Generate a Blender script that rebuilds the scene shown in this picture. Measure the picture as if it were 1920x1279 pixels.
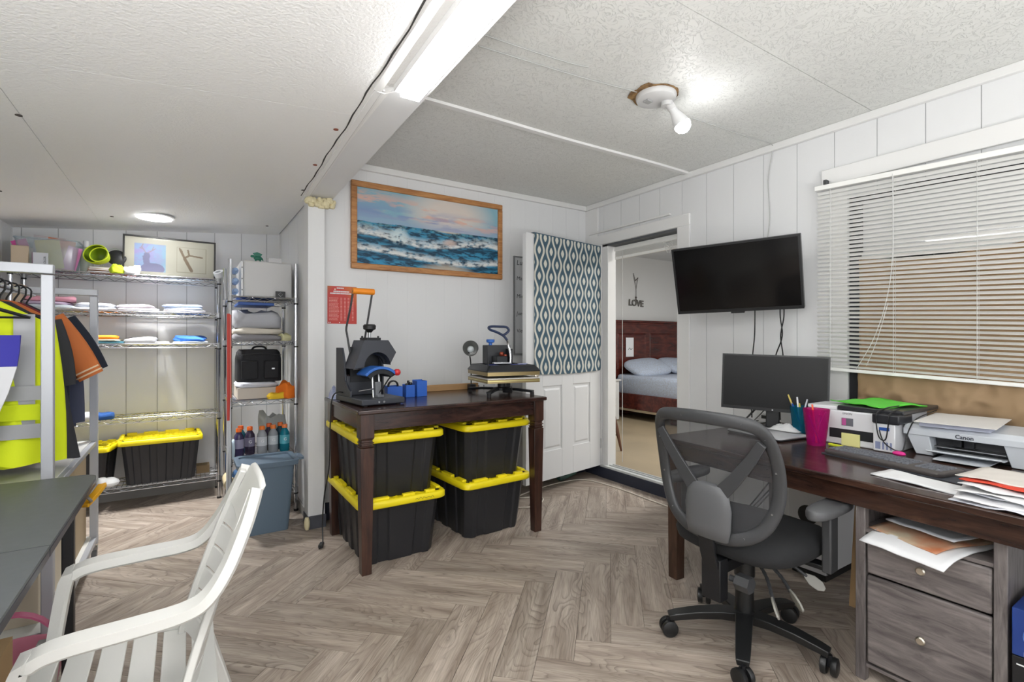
import bpy, bmesh, math, random
import numpy as np
from mathutils import Vector, Matrix, Euler
random.seed(7)
D = bpy.data
for o in list(D.objects): D.objects.remove(o)
SC = bpy.context.scene
COL = SC.collection
R = math.radians
PI = math.pi

# ------------------------------------------------------------ camera, world, exposure
cam = D.cameras.new('camera'); cam_o = D.objects.new('camera', cam); COL.objects.link(cam_o)
cam.sensor_width = 36; cam.lens = 17.57; cam.clip_start = 0.05; cam.clip_end = 60
cam_o.location = (0, 0, 1.25); cam_o.rotation_euler = (R(90), 0, R(-33)); cam.shift_y = -0.0008
SC.camera = cam_o
w = D.worlds.new('world'); SC.world = w; w.use_nodes = True
w.node_tree.nodes['Background'].inputs[0].default_value = (0.97, 0.985, 1, 1)
w.node_tree.nodes['Background'].inputs[1].default_value = 1.85
SC.view_settings.view_transform = 'Standard'; SC.view_settings.look = 'None'
SC.view_settings.gamma = 1; SC.view_settings.use_curve_mapping = False
SC.view_settings.exposure = EXPO = 0.18

def area(name, loc, rot, sx, sy, power, col=(1, 1, 1)):
    l = D.lights.new(name, 'AREA'); l.shape = 'RECTANGLE'; l.size = sx; l.size_y = sy; l.energy = power; l.color = col
    o = D.objects.new(name, l); COL.objects.link(o); o.location = loc; o.rotation_euler = rot; return o
# unseen fill lights added around the camera, and the bedroom's ceiling lamp
area('bedroom_ceiling_light', (5.0, 2.6, 2.5), (0, 0, 0), 1.0, 1.0, 75, (1, .99, .97))
area('up_fill_left', (-.55, -.45, .9), (R(180), 0, 0), .5, .5, 56, (1, .99, .97))  # added upward fill for the left ceiling, no lamp stands here
area('up_fill_right', (1.5, -.6, .9), (R(180), 0, 0), .6, .6, 27, (1, .99, .97))  # second added fill, bounced off the right ceiling
area('front_left_fill', (-.62, .12, 2.06), (0, 0, 0), .3, .3, 9, (1, .99, .97))  # added downward fill for the rack and alcove side, no fixture
dl_ = area('alcove_lamp_boost', (-.195, 4.34, 2.104), (0, 0, 0), .17, .17, 15, (1, .995, .985)); dl_.data.spread = R(92)  # extra light added beneath the alcove lamp to strengthen it
# the unseen rear wall is left open to let sky light in as fill; this portal only guides sampling of the sky
pt_ = area('rear_fill_portal', (1.05, -1.62, 1.2), (R(90), 0, 0), 3.7, 2.1, 1); pt_.data.cycles.is_portal = True
BULB_E = 80; TUBE_E = 30; DOWN_E = 26

# ------------------------------------------------------------ materials
def lin(c):
    if isinstance(c, str):
        c = c.lstrip('#'); c = [int(c[i:i+2], 16) / 255 for i in (0, 2, 4)]
    return tuple((x / 12.92 if x <= .04045 else ((x + .055) / 1.055) ** 2.4) for x in c[:3]) + (1,)
_m = {}
def mat(name, col='#808080', rough=.5, metal=0, emit=0, alpha=1, bump=0, bscale=80, var=0, vscale=4, spec=.5, col2=None, stretch=None, trans=0, coat=0):
    if name in _m: return _m[name]
    m = D.materials.new(name); _m[name] = m; m.use_nodes = True
    nt = m.node_tree; b = nt.nodes['Principled BSDF']
    b.inputs['Base Color'].default_value = lin(col); b.inputs['Roughness'].default_value = rough
    b.inputs['Metallic'].default_value = metal; b.inputs['Specular IOR Level'].default_value = spec
    b.inputs['Transmission Weight'].default_value = trans; b.inputs['Coat Weight'].default_value = coat
    if alpha < 1: b.inputs['Alpha'].default_value = alpha
    if emit:
        b.inputs['Emission Color'].default_value = lin(col); b.inputs['Emission Strength'].default_value = emit
    tc = nt.nodes.new('ShaderNodeTexCoord')
    vec = tc.outputs['Object']
    if stretch:
        mp = nt.nodes.new('ShaderNodeMapping'); mp.inputs['Scale'].default_value = stretch
        nt.links.new(vec, mp.inputs[0]); vec = mp.outputs[0]
    if var or col2:
        n = nt.nodes.new('ShaderNodeTexNoise'); n.inputs['Scale'].default_value = vscale; n.inputs['Detail'].default_value = 5
        nt.links.new(vec, n.inputs['Vector'])
        rp = nt.nodes.new('ShaderNodeValToRGB'); rp.color_ramp.elements[0].position = .3; rp.color_ramp.elements[1].position = .7
        c = lin(col)
        c2 = lin(col2) if col2 else tuple(max(0, x * (1 - var)) for x in c[:3]) + (1,)
        rp.color_ramp.elements[0].color = c2; rp.color_ramp.elements[1].color = c
        nt.links.new(n.outputs['Fac'], rp.inputs[0]); nt.links.new(rp.outputs[0], b.inputs['Base Color'])
    if bump:
        n = nt.nodes.new('ShaderNodeTexNoise'); n.inputs['Scale'].default_value = bscale; n.inputs['Detail'].default_value = 4
        nt.links.new(vec, n.inputs['Vector'])
        bp = nt.nodes.new('ShaderNodeBump'); bp.inputs['Strength'].default_value = bump; bp.inputs['Distance'].default_value = .01
        nt.links.new(n.outputs['Fac'], bp.inputs['Height']); nt.links.new(bp.outputs[0], b.inputs['Normal'])
    return m

def wood_mat(name, cols, along=(1, 14, 14), scale=3, rough=.4, objrand=0, wave=.6, bump=.15, dist=1.2, spec=.5):
    """long-grained wood: stretched noise through a ramp, offset per object"""
    if name in _m: return _m[name]
    m = D.materials.new(name); _m[name] = m; m.use_nodes = True
    nt = m.node_tree; N = nt.nodes.new; L = nt.links.new; b = nt.nodes['Principled BSDF']
    b.inputs['Roughness'].default_value = rough; b.inputs['Specular IOR Level'].default_value = spec
    tc = N('ShaderNodeTexCoord'); oi = N('ShaderNodeObjectInfo')
    add = N('ShaderNodeVectorMath'); add.operation = 'MULTIPLY_ADD'
    L(oi.outputs['Random'], add.inputs[0]); add.inputs[1].default_value = (37, 53, 71); L(tc.outputs['Object'], add.inputs[2])
    mp = N('ShaderNodeMapping'); mp.inputs['Scale'].default_value = along; L(add.outputs[0], mp.inputs[0])
    n1 = N('ShaderNodeTexNoise'); n1.inputs['Scale'].default_value = scale; n1.inputs['Detail'].default_value = 7
    n1.inputs['Roughness'].default_value = .62; n1.inputs['Distortion'].default_value = dist; L(mp.outputs[0], n1.inputs['Vector'])
    mp2 = N('ShaderNodeMapping'); mp2.inputs['Scale'].default_value = (along[0] * .9, along[1] * .35, along[2] * .35); L(add.outputs[0], mp2.inputs[0])
    n2 = N('ShaderNodeTexNoise'); n2.inputs['Scale'].default_value = scale * .8; n2.inputs['Detail'].default_value = 2; L(mp2.outputs[0], n2.inputs['Vector'])
    mu = N('ShaderNodeMath'); mu.operation = 'MULTIPLY'; L(n2.outputs['Fac'], mu.inputs[0]); mu.inputs[1].default_value = 16
    si = N('ShaderNodeMath'); si.operation = 'SINE'; L(mu.outputs[0], si.inputs[0])
    mix = N('ShaderNodeMath'); mix.operation = 'MULTIPLY_ADD'; L(si.outputs[0], mix.inputs[0]); mix.inputs[1].default_value = wave * .13; L(n1.outputs['Fac'], mix.inputs[2])
    rp = N('ShaderNodeValToRGB'); e = rp.color_ramp.elements
    e[0].position = .28; e[0].color = lin(cols[0]); e[1].position = .72; e[1].color = lin(cols[-1])
    for i, c in enumerate(cols[1:-1]):
        k = e.new(.28 + .44 * (i + 1) / (len(cols) - 1)); k.color = lin(c)
    L(mix.outputs[0], rp.inputs[0])
    hs = N('ShaderNodeHueSaturation'); L(rp.outputs[0], hs.inputs['Color'])
    v = N('ShaderNodeMath'); v.operation = 'MULTIPLY_ADD'; L(oi.outputs['Random'], v.inputs[0]); v.inputs[1].default_value = objrand; v.inputs[2].default_value = 1 - objrand / 2
    L(v.outputs[0], hs.inputs['Value']); L(hs.outputs[0], b.inputs['Base Color'])
    bp = N('ShaderNodeBump'); bp.inputs['Strength'].default_value = bump; bp.inputs['Distance'].default_value = .004
    L(n1.outputs['Fac'], bp.inputs['Height']); L(bp.outputs[0], b.inputs['Normal'])
    return m

def vcol_mat(name, rough=.6, spec=.3, bump=0):
    if name in _m: return _m[name]
    m = D.materials.new(name); _m[name] = m; m.use_nodes = True; nt = m.node_tree; b = nt.nodes['Principled BSDF']
    a = nt.nodes.new('ShaderNodeAttribute'); a.attribute_name = 'Col'; nt.links.new(a.outputs['Color'], b.inputs['Base Color'])
    b.inputs['Roughness'].default_value = rough; b.inputs['Specular IOR Level'].default_value = spec
    return m

def glass_mat(name, tint=(1, 1, 1), fac=.12, rough=.02):
    if name in _m: return _m[name]
    m = D.materials.new(name); _m[name] = m; m.use_nodes = True; nt = m.node_tree; nt.nodes.clear(); N = nt.nodes.new; L = nt.links.new
    t = N('ShaderNodeBsdfTransparent'); t.inputs[0].default_value = (*tint, 1)
    g = N('ShaderNodeBsdfGlossy'); g.inputs['Roughness'].default_value = rough
    lw = N('ShaderNodeLayerWeight'); lw.inputs[0].default_value = .25
    mu = N('ShaderNodeMath'); mu.operation = 'MULTIPLY_ADD'; L(lw.outputs['Fresnel'], mu.inputs[0]); mu.inputs[1].default_value = .8; mu.inputs[2].default_value = fac * .3
    mx = N('ShaderNodeMixShader'); L(mu.outputs[0], mx.inputs[0]); L(t.outputs[0], mx.inputs[1]); L(g.outputs[0], mx.inputs[2])
    o = N('ShaderNodeOutputMaterial'); L(mx.outputs[0], o.inputs[0]); return m

def tint_plastic(name, col, op=.5, rough=.15):
    """thin see-through coloured plastic"""
    if name in _m: return _m[name]
    m = D.materials.new(name); _m[name] = m; m.use_nodes = True; nt = m.node_tree; nt.nodes.clear(); N = nt.nodes.new; L = nt.links.new
    c = lin(col)
    t = N('ShaderNodeBsdfTransparent'); t.inputs[0].default_value = tuple(.25 + .75 * x for x in c[:3]) + (1,)
    p = N('ShaderNodeBsdfPrincipled'); p.inputs['Base Color'].default_value = c; p.inputs['Roughness'].default_value = rough
    mx = N('ShaderNodeMixShader'); mx.inputs[0].default_value = op; L(t.outputs[0], mx.inputs[1]); L(p.outputs[0], mx.inputs[2])
    o = N('ShaderNodeOutputMaterial'); L(mx.outputs[0], o.inputs[0]); return m

# ------------------------------------------------------------ mesh builder
def V(*a): return Vector(a)
class MB:
    def __init__(s): s.v = []; s.f = []
    def add(s, vs, fs):
        o = len(s.v); s.v += [tuple(x) for x in vs]; s.f += [tuple(i + o for i in f) for f in fs]; return s
    def box(s, x0, x1, y0, y1, z0, z1, m=None):
        vs = [Vector((x, y, z)) for z in (z0, z1) for y in (y0, y1) for x in (x0, x1)]
        if m is not None: vs = [m @ q for q in vs]
        return s.add(vs, [(0, 2, 3, 1), (4, 5, 7, 6), (0, 1, 5, 4), (2, 6, 7, 3), (0, 4, 6, 2), (1, 3, 7, 5)])
    def taper(s, x0, x1, y0, y1, z0, z1, k0=1, k1=1):
        cx, cy = (x0 + x1) / 2, (y0 + y1) / 2; vs = []
        for z, k in ((z0, k0), (z1, k1)):
            for y in (y0, y1):
                for x in (x0, x1): vs.append((cx + (x - cx) * k, cy + (y - cy) * k, z))
        return s.add(vs, [(0, 2, 3, 1), (4, 5, 7, 6), (0, 1, 5, 4), (2, 6, 7, 3), (0, 4, 6, 2), (1, 3, 7, 5)])
    def loops(s, ls, cap=True, closed=True):
        n = len(ls[0]); vs = [p for l in ls for p in l]; fs = []
        for i in range(len(ls) - 1):
            for j in range(n if closed else n - 1):
                k = (j + 1) % n; fs.append((i * n + j, i * n + k, (i + 1) * n + k, (i + 1) * n + j))
        if cap:
            fs.append(tuple(reversed(range(n)))); fs.append(tuple((len(ls) - 1) * n + j for j in range(n)))
        return s.add(vs, fs)
    def tube(s, pts, r, n=6, cap=True, closed=False):
        pts = [Vector(p) for p in pts]; ls = []; up = None
        for i, p in enumerate(pts):
            if closed: t = pts[(i + 1) % len(pts)] - pts[i - 1]
            else: t = pts[min(i + 1, len(pts) - 1)] - pts[max(i - 1, 0)]
            t.normalize()
            if up is None: up = Vector((0, 0, 1)) if abs(t.z) < .9 else Vector((1, 0, 0))
            a = t.cross(up)
            if a.length < 1e-4: a = t.orthogonal()
            a.normalize(); b = a.cross(t); b.normalize(); up = b if b.length > .5 else up
            rr = r[i] if isinstance(r, (list, tuple)) else r
            ls.append([p + a * rr * math.cos(2 * PI * k / n) + b * rr * math.sin(2 * PI * k / n) for k in range(n)])
        if closed: ls.append(ls[0]); return s.loops(ls, cap=False)
        return s.loops(ls, cap)
    def cyl(s, p0, p1, r0, r1=None, n=12): return s.tube([p0, p1], [r0, r0 if r1 is None else r1], n)
    def sweep(s, pts, prof, side=(0, 1, 0)):
        """prof: list of (a,b): a along side, b along normal; may be a function of index"""
        pts = [Vector(p) for p in pts]; S0 = Vector(side); ls = []
        for i, p in enumerate(pts):
            t = (pts[min(i + 1, len(pts) - 1)] - pts[max(i - 1, 0)]).normalized()
            S = (S0 - t * S0.dot(t)).normalized(); N = S.cross(t)
            pr = prof(i) if callable(prof) else prof
            ls.append([p + S * a + N * b for a, b in pr])
        return s.loops(ls)
    def lathe(s, prof, c=(0, 0, 0), n=20, m=None, cap=True):
        ls = [[Vector((c[0] + r * math.cos(2 * PI * k / n), c[1] + r * math.sin(2 * PI * k / n), c[2] + z)) for k in range(n)] for r, z in prof]
        if m is not None: ls = [[m @ q for q in l] for l in ls]
        return s.loops(ls, cap)
    def prism(s, poly, z0, z1, m=None):
        ls = [[Vector((x, y, z)) for x, y in poly] for z in (z0, z1)]
        if m is not None: ls = [[m @ q for q in l] for l in ls]
        return s.loops(ls)
    def sphere(s, c, r, n=12, sc=(1, 1, 1)):
        ls = []
        for i in range(1, n // 2 + 0):
            a = PI * i / (n // 2); ls.append([Vector((c[0] + sc[0] * r * math.sin(a) * math.cos(2 * PI * k / n), c[1] + sc[1] * r * math.sin(a) * math.sin(2 * PI * k / n), c[2] - sc[2] * r * math.cos(a))) for k in range(n)])
        return s.loops(ls)
    def xf(s, m): s.v = [tuple(m @ Vector(p)) for p in s.v]; return s
    def build(s, name, mt, parent=None, world=False, smooth=True, bevel=0, seg=2, ang=35):
        me = D.meshes.new(name); vs = s.v
        if parent is not None and world:
            mi = PM[parent.name].inverted(); vs = [tuple(mi @ Vector(p)) for p in vs]
        loc = None
        if parent is None:
            a = np.array(vs); loc = Vector(((a[:, 0].min() + a[:, 0].max()) / 2, (a[:, 1].min() + a[:, 1].max()) / 2, a[:, 2].min()))
            vs = [tuple(Vector(p) - loc) for p in vs]
        me.from_pydata(vs, [], s.f)
        bm = bmesh.new(); bm.from_mesh(me); bmesh.ops.recalc_face_normals(bm, faces=bm.faces)
        if smooth:
            for e in bm.edges:
                if len(e.link_faces) == 2 and e.calc_face_angle(0) > R(ang): e.smooth = False
            for f in bm.faces: f.smooth = True
        bm.to_mesh(me); bm.free(); me.update()
        me.materials.append(mt); o = D.objects.new(name, me); COL.objects.link(o)
        if parent is not None: o.parent = parent; PM[o.name] = PM[parent.name]
        else: o.location = loc; PM[o.name] = Matrix.Translation(loc)
        if bevel:
            b = o.modifiers.new('bevel', 'BEVEL'); b.width = bevel; b.segments = seg; b.limit_method = 'ANGLE'; b.angle_limit = R(40)
        return o
PM = {}
def thing(name, label, cat, loc=(0, 0, 0), rz=0, group=None):
    o = D.objects.new(name, None); COL.objects.link(o); o.location = loc; o.rotation_euler = (0, 0, rz); o.empty_display_size = .05
    o['label'] = label; o['category'] = cat
    if group: o['group'] = group
    PM[o.name] = Matrix.Translation(loc) @ Matrix.Rotation(rz, 4, 'Z'); return o
def tag(o, label, cat, group=None):
    o['label'] = label; o['category'] = cat
    if group: o['group'] = group
    return o
def struct(o): o['kind'] = 'structure'; return o
def copy_tree(o, loc, rz, label=None, group=None, parent=None):
    c = o.copy(); COL.objects.link(c)
    PM[c.name] = Matrix.Translation(loc) @ Matrix.Rotation(rz, 4, 'Z') if parent is None else PM[parent.name]
    if parent is None:
        c.location = loc; c.rotation_euler = (0, 0, rz)
        if label: c['label'] = label
        if group: c['group'] = group
    else: c.parent = parent
    for ch in list(o.children): copy_tree(ch, None, 0, parent=c)
    return c
def frame(origin, ux, uy):
    """matrix whose x axis is ux, y axis is uy"""
    x = Vector(ux).normalized(); y = Vector(uy).normalized(); z = x.cross(y)
    m = Matrix.Identity(4)
    for i in range(3): m[i][0] = x[i]; m[i][1] = y[i]; m[i][2] = z[i]; m[i][3] = origin[i]
    return m
def text(name, s, size, mt, parent, m, depth=.0006, bold=0, align='CENTER'):
    """lettering as thin solid; m = world matrix of the text plane"""
    c = D.curves.new(name, 'FONT'); c.body = s; c.size = size; c.align_x = align; c.align_y = 'CENTER'; c.extrude = depth; c.offset = bold; c.resolution_u = 3
    t = D.objects.new(name, c); COL.objects.link(t)
    dg = bpy.context.evaluated_depsgraph_get(); me = D.meshes.new_from_object(t.evaluated_get(dg)); D.objects.remove(t)
    me.transform((PM[parent.name].inverted() @ m)); me.name = name; me.materials.clear(); me.materials.append(mt)
    o = D.objects.new(name, me); COL.objects.link(o); o.parent = parent; return o
def grid_mesh(name, P, mt, parent=None, col=None, smooth=True, closed_u=False):
    """P: array (ny,nx,3) world coords; col (ny,nx,3) linear colours"""
    ny, nx = P.shape[:2]; me = D.meshes.new(name)
    A = P.reshape(-1, 3).astype(float)
    if parent is not None:
        mi = np.array(PM[parent.name].inverted()); A = A @ mi[:3, :3].T + mi[:3, 3]
        loc = None
    else:
        loc = np.array([(A[:, 0].min() + A[:, 0].max()) / 2, (A[:, 1].min() + A[:, 1].max()) / 2, A[:, 2].min()]); A = A - loc
    I = np.arange(ny * nx).reshape(ny, nx); q = np.stack([I[:-1, :-1], I[:-1, 1:], I[1:, 1:], I[1:, :-1]], -1).reshape(-1, 4)
    me.from_pydata(A.tolist(), [], q.tolist())
    if col is not None:
        at = me.color_attributes.new('Col', 'FLOAT_COLOR', 'POINT'); c = np.ones((ny * nx, 4)); c[:, :3] = np.clip(col, 0, 1).reshape(-1, 3)
        at.data.foreach_set('color', c.ravel())
    if smooth: me.polygons.foreach_set('use_smooth', [True] * len(me.polygons))
    me.materials.append(mt); o = D.objects.new(name, me); COL.objects.link(o)
    if parent is not None: o.parent = parent; PM[o.name] = PM[parent.name]
    else: o.location = loc.tolist(); PM[o.name] = Matrix.Translation(loc.tolist())
    return o
def L3(h): return np.array(lin(h)[:3])
_rs = np.random.RandomState(3)
def vnoise(x, y, seed=0):
    """value noise, numpy"""
    t = np.random.RandomState(seed).rand(256, 256)
    xi = np.floor(x).astype(int); yi = np.floor(y).astype(int); fx = x - xi; fy = y - yi
    fx = fx * fx * (3 - 2 * fx); fy = fy * fy * (3 - 2 * fy)
    g = lambda a, b: t[a % 256, b % 256]
    return (g(xi, yi) * (1 - fx) + g(xi + 1, yi) * fx) * (1 - fy) + (g(xi, yi + 1) * (1 - fx) + g(xi + 1, yi + 1) * fx) * fy
def fbm(x, y, seed=0, o=4):
    r = 0; a = .5; s = 0
    for k in range(o): r = r + a * vnoise(x * 2 ** k, y * 2 ** k, seed + k); s += a; a *= .55
    return r / s
def bez(pts, n=8):
    """Catmull-Rom through points"""
    pts = [Vector(p) for p in pts]; out = []
    for i in range(len(pts) - 1):
        p0 = pts[max(i - 1, 0)]; p1 = pts[i]; p2 = pts[i + 1]; p3 = pts[min(i + 2, len(pts) - 1)]
        for k in range(n):
            t = k / n; out.append(.5 * ((2 * p1) + (p2 - p0) * t + (2 * p0 - 5 * p1 + 4 * p2 - p3) * t * t + (3 * p1 - p0 - 3 * p2 + p3) * t ** 3))
    out.append(pts[-1]); return out
def rrect(w, d, r, n=4, cx=0, cy=0):
    o = []
    for sx, sy, a0 in ((1, 1, 0), (-1, 1, 90), (-1, -1, 180), (1, -1, 270)):
        for k in range(n + 1):
            a = R(a0 + 90 * k / n); o.append((cx + sx * (w / 2 - r) + r * math.cos(a), cy + sy * (d / 2 - r) + r * math.sin(a)))
    return o

# common materials
WALL = mat('white_wall_paint', '#e4e5e6', .55, bump=.05, bscale=60, var=.03, vscale=1.5)
WALLG = mat('groove_paint', '#b4b5b6', .7)
TRIM = mat('white_trim_paint', '#e6e6e5', .4)
CHROME = mat('chrome', '#c8cace', .22, 1)
STEEL = mat('brushed_steel', '#b8babd', .35, 1)
BLACKM = mat('black_metal', '#1b1c1f', .4, .2)
BLACKP = mat('black_plastic', '#1c1d1f', .42)
DARKP = mat('dark_grey_plastic', '#3a3b3d', .45)
WHITEP = mat('white_plastic', '#e6e7e8', .35)
PAPER = mat('white_paper', '#e9eaec', .8)
NAVY = mat('navy_curb_paint', '#2c3140', .55, var=.2, vscale=9)
CARD = mat('cardboard', '#b2946c', .85, var=.1, vscale=5)
BLACKR = mat('black_rubber', '#141415', .6)
# ============================================================ ROOM SHELL
XR, YB, YN, XL, YA = 3.2, 3.62, -1.4, -1.05, 4.95
CZ = 2.52
def lz(x): return 2.2 + .083 * (x - .65)          # sloped ceiling of the lean-to on the left
# --- floor: sub floor and every herringbone plank
fl = struct(MB().box(XL - .05, XR + .05, YN - .05, YA + .05, -.06, -.004).build('floor', mat('floor_joint', '#4f463f', .8), smooth=False))
PLANK = D.materials.new('plank_wood'); PLANK.use_nodes = True; nt = PLANK.node_tree; N = nt.nodes.new; L = nt.links.new; b = nt.nodes['Principled BSDF']
b.inputs['Roughness'].default_value = .42; b.inputs['Specular IOR Level'].default_value = .4
tc = N('ShaderNodeTexCoord'); oi = N('ShaderNodeObjectInfo'); add = N('ShaderNodeVectorMath'); add.operation = 'MULTIPLY_ADD'
L(oi.outputs['Random'], add.inputs[0]); add.inputs[1].default_value = (37, 53, 71); L(tc.outputs['Object'], add.inputs[2])
def mapn(sx, sy):
    m_ = N('ShaderNodeMapping'); m_.inputs['Scale'].default_value = (sx, sy, 1); L(add.outputs[0], m_.inputs[0]); return m_.outputs[0]
def ramp(src, *st):
    r_ = N('ShaderNodeValToRGB'); e = r_.color_ramp.elements; e[0].position, e[0].color = st[0]; e[1].position, e[1].color = st[-1]
    for p_, c_ in st[1:-1]: k_ = e.new(p_); k_.color = c_
    L(src, r_.inputs[0]); return r_.outputs[0]
def mixc(f, a, c_, mode='MIX'):
    m_ = N('ShaderNodeMix'); m_.data_type = 'RGBA'; m_.blend_type = mode
    if isinstance(f, float): m_.inputs[0].default_value = f
    else: L(f, m_.inputs[0])
    for v_, k_ in ((a, 6), (c_, 7)):
        if isinstance(v_, tuple): m_.inputs[k_].default_value = v_
        else: L(v_, m_.inputs[k_])
    return m_.outputs[2]
nb = N('ShaderNodeTexNoise'); nb.inputs['Scale'].default_value = 2.0; nb.inputs['Detail'].default_value = 5; nb.inputs['Roughness'].default_value = .55; L(mapn(1.1, 9), nb.inputs['Vector'])
base = ramp(nb.outputs['Fac'], (.30, lin('#8a7c71')), (.48, lin('#a4978b')), (.70, lin('#bdb1a5')))
# cathedral growth lines: contour lines of a smooth, stretched field
nc = N('ShaderNodeTexNoise'); nc.inputs['Scale'].default_value = 1.0; nc.inputs['Detail'].default_value = 2.2; nc.inputs['Roughness'].default_value = .42; nc.inputs['Distortion'].default_value = .5; L(mapn(1.6, 7.5), nc.inputs['Vector'])
mu = N('ShaderNodeMath'); mu.operation = 'MULTIPLY'; L(nc.outputs['Fac'], mu.inputs[0]); mu.inputs[1].default_value = 22
fr_ = N('ShaderNodeMath'); fr_.operation = 'FRACT'; L(mu.outputs[0], fr_.inputs[0])
lines = ramp(fr_.outputs[0], (.0, (.75, .75, .75, 1)), (.10, (0, 0, 0, 1)), (.55, (0, 0, 0, 1)), (.97, (.45, .45, .45, 1)), (1.0, (.75, .75, .75, 1)))
nm = N('ShaderNodeTexNoise'); nm.inputs['Scale'].default_value = 3; nm.inputs['Detail'].default_value = 2; L(mapn(1, 4), nm.inputs['Vector'])
msk = N('ShaderNodeMath'); msk.operation = 'MULTIPLY'; L(lines, msk.inputs[0]); L(ramp(nm.outputs['Fac'], (.38, (.25, .25, .25, 1)), (.62, (1, 1, 1, 1))), msk.inputs[1])
c1 = mixc(msk.outputs[0], base, lin('#5c5047'))
nf = N('ShaderNodeTexNoise'); nf.inputs['Scale'].default_value = 9; nf.inputs['Detail'].default_value = 4; L(mapn(.8, 26), nf.inputs['Vector'])
c2 = mixc(.55, c1, ramp(nf.outputs['Fac'], (.36, (.62, .61, .60, 1)), (.60, (1.0, 1.0, 1.0, 1))), 'MULTIPLY')
hs = N('ShaderNodeHueSaturation'); L(c2, hs.inputs['Color']); v = N('ShaderNodeMath'); v.operation = 'MULTIPLY_ADD'; L(oi.outputs['Random'], v.inputs[0]); v.inputs[1].default_value = .24; v.inputs[2].default_value = .92; L(v.outputs[0], hs.inputs['Value']); L(hs.outputs[0], b.inputs['Base Color'])
bp = N('ShaderNodeBump'); bp.inputs['Strength'].default_value = .1; bp.inputs['Distance'].default_value = .003; L(nf.outputs['Fac'], bp.inputs['Height']); L(bp.outputs[0], b.inputs['Normal'])
def clip(poly, f):                               # keep f(p)>=0
    out = []
    for i in range(len(poly)):
        a, b = poly[i], poly[(i + 1) % len(poly)]; fa, fb = f(a), f(b)
        if fa >= 0: out.append(a)
        if fa * fb < 0: t = fa / (fa - fb); out.append((a[0] + (b[0] - a[0]) * t, a[1] + (b[1] - a[1]) * t))
    return out
PW, PL, G = .1437, .747, .0009
th = .018; q2 = math.sqrt(.5)
def uv2xy(u, v):
    x, y = (u + v) * q2, (u - v) * q2
    c, s = math.cos(th), math.sin(th); return (.752 + x * c - y * s, 1.595 + x * s + y * c)
for k in range(-30, 30):
    for j in range(-7, 7):
        for kind in (0, 1):
            u0, v0 = k * PW + j * PL, k * PW - j * PL
            if kind == 0: u1, v1 = u0 + PL, v0 + PW
            else: v0 += PW; u1, v1 = u0 + PW, v0 + PL
            poly = [uv2xy(*p) for p in ((u0 + G, v0 + G), (u1 - G, v0 + G), (u1 - G, v1 - G), (u0 + G, v1 - G))]
            for f in (lambda p: p[0] - XL, lambda p: XR - p[0], lambda p: p[1] - YN, lambda p: YA - p[1]):
                poly = clip(poly, f) if len(poly) > 2 else poly
            if len(poly) < 3: continue
            cu, cv = uv2xy((u0 + u1) / 2, (v0 + v1) / 2)
            ar = abs(sum(poly[i][0] * poly[(i + 1) % len(poly)][1] - poly[(i + 1) % len(poly)][0] * poly[i][1] for i in range(len(poly)))) / 2
            if ar < .002: continue
            ang = th + (PI / 4 if kind == 0 else -PI / 4)
            o = MB().prism([((p[0] - cu) * math.cos(ang) + (p[1] - cv) * math.sin(ang), -(p[0] - cu) * math.sin(ang) + (p[1] - cv) * math.cos(ang)) for p in poly], -.005, 0).build('plank', PLANK, fl, smooth=False)
            fz = fl.location; o.location = (cu - fz.x, cv - fz.y, -fz.z); o.rotation_euler = (0, 0, ang)

def boards(name, axis, c, a0, a1, z0, z1, pitch, off, holes=(), gap=.005, th=.012, back=.1, mt=WALL, sgn=1, ztop=None, gm=None):
    """panelled wall: backing (with holes) + one board object per panel. axis 'y': wall plane x=c running along y; sgn: side of the backing"""
    def rects(lo, hi, zl, zh):
        cuts = [(h0, h1, q0, q1) for h0, h1, q0, q1 in holes if h0 < hi - .001 and h1 > lo + .001]
        if not cuts: return [(lo, hi, zl, zh)]
        out = []; xs = sorted({lo, hi} | {min(max(v, lo), hi) for h in cuts for v in h[:2]})
        for p, q in zip(xs[:-1], xs[1:]):
            if q - p < .002: continue
            zz = zl
            for h in sorted([h for h in cuts if h[0] < q - .001 and h[1] > p + .001], key=lambda h: h[2]):
                if h[2] > zz + .002: out.append((p, q, zz, h[2]))
                zz = max(zz, h[3])
            if zh > zz + .002: out.append((p, q, zz, zh))
        return out
    def bx(m, lo, hi, zl, zh, d0, d1):
        x0, x1 = sorted((c + sgn * d0, c + sgn * d1))
        if axis == 'y': m.box(x0, x1, lo, hi, zl, zh)
        else: m.box(lo, hi, x0, x1, zl, zh)
    m = MB()
    for r in rects(a0, a1, z0, z1): bx(m, *r, th * .8, th + back)
    w_ = struct(m.build(name, gm or WALLG, smooth=False))
    ks = int((a0 - off) / pitch) - 2; y = off + ks * pitch
    while y < a1:
        lo, hi = max(y + gap / 2, a0), min(y + pitch - gap / 2, a1)
        if hi - lo > .01:
            m = MB(); zt = z1 if ztop is None else min(ztop(lo), ztop(hi))
            for r in rects(lo, hi, z0, zt): bx(m, *r, 0, th)
            if m.v: m.build('panel', mt, w_, world=True, smooth=False)
        y += pitch
    return w_
DOORH = (2.553, 3.40, .10, 2.125); WINH = (-.25, 1.36, .82, 2.08)
boards('wall_right', 'y', XR, YN, YB, 0, 2.56, .2165, .786, holes=(DOORH, WINH), gap=.0045, th=.005)
boards('wall_back', 'x', YB, .70, XR + .1, 0, 2.56, .155, 1.09, gap=.0016, gm=WALL, th=.0016)
boards('wall_alcove_back', 'x', YA, XL - .1, .8, 0, 2.25, .2, -.005, gap=.006, th=.005)
boards('wall_left', 'y', XL, YN, YA, 0, 2.3, .2, .1, gap=.005, sgn=-1)
boards('wall_alcove_right', 'y', .70, 3.60, YA, 0, 2.3, .4, .05, gap=.003, back=.03)
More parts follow.
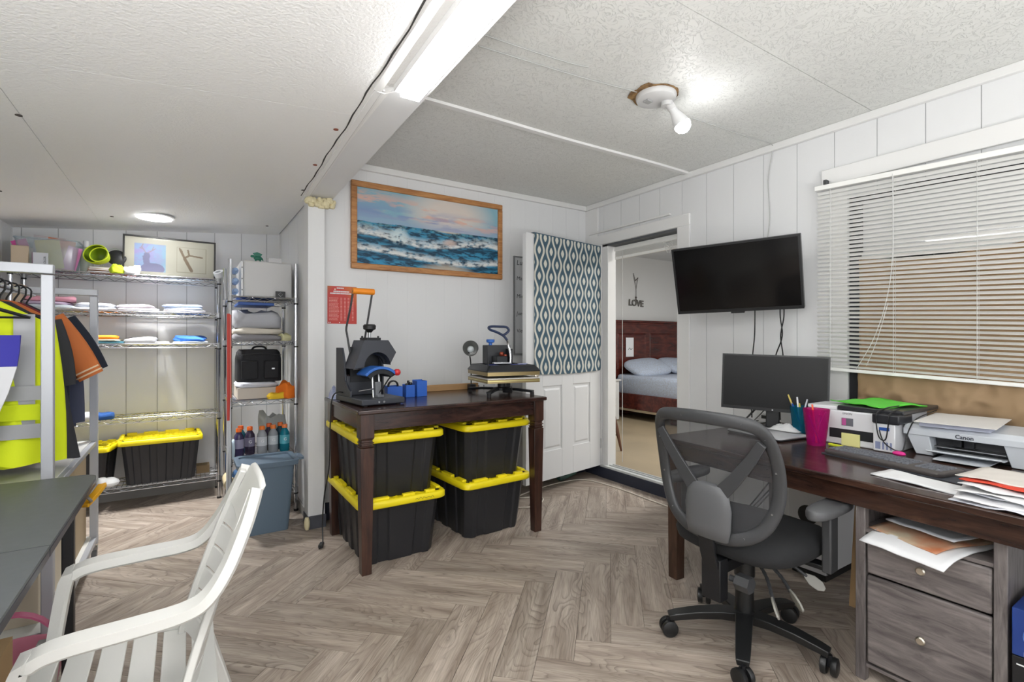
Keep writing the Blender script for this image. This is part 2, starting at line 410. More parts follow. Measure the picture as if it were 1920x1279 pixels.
struct(MB().box(XL - .1, -.8, YN - .1, YN, 0, 2.6).box(2.9, XR + .1, YN - .1, YN, 0, 2.6).box(-.8, 2.9, YN - .1, YN, 2.25, 2.6).box(-.8, 2.9, YN - .1, YN, 0, .1).box(1.02, 1.08, YN - .08, YN - .02, .1, 2.25).build('wall_rear', WALL, smooth=False))  # unseen wall, its wide opening shaped to admit daylight fill
# pillar at the end of the partition
pl = struct(MB().box(.667, .775, 3.50, 3.63, .0, 2.2).build('wall_pillar', WALL, bevel=.004))
MB().box(.662, .672, 3.497, 3.63, 0, .085).box(.662, .78, 3.49, 3.50, 0, .085).build('skirting', mat('dark_skirting', '#4a4c54', .6), pl, world=True)
fo = MB()
for i in range(26):
    t = i / 25; fo.sphere((.66 + .17 * t, 3.485 + .012 * math.sin(i * 2.1), 2.165 + .018 * math.sin(i * 1.3)), .016 + .012 * random.random(), 8)
fo.build('foam_sealant', mat('yellow_foam', '#ddd3ae', .8, bump=.3), pl, world=True)
MB().sphere((.655, 3.47, .05), .028, 10, (.7, 1, 1.7)).build('foam_lump', mat('yellow_foam', '#ddd3ae'), pl, world=True)
# baseboards
struct(MB().box(.70, XR, YB - .012, YB, 0, .12).build('baseboard_back', NAVY, smooth=False))
bb = struct(MB().box(3.165, XR + .14, 2.53, 3.42, .0, .095).box(3.183, XR, YN, 2.53, 0, .10).box(3.175, XR, 3.42, YB, 0, .10).build('baseboard_right', NAVY, bevel=.002))
struct(MB().box(XL, .70, YA - .012, YA, 0, .09).box(.688, .70, 3.63, YA, 0, .07).build('baseboard_alcove', mat('grey_skirting', '#8f8d8a', .6), smooth=False))
# crown strips
def strip(name, x0, x1, y0, y1, z0, z1, b=.004): return struct(MB().box(x0, x1, y0, y1, z0, z1).build(name, TRIM, bevel=b))
strip('trim_1', 3.17, XR, YN, YB, 2.475, 2.52); strip('trim_2', .82, XR, YB - .028, YB, 2.475, 2.52)
strip('trim_3', 3.182, XR, 2.44, 3.45, 2.127, 2.215)      # door casing head
strip('trim_4', 3.182, XR, 2.44, 2.553, .10, 2.127); strip('trim_5', 3.183, XR, 3.40, 3.45, .10, 2.127)
strip('trim_6', 3.172, XR, 2.62, 3.56, 2.236, 2.25, .002)
strip('trim_7', 3.178, XR, -.3, 1.50, 2.165, 2.262)        # board the blind hangs from
strip('trim_8', 3.187, XR, 1.36, 1.46, .82, 2.165)        # window side casing
strip('trim_9', 3.185, 3.2, 3.45, YB, .1, 2.475, .002)

# --- ceilings
OSB = mat('painted_osb', '#dadbd8', .5, bump=.0)
nt = OSB.node_tree; N = nt.nodes.new; tc = N('ShaderNodeTexCoord'); b = nt.nodes['Principled BSDF']
def L2(a_, b_): nt.links.new(a_, b_)
n1 = N('ShaderNodeTexNoise'); n1.inputs['Scale'].default_value = 13; n1.inputs['Detail'].default_value = 2; n1.inputs['Distortion'].default_value = 3.5; L2(tc.outputs['Object'], n1.inputs['Vector'])
n2 = N('ShaderNodeTexNoise'); n2.inputs['Scale'].default_value = 5; n2.inputs['Detail'].default_value = 6; L2(tc.outputs['Object'], n2.inputs['Vector'])
sb = N('ShaderNodeMath'); sb.operation = 'SUBTRACT'; L2(n1.outputs['Fac'], sb.inputs[0]); sb.inputs[1].default_value = .52
ab = N('ShaderNodeMath'); ab.operation = 'ABSOLUTE'; L2(sb.outputs[0], ab.inputs[0])
rl = N('ShaderNodeValToRGB'); rl.color_ramp.elements[0].color = (0, 0, 0, 1); rl.color_ramp.elements[1].position = .035; L2(ab.outputs[0], rl.inputs[0])
ad = N('ShaderNodeMath'); ad.operation = 'MULTIPLY_ADD'; L2(rl.outputs[0], ad.inputs[0]); ad.inputs[1].default_value = .35; L2(n2.outputs['Fac'], ad.inputs[2])
bp = N('ShaderNodeBump'); bp.inputs['Strength'].default_value = .5; bp.inputs['Distance'].default_value = .008; L2(ad.outputs[0], bp.inputs['Height']); L2(bp.outputs[0], b.inputs['Normal'])
rp = N('ShaderNodeValToRGB'); rp.color_ramp.elements[0].color = lin('#cfd0cd'); rp.color_ramp.elements[1].color = lin('#e2e3e0'); L2(rl.outputs[0], rp.inputs[0]); L2(rp.outputs[0], b.inputs['Base Color'])
cr = struct(MB().box(.6, XR + .1, YN - .1, YB + .1, CZ + .008, CZ + .06).build('ceiling_right', WALLG, smooth=False))
ys = [YN, -1.205, .015, 1.235, 2.455, YB]
for a_, c_ in zip(ys[:-1], ys[1:]): MB().box(.78, XR, a_ + .002, c_ - .002, CZ, CZ + .008).build('ceiling_sheet', OSB, cr, world=True, smooth=False)
bt = MB().sweep([(x, 2.455 + .006 * math.sin(x * 4), CZ - .006) for x in np.linspace(.82, 3.17, 14)], [(-.022, -.007), (.022, -.007), (.018, .007), (-.018, .007)], side=(0, 1, 0)); bt.build('batten', TRIM, cr, world=True)
KNOCK = mat('knockdown_paint', '#efefee', .6, bump=.35, bscale=95)
cl = MB()
def slab(m, x0, x1, y0, y1, d0, d1):
    return m.add([(x, y, lz(x) + d) for d in (d0, d1) for y in (y0, y1) for x in (x0, x1)], [(0, 2, 3, 1), (4, 5, 7, 6), (0, 1, 5, 4), (2, 6, 7, 3), (0, 4, 6, 2), (1, 3, 7, 5)])
cl = struct(slab(cl, XL - .1, .76, YN - .1, YA + .1, .008, .06).build('ceiling_left', WALLG, smooth=False))
def bx_left(y): return .642 - .0317 * (3.5 - y)
for x0, x1 in ((XL, -.531), (-.529, .69)):
    for y0, y1 in ((YN, -.321), (-.319, 2.119), (2.121, 4.559), (4.561, YA)):
        slab(MB(), x0, x1, y0, y1, 0, .008).build('ceiling_sheet', KNOCK, cl, world=True, smooth=False)
RUST = mat('rusty_screw', '#8a4a36', .7); DK = mat('dark_screw', '#4b4643', .7)
for x, y, mt_ in ((.556, 2.3, RUST), (.575, 2.83, RUST), (.61, 3.36, DK), (-.535, 2.6, DK), (-.87, 3.85, DK), (-.44, 4.42, DK), (.55, 4.55, DK)):
    MB().cyl((x, y, lz(x)), (x, y, lz(x) - .003), .011, n=10).build('screw_head', mt_, cl, world=True)
# beam
def bx_right(y): return .822 - .022 * (3.5 - y)
y0, y1 = YN, YB
bm_ = MB().add([(bx_left(y) - .0, y, z) if i == 0 else (bx_right(y), y, z) for z in (2.2, 2.56) for y in (y0, y1) for i in (0, 1)], [(0, 2, 3, 1), (4, 5, 7, 6), (0, 1, 5, 4), (2, 6, 7, 3), (0, 4, 6, 2), (1, 3, 7, 5)])
beam = struct(bm_.build('trim_10', mat('beam_paint', '#e2e3e4', .5, var=.04, vscale=3), smooth=False))
m = MB()
for a_, h_ in ((.002, .012), (.03, .007)):
    m.add([(bx_left(y) + a_ + (.024 if a_ < .01 else .008) * i, y, z) for z in (2.2 - h_, 2.2) for y in (1.85, y1) for i in (0, 1)], [(0, 2, 3, 1), (4, 5, 7, 6), (0, 1, 5, 4), (2, 6, 7, 3), (0, 4, 6, 2), (1, 3, 7, 5)])
m.build('moulding', TRIM, beam, world=True)
m = MB().add([(bx_left(y) - .006 + .030 * i, y, z) for z in (2.187, 2.2) for y in (y0, 1.85) for i in (0, 1)], [(0, 2, 3, 1), (4, 5, 7, 6), (0, 1, 5, 4), (2, 6, 7, 3), (0, 4, 6, 2), (1, 3, 7, 5)])
m.build('moulding', TRIM, beam, world=True)
cr_pts = [(bx_left(y) - .016 + .003 * math.sin(y * 9) + .002 * math.sin(y * 23), y, lz(bx_left(y) - .016) - .0012) for y in np.linspace(-1, 3.5, 60)]
MB().sweep(cr_pts, lambda i: [(-.0028 - .002 * math.sin(i * 1.7), 0), (.0028, 0), (.0028, .003), (-.0028, .003)], side=(1, 0, 0)).build('crack', mat('dark_crack', '#3b3937', .9), cl, world=True)
MB().tube([(.60, 1.86, 2.19), (.63, 1.85, 2.184), (.655, 1.80, 2.182), (.665, 1.76, 2.184)], .003).build('wire', TRIM, beam, world=True)

# --- sliding glass door to the bedroom
d1 = thing('door_1', 'sliding door frame opening on the bedroom', 'door', (3.26, 2.98, .1))
for k in ('label', 'category'): del d1[k]
struct(d1)
MB().box(3.20, 3.30, 3.33, 3.40, .1, 2.125).build('jamb', TRIM, d1, world=True, bevel=.004)
MB().box(3.20, 3.30, 2.548, 2.560, .1, 2.125).build('jamb', TRIM, d1, world=True)
MB().box(3.20, 3.31, 2.553, 3.40, 2.105, 2.125).build('head_track', mat('dark_track', '#55575a', .5), d1, world=True)
MB().box(3.172, 3.205, 2.56, 3.40, .095, .112).box(3.22, 3.23, 2.56, 3.40, .095, .118).box(3.26, 3.27, 2.56, 3.4, .095, .118).box(3.2, 3.3, 2.553, 3.4, .09, .10).build('sill_track', mat('white_aluminium', '#c9cccb', .4), d1, world=True)
# --- window behind the blind
w1 = thing('window_1', 'x', 'x', (3.25, .55, .82))
for k in ('label', 'category'): del w1[k]
struct(w1)
ALU = mat('dark_window_frame', '#26272a', .5)
MB().box(3.21, 3.25, 1.30, 1.36, .82, 2.08).box(3.21, 3.25, -.25, -.2, .82, 2.08).box(3.21, 3.25, -.25, 1.36, 2.04, 2.08).box(3.212, 3.25, -.25, 1.36, .82, .85).build('window_frame', ALU, w1, world=True)
MB().box(3.215, 3.235, -.2, 1.30, 1.70, 1.735).build('sash_rail', mat('white_aluminium', '#c9cccb'), w1, world=True)
MB().box(3.226, 3.23, -.2, 1.30, .85, 2.04).build('pane', glass_mat('window_glass', fac=.04, rough=.05), w1, world=True)
struct(MB().box(3.232, 3.238, -.2, 1.30, 1.7, 2.04).build('window_film', mat('window_backing', '#dadbdc', .8), smooth=False))
struct(MB().box(3.30, 3.32, -.4, 1.5, .7, 2.2).build('wall_outer', mat('window_dark', '#303134', .8), smooth=False))
struct(MB().box(3.2, 3.3, -.25, 1.36, .80, .822).build('trim_11', TRIM, bevel=.002))

# --- bedroom shell
BW = mat('bedroom_wall', '#e0e1e1', .6)
struct(MB().box(3.31, 7.7, 1.0, 5.8, .0, .085).build('floor_bedroom', mat('beige_tile', '#a9997e', .3, col2='#9a8c73', vscale=2, bump=.03, bscale=6), smooth=False))
struct(MB().box(3.2, 7.7, 5.7, 5.8, .08, 2.7).build('wall_bedroom_back', BW, smooth=False))
struct(MB().box(7.6, 7.7, 1.0, 5.8, .08, 2.7).build('wall_bedroom_right', BW, smooth=False))
struct(MB().box(3.3, 7.7, .9, 1.0, .08, 2.7).build('wall_bedroom_near', BW, smooth=False))
struct(MB().box(3.31, 3.33, 3.45, 5.8, .08, 2.7).box(3.31, 3.33, 1.0, 2.53, .08, 2.7).build('wall_bedroom_left', BW, smooth=False))
struct(MB().box(3.3, 7.7, 1.0, 5.8, 2.6, 2.65).build('ceiling_bedroom', mat('bedroom_ceiling', '#cfd0d0', .6), smooth=False))
# ============================================================ WORK TABLE AND TOTES
ESP = wood_mat('espresso_wood', ['#1e1210', '#2a1a17', '#38241e', '#45302a'], along=(1.2, 9, 9), scale=3, rough=.22, wave=.3, bump=.06)
ESPL = wood_mat('espresso_leg', ['#24140f', '#32201a', '#432a21', '#4c3329'], along=(9, 9, 1.2), scale=3, rough=.3, wave=.3, bump=.06)
t = thing('work_table', 'tall dark brown wooden table with tapered legs holding the two heat presses', 'table', (1.36, 3.0, 0))
T0, T1, U0, U1 = .744, 1.976, 2.62, 3.38
MB().box(T0, T1, U0, U1, .856, .88).build('tabletop', ESP, t, world=True, bevel=.006)
MB().box(T0 + .03, T1 - .03, U0 + .03, U0 + .05, .765, .856).box(T0 + .03, T1 - .03, U1 - .05, U1 - .03, .765, .856).box(T0 + .03, T0 + .05, U0 + .05, U1 - .05, .765, .856).box(T1 - .05, T1 - .03, U0 + .05, U1 - .05, .765, .856).build('apron', ESP, t, world=True, bevel=.003)
for x in (T0 + .055, T1 - .055):
    for y in (U0 + .05, U1 - .05):
        m = MB(); h = .037
        for z0_, z1_, a, b_ in ((.728, .856, h, h), (.718, .728, h, .030), (.706, .718, .030, .030), (.700, .706, .036, .036), (.688, .700, .030, .030), (.676, .688, .030, .0365), (0, .676, .026, .0365)):
            m.loops([[(x + sx * k, y + sy * k, z) for sx, sy in ((1, 1), (-1, 1), (-1, -1), (1, -1))] for z, k in ((z0_, a), (z1_, b_))] if z0_ != .718 else [[(x + sx * k, y + sy * k, z) for sx, sy in ((1, 1), (-1, 1), (-1, -1), (1, -1))] for z, k in ((z0_, b_), (z1_, a))])
        m.build('leg', ESPL, t, world=True, bevel=.002)

TBLK = mat('tote_black', '#26272b', .42, bump=.02, bscale=200); TYEL = mat('tote_yellow', '#f0dc14', .42)
def tote_contour(w, d, z, rec=.010):
    pts = []
    def side(L, ch):
        o = [(-L / 2 + .035, 0)]
        for c in ch: o += [(c - .036, 0), (c - .026, rec), (c + .026, rec), (c + .036, 0)]
        return o + [(L / 2 - .035, 0)]
    for (L, half, rot) in ((w, d / 2, 180), (d, w / 2, 270), (w, d / 2, 0), (d, w / 2, 90)):
        ch = (-.25 * L, .25 * L) if L < .55 else (-.33 * L, -.11 * L, .11 * L, .33 * L)
        a = R(rot)
        for s_, r_ in side(L, ch):
            x, y = s_, (half - r_)      # outward is +y
            x = -x
            pts.append((x * math.cos(a) - y * math.sin(a), x * math.sin(a) + y * math.cos(a), z))
    return pts
def make_tote(label):
    t = thing('storage_tote', label, 'storage box')
    m = MB(); m.loops([tote_contour(.405, .60, 0), tote_contour(.41, .61, .012), tote_contour(.455, .685, .31), tote_contour(.475, .705, .335)])
    m.build('body', TBLK, t, bevel=.003)
    m = MB(); W_, D_ = .52, .76
    ls = []
    for w_, d_, z in ((W_ - .012, D_ - .012, .328), (W_, D_, .334), (W_, D_, .362), (W_ - .012, D_ - .012, .370), (W_ - .05, D_ - .05, .370), (W_ - .06, D_ - .06, .356)):
        ls.append([(x, y, z) for x, y in rrect(w_, d_, .05 if w_ > .48 else .035, 5)])
    m.loops(ls); ld = m.build('lid', TYEL, t, ang=50)
    for sx in (-1, 1):
        for c, l in ((-.27, .09), (-.10, .13), (.10, .13), (.27, .09)):
            MB().box(sx * .228 - .014, sx * .228 + .014, c - l / 2, c + l / 2, .356, .382).build('stacking_lug', TYEL, ld, bevel=.003)
        for c, l in ((-.135, .10), (.03, .07), (.16, .06)):
            MB().box(c - l / 2, c + l / 2, sx * .347 - .014, sx * .347 + .014, .356, .382).build('stacking_lug', TYEL, ld, bevel=.003)
    m = MB()
    for i in range(-4, 5):
        for sgn in (-1, 1):
            p = []
            for s_ in (-.5, .5):
                x = i * .09 + s_ * .62 * sgn; y = s_ * .62
                p.append((x, y))
            (xa, ya), (xb, yb) = p
            # clip to lid interior
            def cl_(xa, ya, xb, yb):
                q = [(xa, ya), (xb, yb)]; t0, t1 = 0, 1; dx, dy = xb - xa, yb - ya
                for pp, qq in ((-dx, xa + .2), (dx, .2 - xa), (-dy, ya + .31), (dy, .31 - ya)):
                    if abs(pp) < 1e-9: continue
                    r_ = qq / pp
                    if pp < 0: t0 = max(t0, r_)
                    else: t1 = min(t1, r_)
                return None if t0 >= t1 else (xa + dx * t0, ya + dy * t0, xa + dx * t1, ya + dy * t1)
            c_ = cl_(xa, ya, xb, yb)
            if c_: m.sweep([(c_[0], c_[1], .357), (c_[2], c_[3], .357)], [(-.004, -.003), (.004, -.003), (.003, .004), (-.003, .004)], side=(0, 0, 1))
    m.build('lid_ribs', TYEL, ld)['kind'] = 'stuff'
    for sx in (-1, 1):
        for sy in (-1, 1): MB().cyl((sx * .215, sy * .33, .366), (sx * .215, sy * .33, .3712), .011, n=10).build('lid_hole', BLACKR, ld)
    return t
tote = make_tote('black tote with yellow lid, on the floor at the left under the tall table')
GT = 'black totes with yellow lids'
tote['group'] = GT
def put(o, loc, rz):
    o.location = loc; o.rotation_euler = (0, 0, rz); PM[o.name] = Matrix.Translation(loc) @ Matrix.Rotation(rz, 4, 'Z'); return o
put(tote, (1.025, 3.055, .0), 0)
a2 = copy_tree(tote, (1.02, 3.065, .357), 0, 'black tote with yellow lid stacked second, at the left under the tall table', GT)
a3 = copy_tree(tote, (1.655, 3.09, .0), R(3), 'black tote with yellow lid, on the floor at the right under the tall table', GT)
a4 = copy_tree(tote, (1.655, 3.09, .357), R(3), 'black tote with yellow lid stacked second, at the right under the tall table', GT)
copy_tree(tote, (-.168, 4.75, .181), R(90) + R(2), 'black tote with yellow lid facing lengthwise on the lowest wire shelf', GT).scale = (.69, .70, .9)
copy_tree(tote, (-.66, 4.735, .181), R(90) - R(9), 'smaller black tote with yellow lid turned askew behind the clothes rack, lowest wire shelf', GT).scale = (.62, .58, .82)
MB().tube([(.06 + .0105 * k + .003 * math.sin(k * 2.2), -.3803, .348 + .0065 * math.sin(k * 2.7)) for k in range(12)], .0012, 4).build('pen_scribble', BLACKP, tote.children[1], world=False)

# ============================================================ WIRE SHELVES
def wire_unit(label, x0, x1, y0, y1, zs, top, pitch=.03, cross='y'):
    t = thing('wire_shelving_unit', label, 'shelf', ((x0 + x1) / 2, (y0 + y1) / 2, 0))
    for x in (x0, x1):
        for y in (y0, y1):
            p = MB().cyl((x, y, .012), (x, y, top), .0125, n=10).build('post', CHROME, t, world=True)
            MB().cyl((x, y, 0), (x, y, .014), .016, n=10).build('foot', BLACKR, p, world=True)
    for z in zs:
        m = MB(); r = .0032
        e = .012
        P = [(x0 + e, y0), (x1 - e, y0), (x1, y0 + e), (x1, y1 - e), (x1 - e, y1), (x0 + e, y1), (x0, y1 - e), (x0, y0 + e)]
        for dz in (0, -.028): m.tube([(a, b_, z + dz) for a, b_ in P], r, 6, closed=True)
        for (ax, ay), (bx_, by) in (((x0, y0), (x1, y0)), ((x0, y1), (x1, y1)), ((x0, y0), (x0, y1)), ((x1, y0), (x1, y1))):
            L_ = math.hypot(bx_ - ax, by - ay); n = max(4, int(L_ / .042) // 2 * 2)
            m.tube([(ax + (bx_ - ax) * k / n, ay + (by - ay) * k / n, z - (.003 if k % 2 else .025)) for k in range(n + 1)], .0024, 4)
        if cross == 'y':
            n = int((x1 - x0) / pitch)
            for k in range(1, n): m.tube([(x0 + (x1 - x0) * k / n, y0, z), (x0 + (x1 - x0) * k / n, y1, z)], .0019, 4)
            for f in (.33, .67): m.tube([(x0, y0 + (y1 - y0) * f, z - .005), (x1, y0 + (y1 - y0) * f, z - .005)], .003, 4)
        else:
            n = int((y1 - y0) / pitch)
            for k in range(1, n): m.tube([(x0, y0 + (y1 - y0) * k / n, z), (x1, y0 + (y1 - y0) * k / n, z)], .0019, 4)
            for f in (.33, .67): m.tube([(x0 + (x1 - x0) * f, y0, z - .005), (x0 + (x1 - x0) * f, y1, z - .005)], .003, 4)
        sh = m.build('wire_shelf', CHROME, t, world=True)
        for x in (x0, x1):
            for y in (y0, y1):
                MB().cyl((x, y, z - .034), (x, y, z + .006), .0165, .0150, n=10).build('corner_collar', STEEL, sh, world=True)
                MB().cyl((x, y, z - .045), (x, y, z - .034), .0155, n=10).build('clip', BLACKP, sh, world=True)
    return t
wire_unit('wide chrome wire shelving unit with folded shirts against the alcove back wall', -.985, .21, 4.585, 4.915, (.178, .672, 1.222, 1.462, 1.732), 1.745)
wire_unit('narrow chrome wire shelving unit with drinks and blankets beside the pillar', .245, .668, 3.94, 4.50, (.17, .422, .822, 1.242, 1.555), 1.81, cross='x')

# ============================================================ CLOTHES RACK
RK = mat('rack_paint', '#b9bcc2', .4, .3); RKD = mat('rack_board', '#e2e2de', .5)
t = thing('clothes_rack', 'grey metal rolling clothes rack with white shelf, hung with bright work shirts', 'clothes rack', (-.69, 3.12, 0))
def sq(m, p, q, w=.018):
    x0, x1 = sorted((p[0], q[0])); y0, y1 = sorted((p[1], q[1])); z0, z1 = sorted((p[2], q[2])); return m.box(x0 - w, x1 + w, y0 - w, y1 + w, z0 - w, z1 + w)
for y in (2.56, 3.68):
    for x in (-.446, -.935): sq(MB(), (x, y, .11), (x, y, 1.48)).build('post', RK, t, world=True, bevel=.003)
    sq(MB(), (-.935, y, 1.52), (-.446, y, 1.52)).build('end_rail', RK, t, world=True, bevel=.003)
    sq(MB(), (-.917, y, .12), (-.464, y, .12), .014).build('end_rail', RK, t, world=True, bevel=.003)
for x in (-.446, -.935):
    sq(MB(), (x, 2.58, .12), (x, 3.66, .12), .014).build('side_rail', RK, t, world=True, bevel=.003)
    sq(MB(), (x, 2.58, .665), (x, 3.66, .665), .012).build('side_rail', RK, t, world=True, bevel=.003)
MB().box(-.925, -.456, 2.57, 3.67, .672, .682).build('shelf_board', RKD, t, world=True)
MB().box(-.925, -.456, 2.57, 3.67, .128, .138).build('shelf_board', RKD, t, world=True)
MB().tube([(-.70, 2.56, 1.495), (-.70, 3.68, 1.495)], .011, 10).build('hanging_rod', STEEL, t, world=True)
for x in (-.446, -.935):
    for y in (2.56, 3.68):
        c = MB().cyl((x - .011, y + .01, .03), (x + .011, y + .01, .03), .03, n=16).build('caster', mat('grey_rubber', '#6d6f70', .6), t, world=True)
        MB().box(x - .016, x + .016, y - .005, y + .02, .055, .075).cyl((x, y, .07), (x, y, .106), .008, n=8).build('caster_fork', STEEL, c, world=True)

def fold(a, seed): return .6 * math.sin(a * 7 + seed) + .4 * math.sin(a * 15 + seed * 2.3)
def garment(name, label, cat, mt, y, xc, ztop, zbot, w_sh, w_hem, th=.035, sleeve=None, seed=0, group='garments on the clothes rack', slmat=None, bend=0, sl_both=True):
    """hanging garment: body spans x, hangs in plane y; sleeve=(length, radius) leaves each shoulder outward/down"""
    t = thing(name, label, cat, (xc, y, zbot), 0, group)
    n, k = 30, 14; ls = []
    for i in range(k):
        f = i / (k - 1); z = ztop + (zbot - ztop) * f
        if f < .09: hw = .06 + (w_sh - .06) * (f / .09) ** .6; tk = th * .55
        else: hw = w_sh + (w_hem - w_sh) * (f - .09) / .91; tk = th * (.75 + .5 * f)
        zz = z
        l = []
        for j in range(n):
            a = 2 * PI * j / n; c, s = math.cos(a), math.sin(a)
            px_ = math.copysign(abs(c) ** .75, c) * hw
            py_ = s * tk * (1 + .45 * fold(px_ * 6, seed) * (0.2 + f)) + .012 * f * math.sin(px_ * 30 + seed)
            l.append((xc + px_ + bend * f * f, y + py_, zz - .05 * (abs(px_) / w_sh) ** 2 * (1 - f) + .006 * f * math.sin(px_ * 25 + seed)))
        ls.append(l)
    b_ = MB().loops(ls).build('body', mt, t, world=True, ang=80)
    if sleeve:
        L_, r_, dx, cuff = sleeve
        for sg in ((-1, 1) if sl_both else (1,)):
            p0 = V(xc + sg * (w_sh - .03), y, ztop - .085); p1 = p0 + V(sg * dx, .0, -math.sqrt(max(L_ * L_ - dx * dx, .001)))
            pts = [p0.lerp(p1, q / 6) + V(sg * .012 * math.sin(q / 6 * PI), 0, 0) for q in range(7)]
            d = (p1 - p0).normalized(); side = V(-d.z, 0, d.x); nor = V(0, 1, 0); ls = []
            for q, p in enumerate(pts):
                rr = r_ * (1 - .18 * q / 6)
                ls.append([p + side * rr * math.cos(2 * PI * j / 16) + nor * rr * .42 * math.sin(2 * PI * j / 16) * (1 + .25 * math.sin(q * 1.7 + j + seed)) for j in range(16)])
            s_ = MB().loops(ls).build('sleeve', slmat or mt, t, world=True, ang=80)
            if cuff:
                e = pts[-1]
                for o_, cm in cuff:
                    c0 = p0.lerp(p1, 1 - o_); MB().loops([[p + side * (r_ * .85 + .002) * math.cos(2 * PI * j / 16) + nor * (r_ * .50) * math.sin(2 * PI * j / 16) for j in range(16)] for p in (c0, c0 - d * .007)]).build('cuff_stripe', cm, s_, world=True, ang=80)
    return t
def hanger(y, label, mt=BLACKP, zt=1.505, w=.20):
    x = -.70
    t = thing('clothes_hanger', label, 'hanger', (x, y, zt - .16), 0, 'black plastic hangers')
    hk = [(x + .024 * math.cos(a), y, zt - .006 + .024 * math.sin(a)) for a in np.linspace(R(-20), R(200), 9)]
    pts = [(x + .002, y, zt - .095), (x + .006, y, zt - .06), (x + .022, y, zt - .03)] + hk[1:]
    MB().tube(pts, .0042, 6).build('hook', mt, t, world=True)
    MB().tube([(x - w, y, zt - .17), (x - w * .5, y, zt - .135), (x, y, zt - .095), (x + w * .5, y, zt - .135), (x + w, y, zt - .17)], [.006, .008, .009, .008, .006], 6).tube([(x - w, y, zt - .17), (x + w, y, zt - .17)], .0045, 6).build('arms', mt, t, world=True)
    return t
HV = mat('hi_vis_yellow', '#e3f31c', .75, bump=.1, bscale=300); HV2 = mat('hi_vis_lime', '#dcee1a', .8)
SIL = mat('reflective_silver', '#a2a3a6', .45, .3); CH = mat('charcoal_cloth', '#35363b', .85); NV = mat('navy_cloth', '#232a38', .85)
ORC = mat('orange_cloth', '#c8713a', .8); MRN = mat('maroon_cloth', '#7d2430', .85)
ys = [2.50, 2.66, 2.84, 2.96, 3.08, 3.18, 3.30, 3.42, 3.52]
names = ['foremost, over the blue and white garment', 'holding the striped safety vest', 'holding the plain bright yellow shirt', 'behind the yellow shirt, holding the charcoal coat', 'holding the orange shirt', 'holding the maroon shirt', 'holding the navy polo', 'holding the dark shirt with long grey sleeves', 'last and empty by the far end frame']
for y, n_ in zip(ys[1:], names[1:]): hanger(y, 'black plastic hanger on the clothes rack, ' + n_)
# safety vest with reflective bands
v = garment('safety_vest', 'bright yellow safety vest with wide grey reflective bands, nearest on the rack', 'vest', HV, 2.66, -.69, 1.42, .775, .222, .238, .04, None, 1)
def band(m, x0, x1, z0, z1, y, n=8, off=.042, seed=1):
    ls = []
    for z in (z0, z1):
        ls.append([(x0 + (x1 - x0) * k / n, y - off - .004 * math.sin(k * 1.3 + seed), z) for k in range(n + 1)] + [(x1 - (x1 - x0) * k / n, y - off + .004, z) for k in range(n + 1)])
    return m.loops(ls)
band(MB(), -.553, -.493, .90, 1.35, 2.66, 3).build('reflective_band', SIL, v, world=True)
band(MB(), -.86, -.80, .90, 1.34, 2.66, 3).build('reflective_band', SIL, v, world=True)
band(MB(), -.925, -.475, 1.02, 1.075, 2.66, off=.056).build('reflective_band', SIL, v, world=True)
band(MB(), -.93, -.47, .875, .93, 2.66, off=.062).build('reflective_band', SIL, v, world=True)
band(MB(), -.93, -.475, .945, 1.005, 2.66, off=.062, seed=3).build('pocket', HV2, v, world=True)
garment('work_shirt', 'plain bright yellow long work shirt behind the grey rack post', 'shirt', HV, 2.85, -.71, 1.42, .74, .21, .235, .055, (.60, .055, .05, None), 2)
garment('coat', 'long charcoal coat with flaring hem between yellow and orange shirts', 'coat', CH, 3.0, -.70, 1.42, .72, .20, .29, .045, (.30, .055, .06, None), 3)
garment('polo_shirt', 'orange short sleeved shirt with cream cuff stripes', 'shirt', ORC, 3.10, -.71, 1.43, .86, .20, .21, .04, (.31, .062, .155, [(.04, mat('cream_trim', '#e4c9a8', .8)), (.10, mat('cream_trim', '#e4c9a8'))]), 4)
garment('maroon_shirt', 'maroon shirt mostly hidden behind the orange one', 'shirt', MRN, 3.2, -.71, 1.43, .9, .20, .21, .03, (.18, .05, .08, None), 5)
garment('polo_shirt', 'dark navy short sleeved shirt behind the maroon one', 'shirt', NV, 3.32, -.71, 1.43, .85, .21, .215, .04, (.29, .062, .14, None), 6)
garment('long_sleeved_shirt', 'dark blue shirt with long grey-blue sleeve, last on the rack', 'shirt', mat('slate_cloth', '#474d63', .85), 3.44, -.71, 1.42, .8, .2, .22, .035, (.52, .045, .05, None), 7)
wg = thing('draped_cloth', 'blue and white cloth at the very left edge, hanging in front of the safety vest', 'cloth', (-.66, 2.50, .90))
def drape(zs): return MB().loops([[(-.80 + (xr + .80) * k / 10, 2.475 - .006 * math.sin(k * 1.4 + z * 9), z) for k in range(11)] + [(xr - (xr + .80) * k / 10, 2.487, z) for k in range(11)] for z, xr in zs])
drape(((.90, -.60), (.98, -.565), (1.06, -.538), (1.155, -.515))).build('white_part', mat('white_cloth', '#dcdde0', .85), wg, world=True, ang=70)
drape(((1.155, -.515), (1.21, -.508), (1.268, -.505))).build('blue_part', mat('royal_blue_cloth', '#3b38a0', .8), wg, world=True, ang=70)

hanger(2.585, 'black plastic hanger on the clothes rack, foremost and empty, in front of the striped vest')
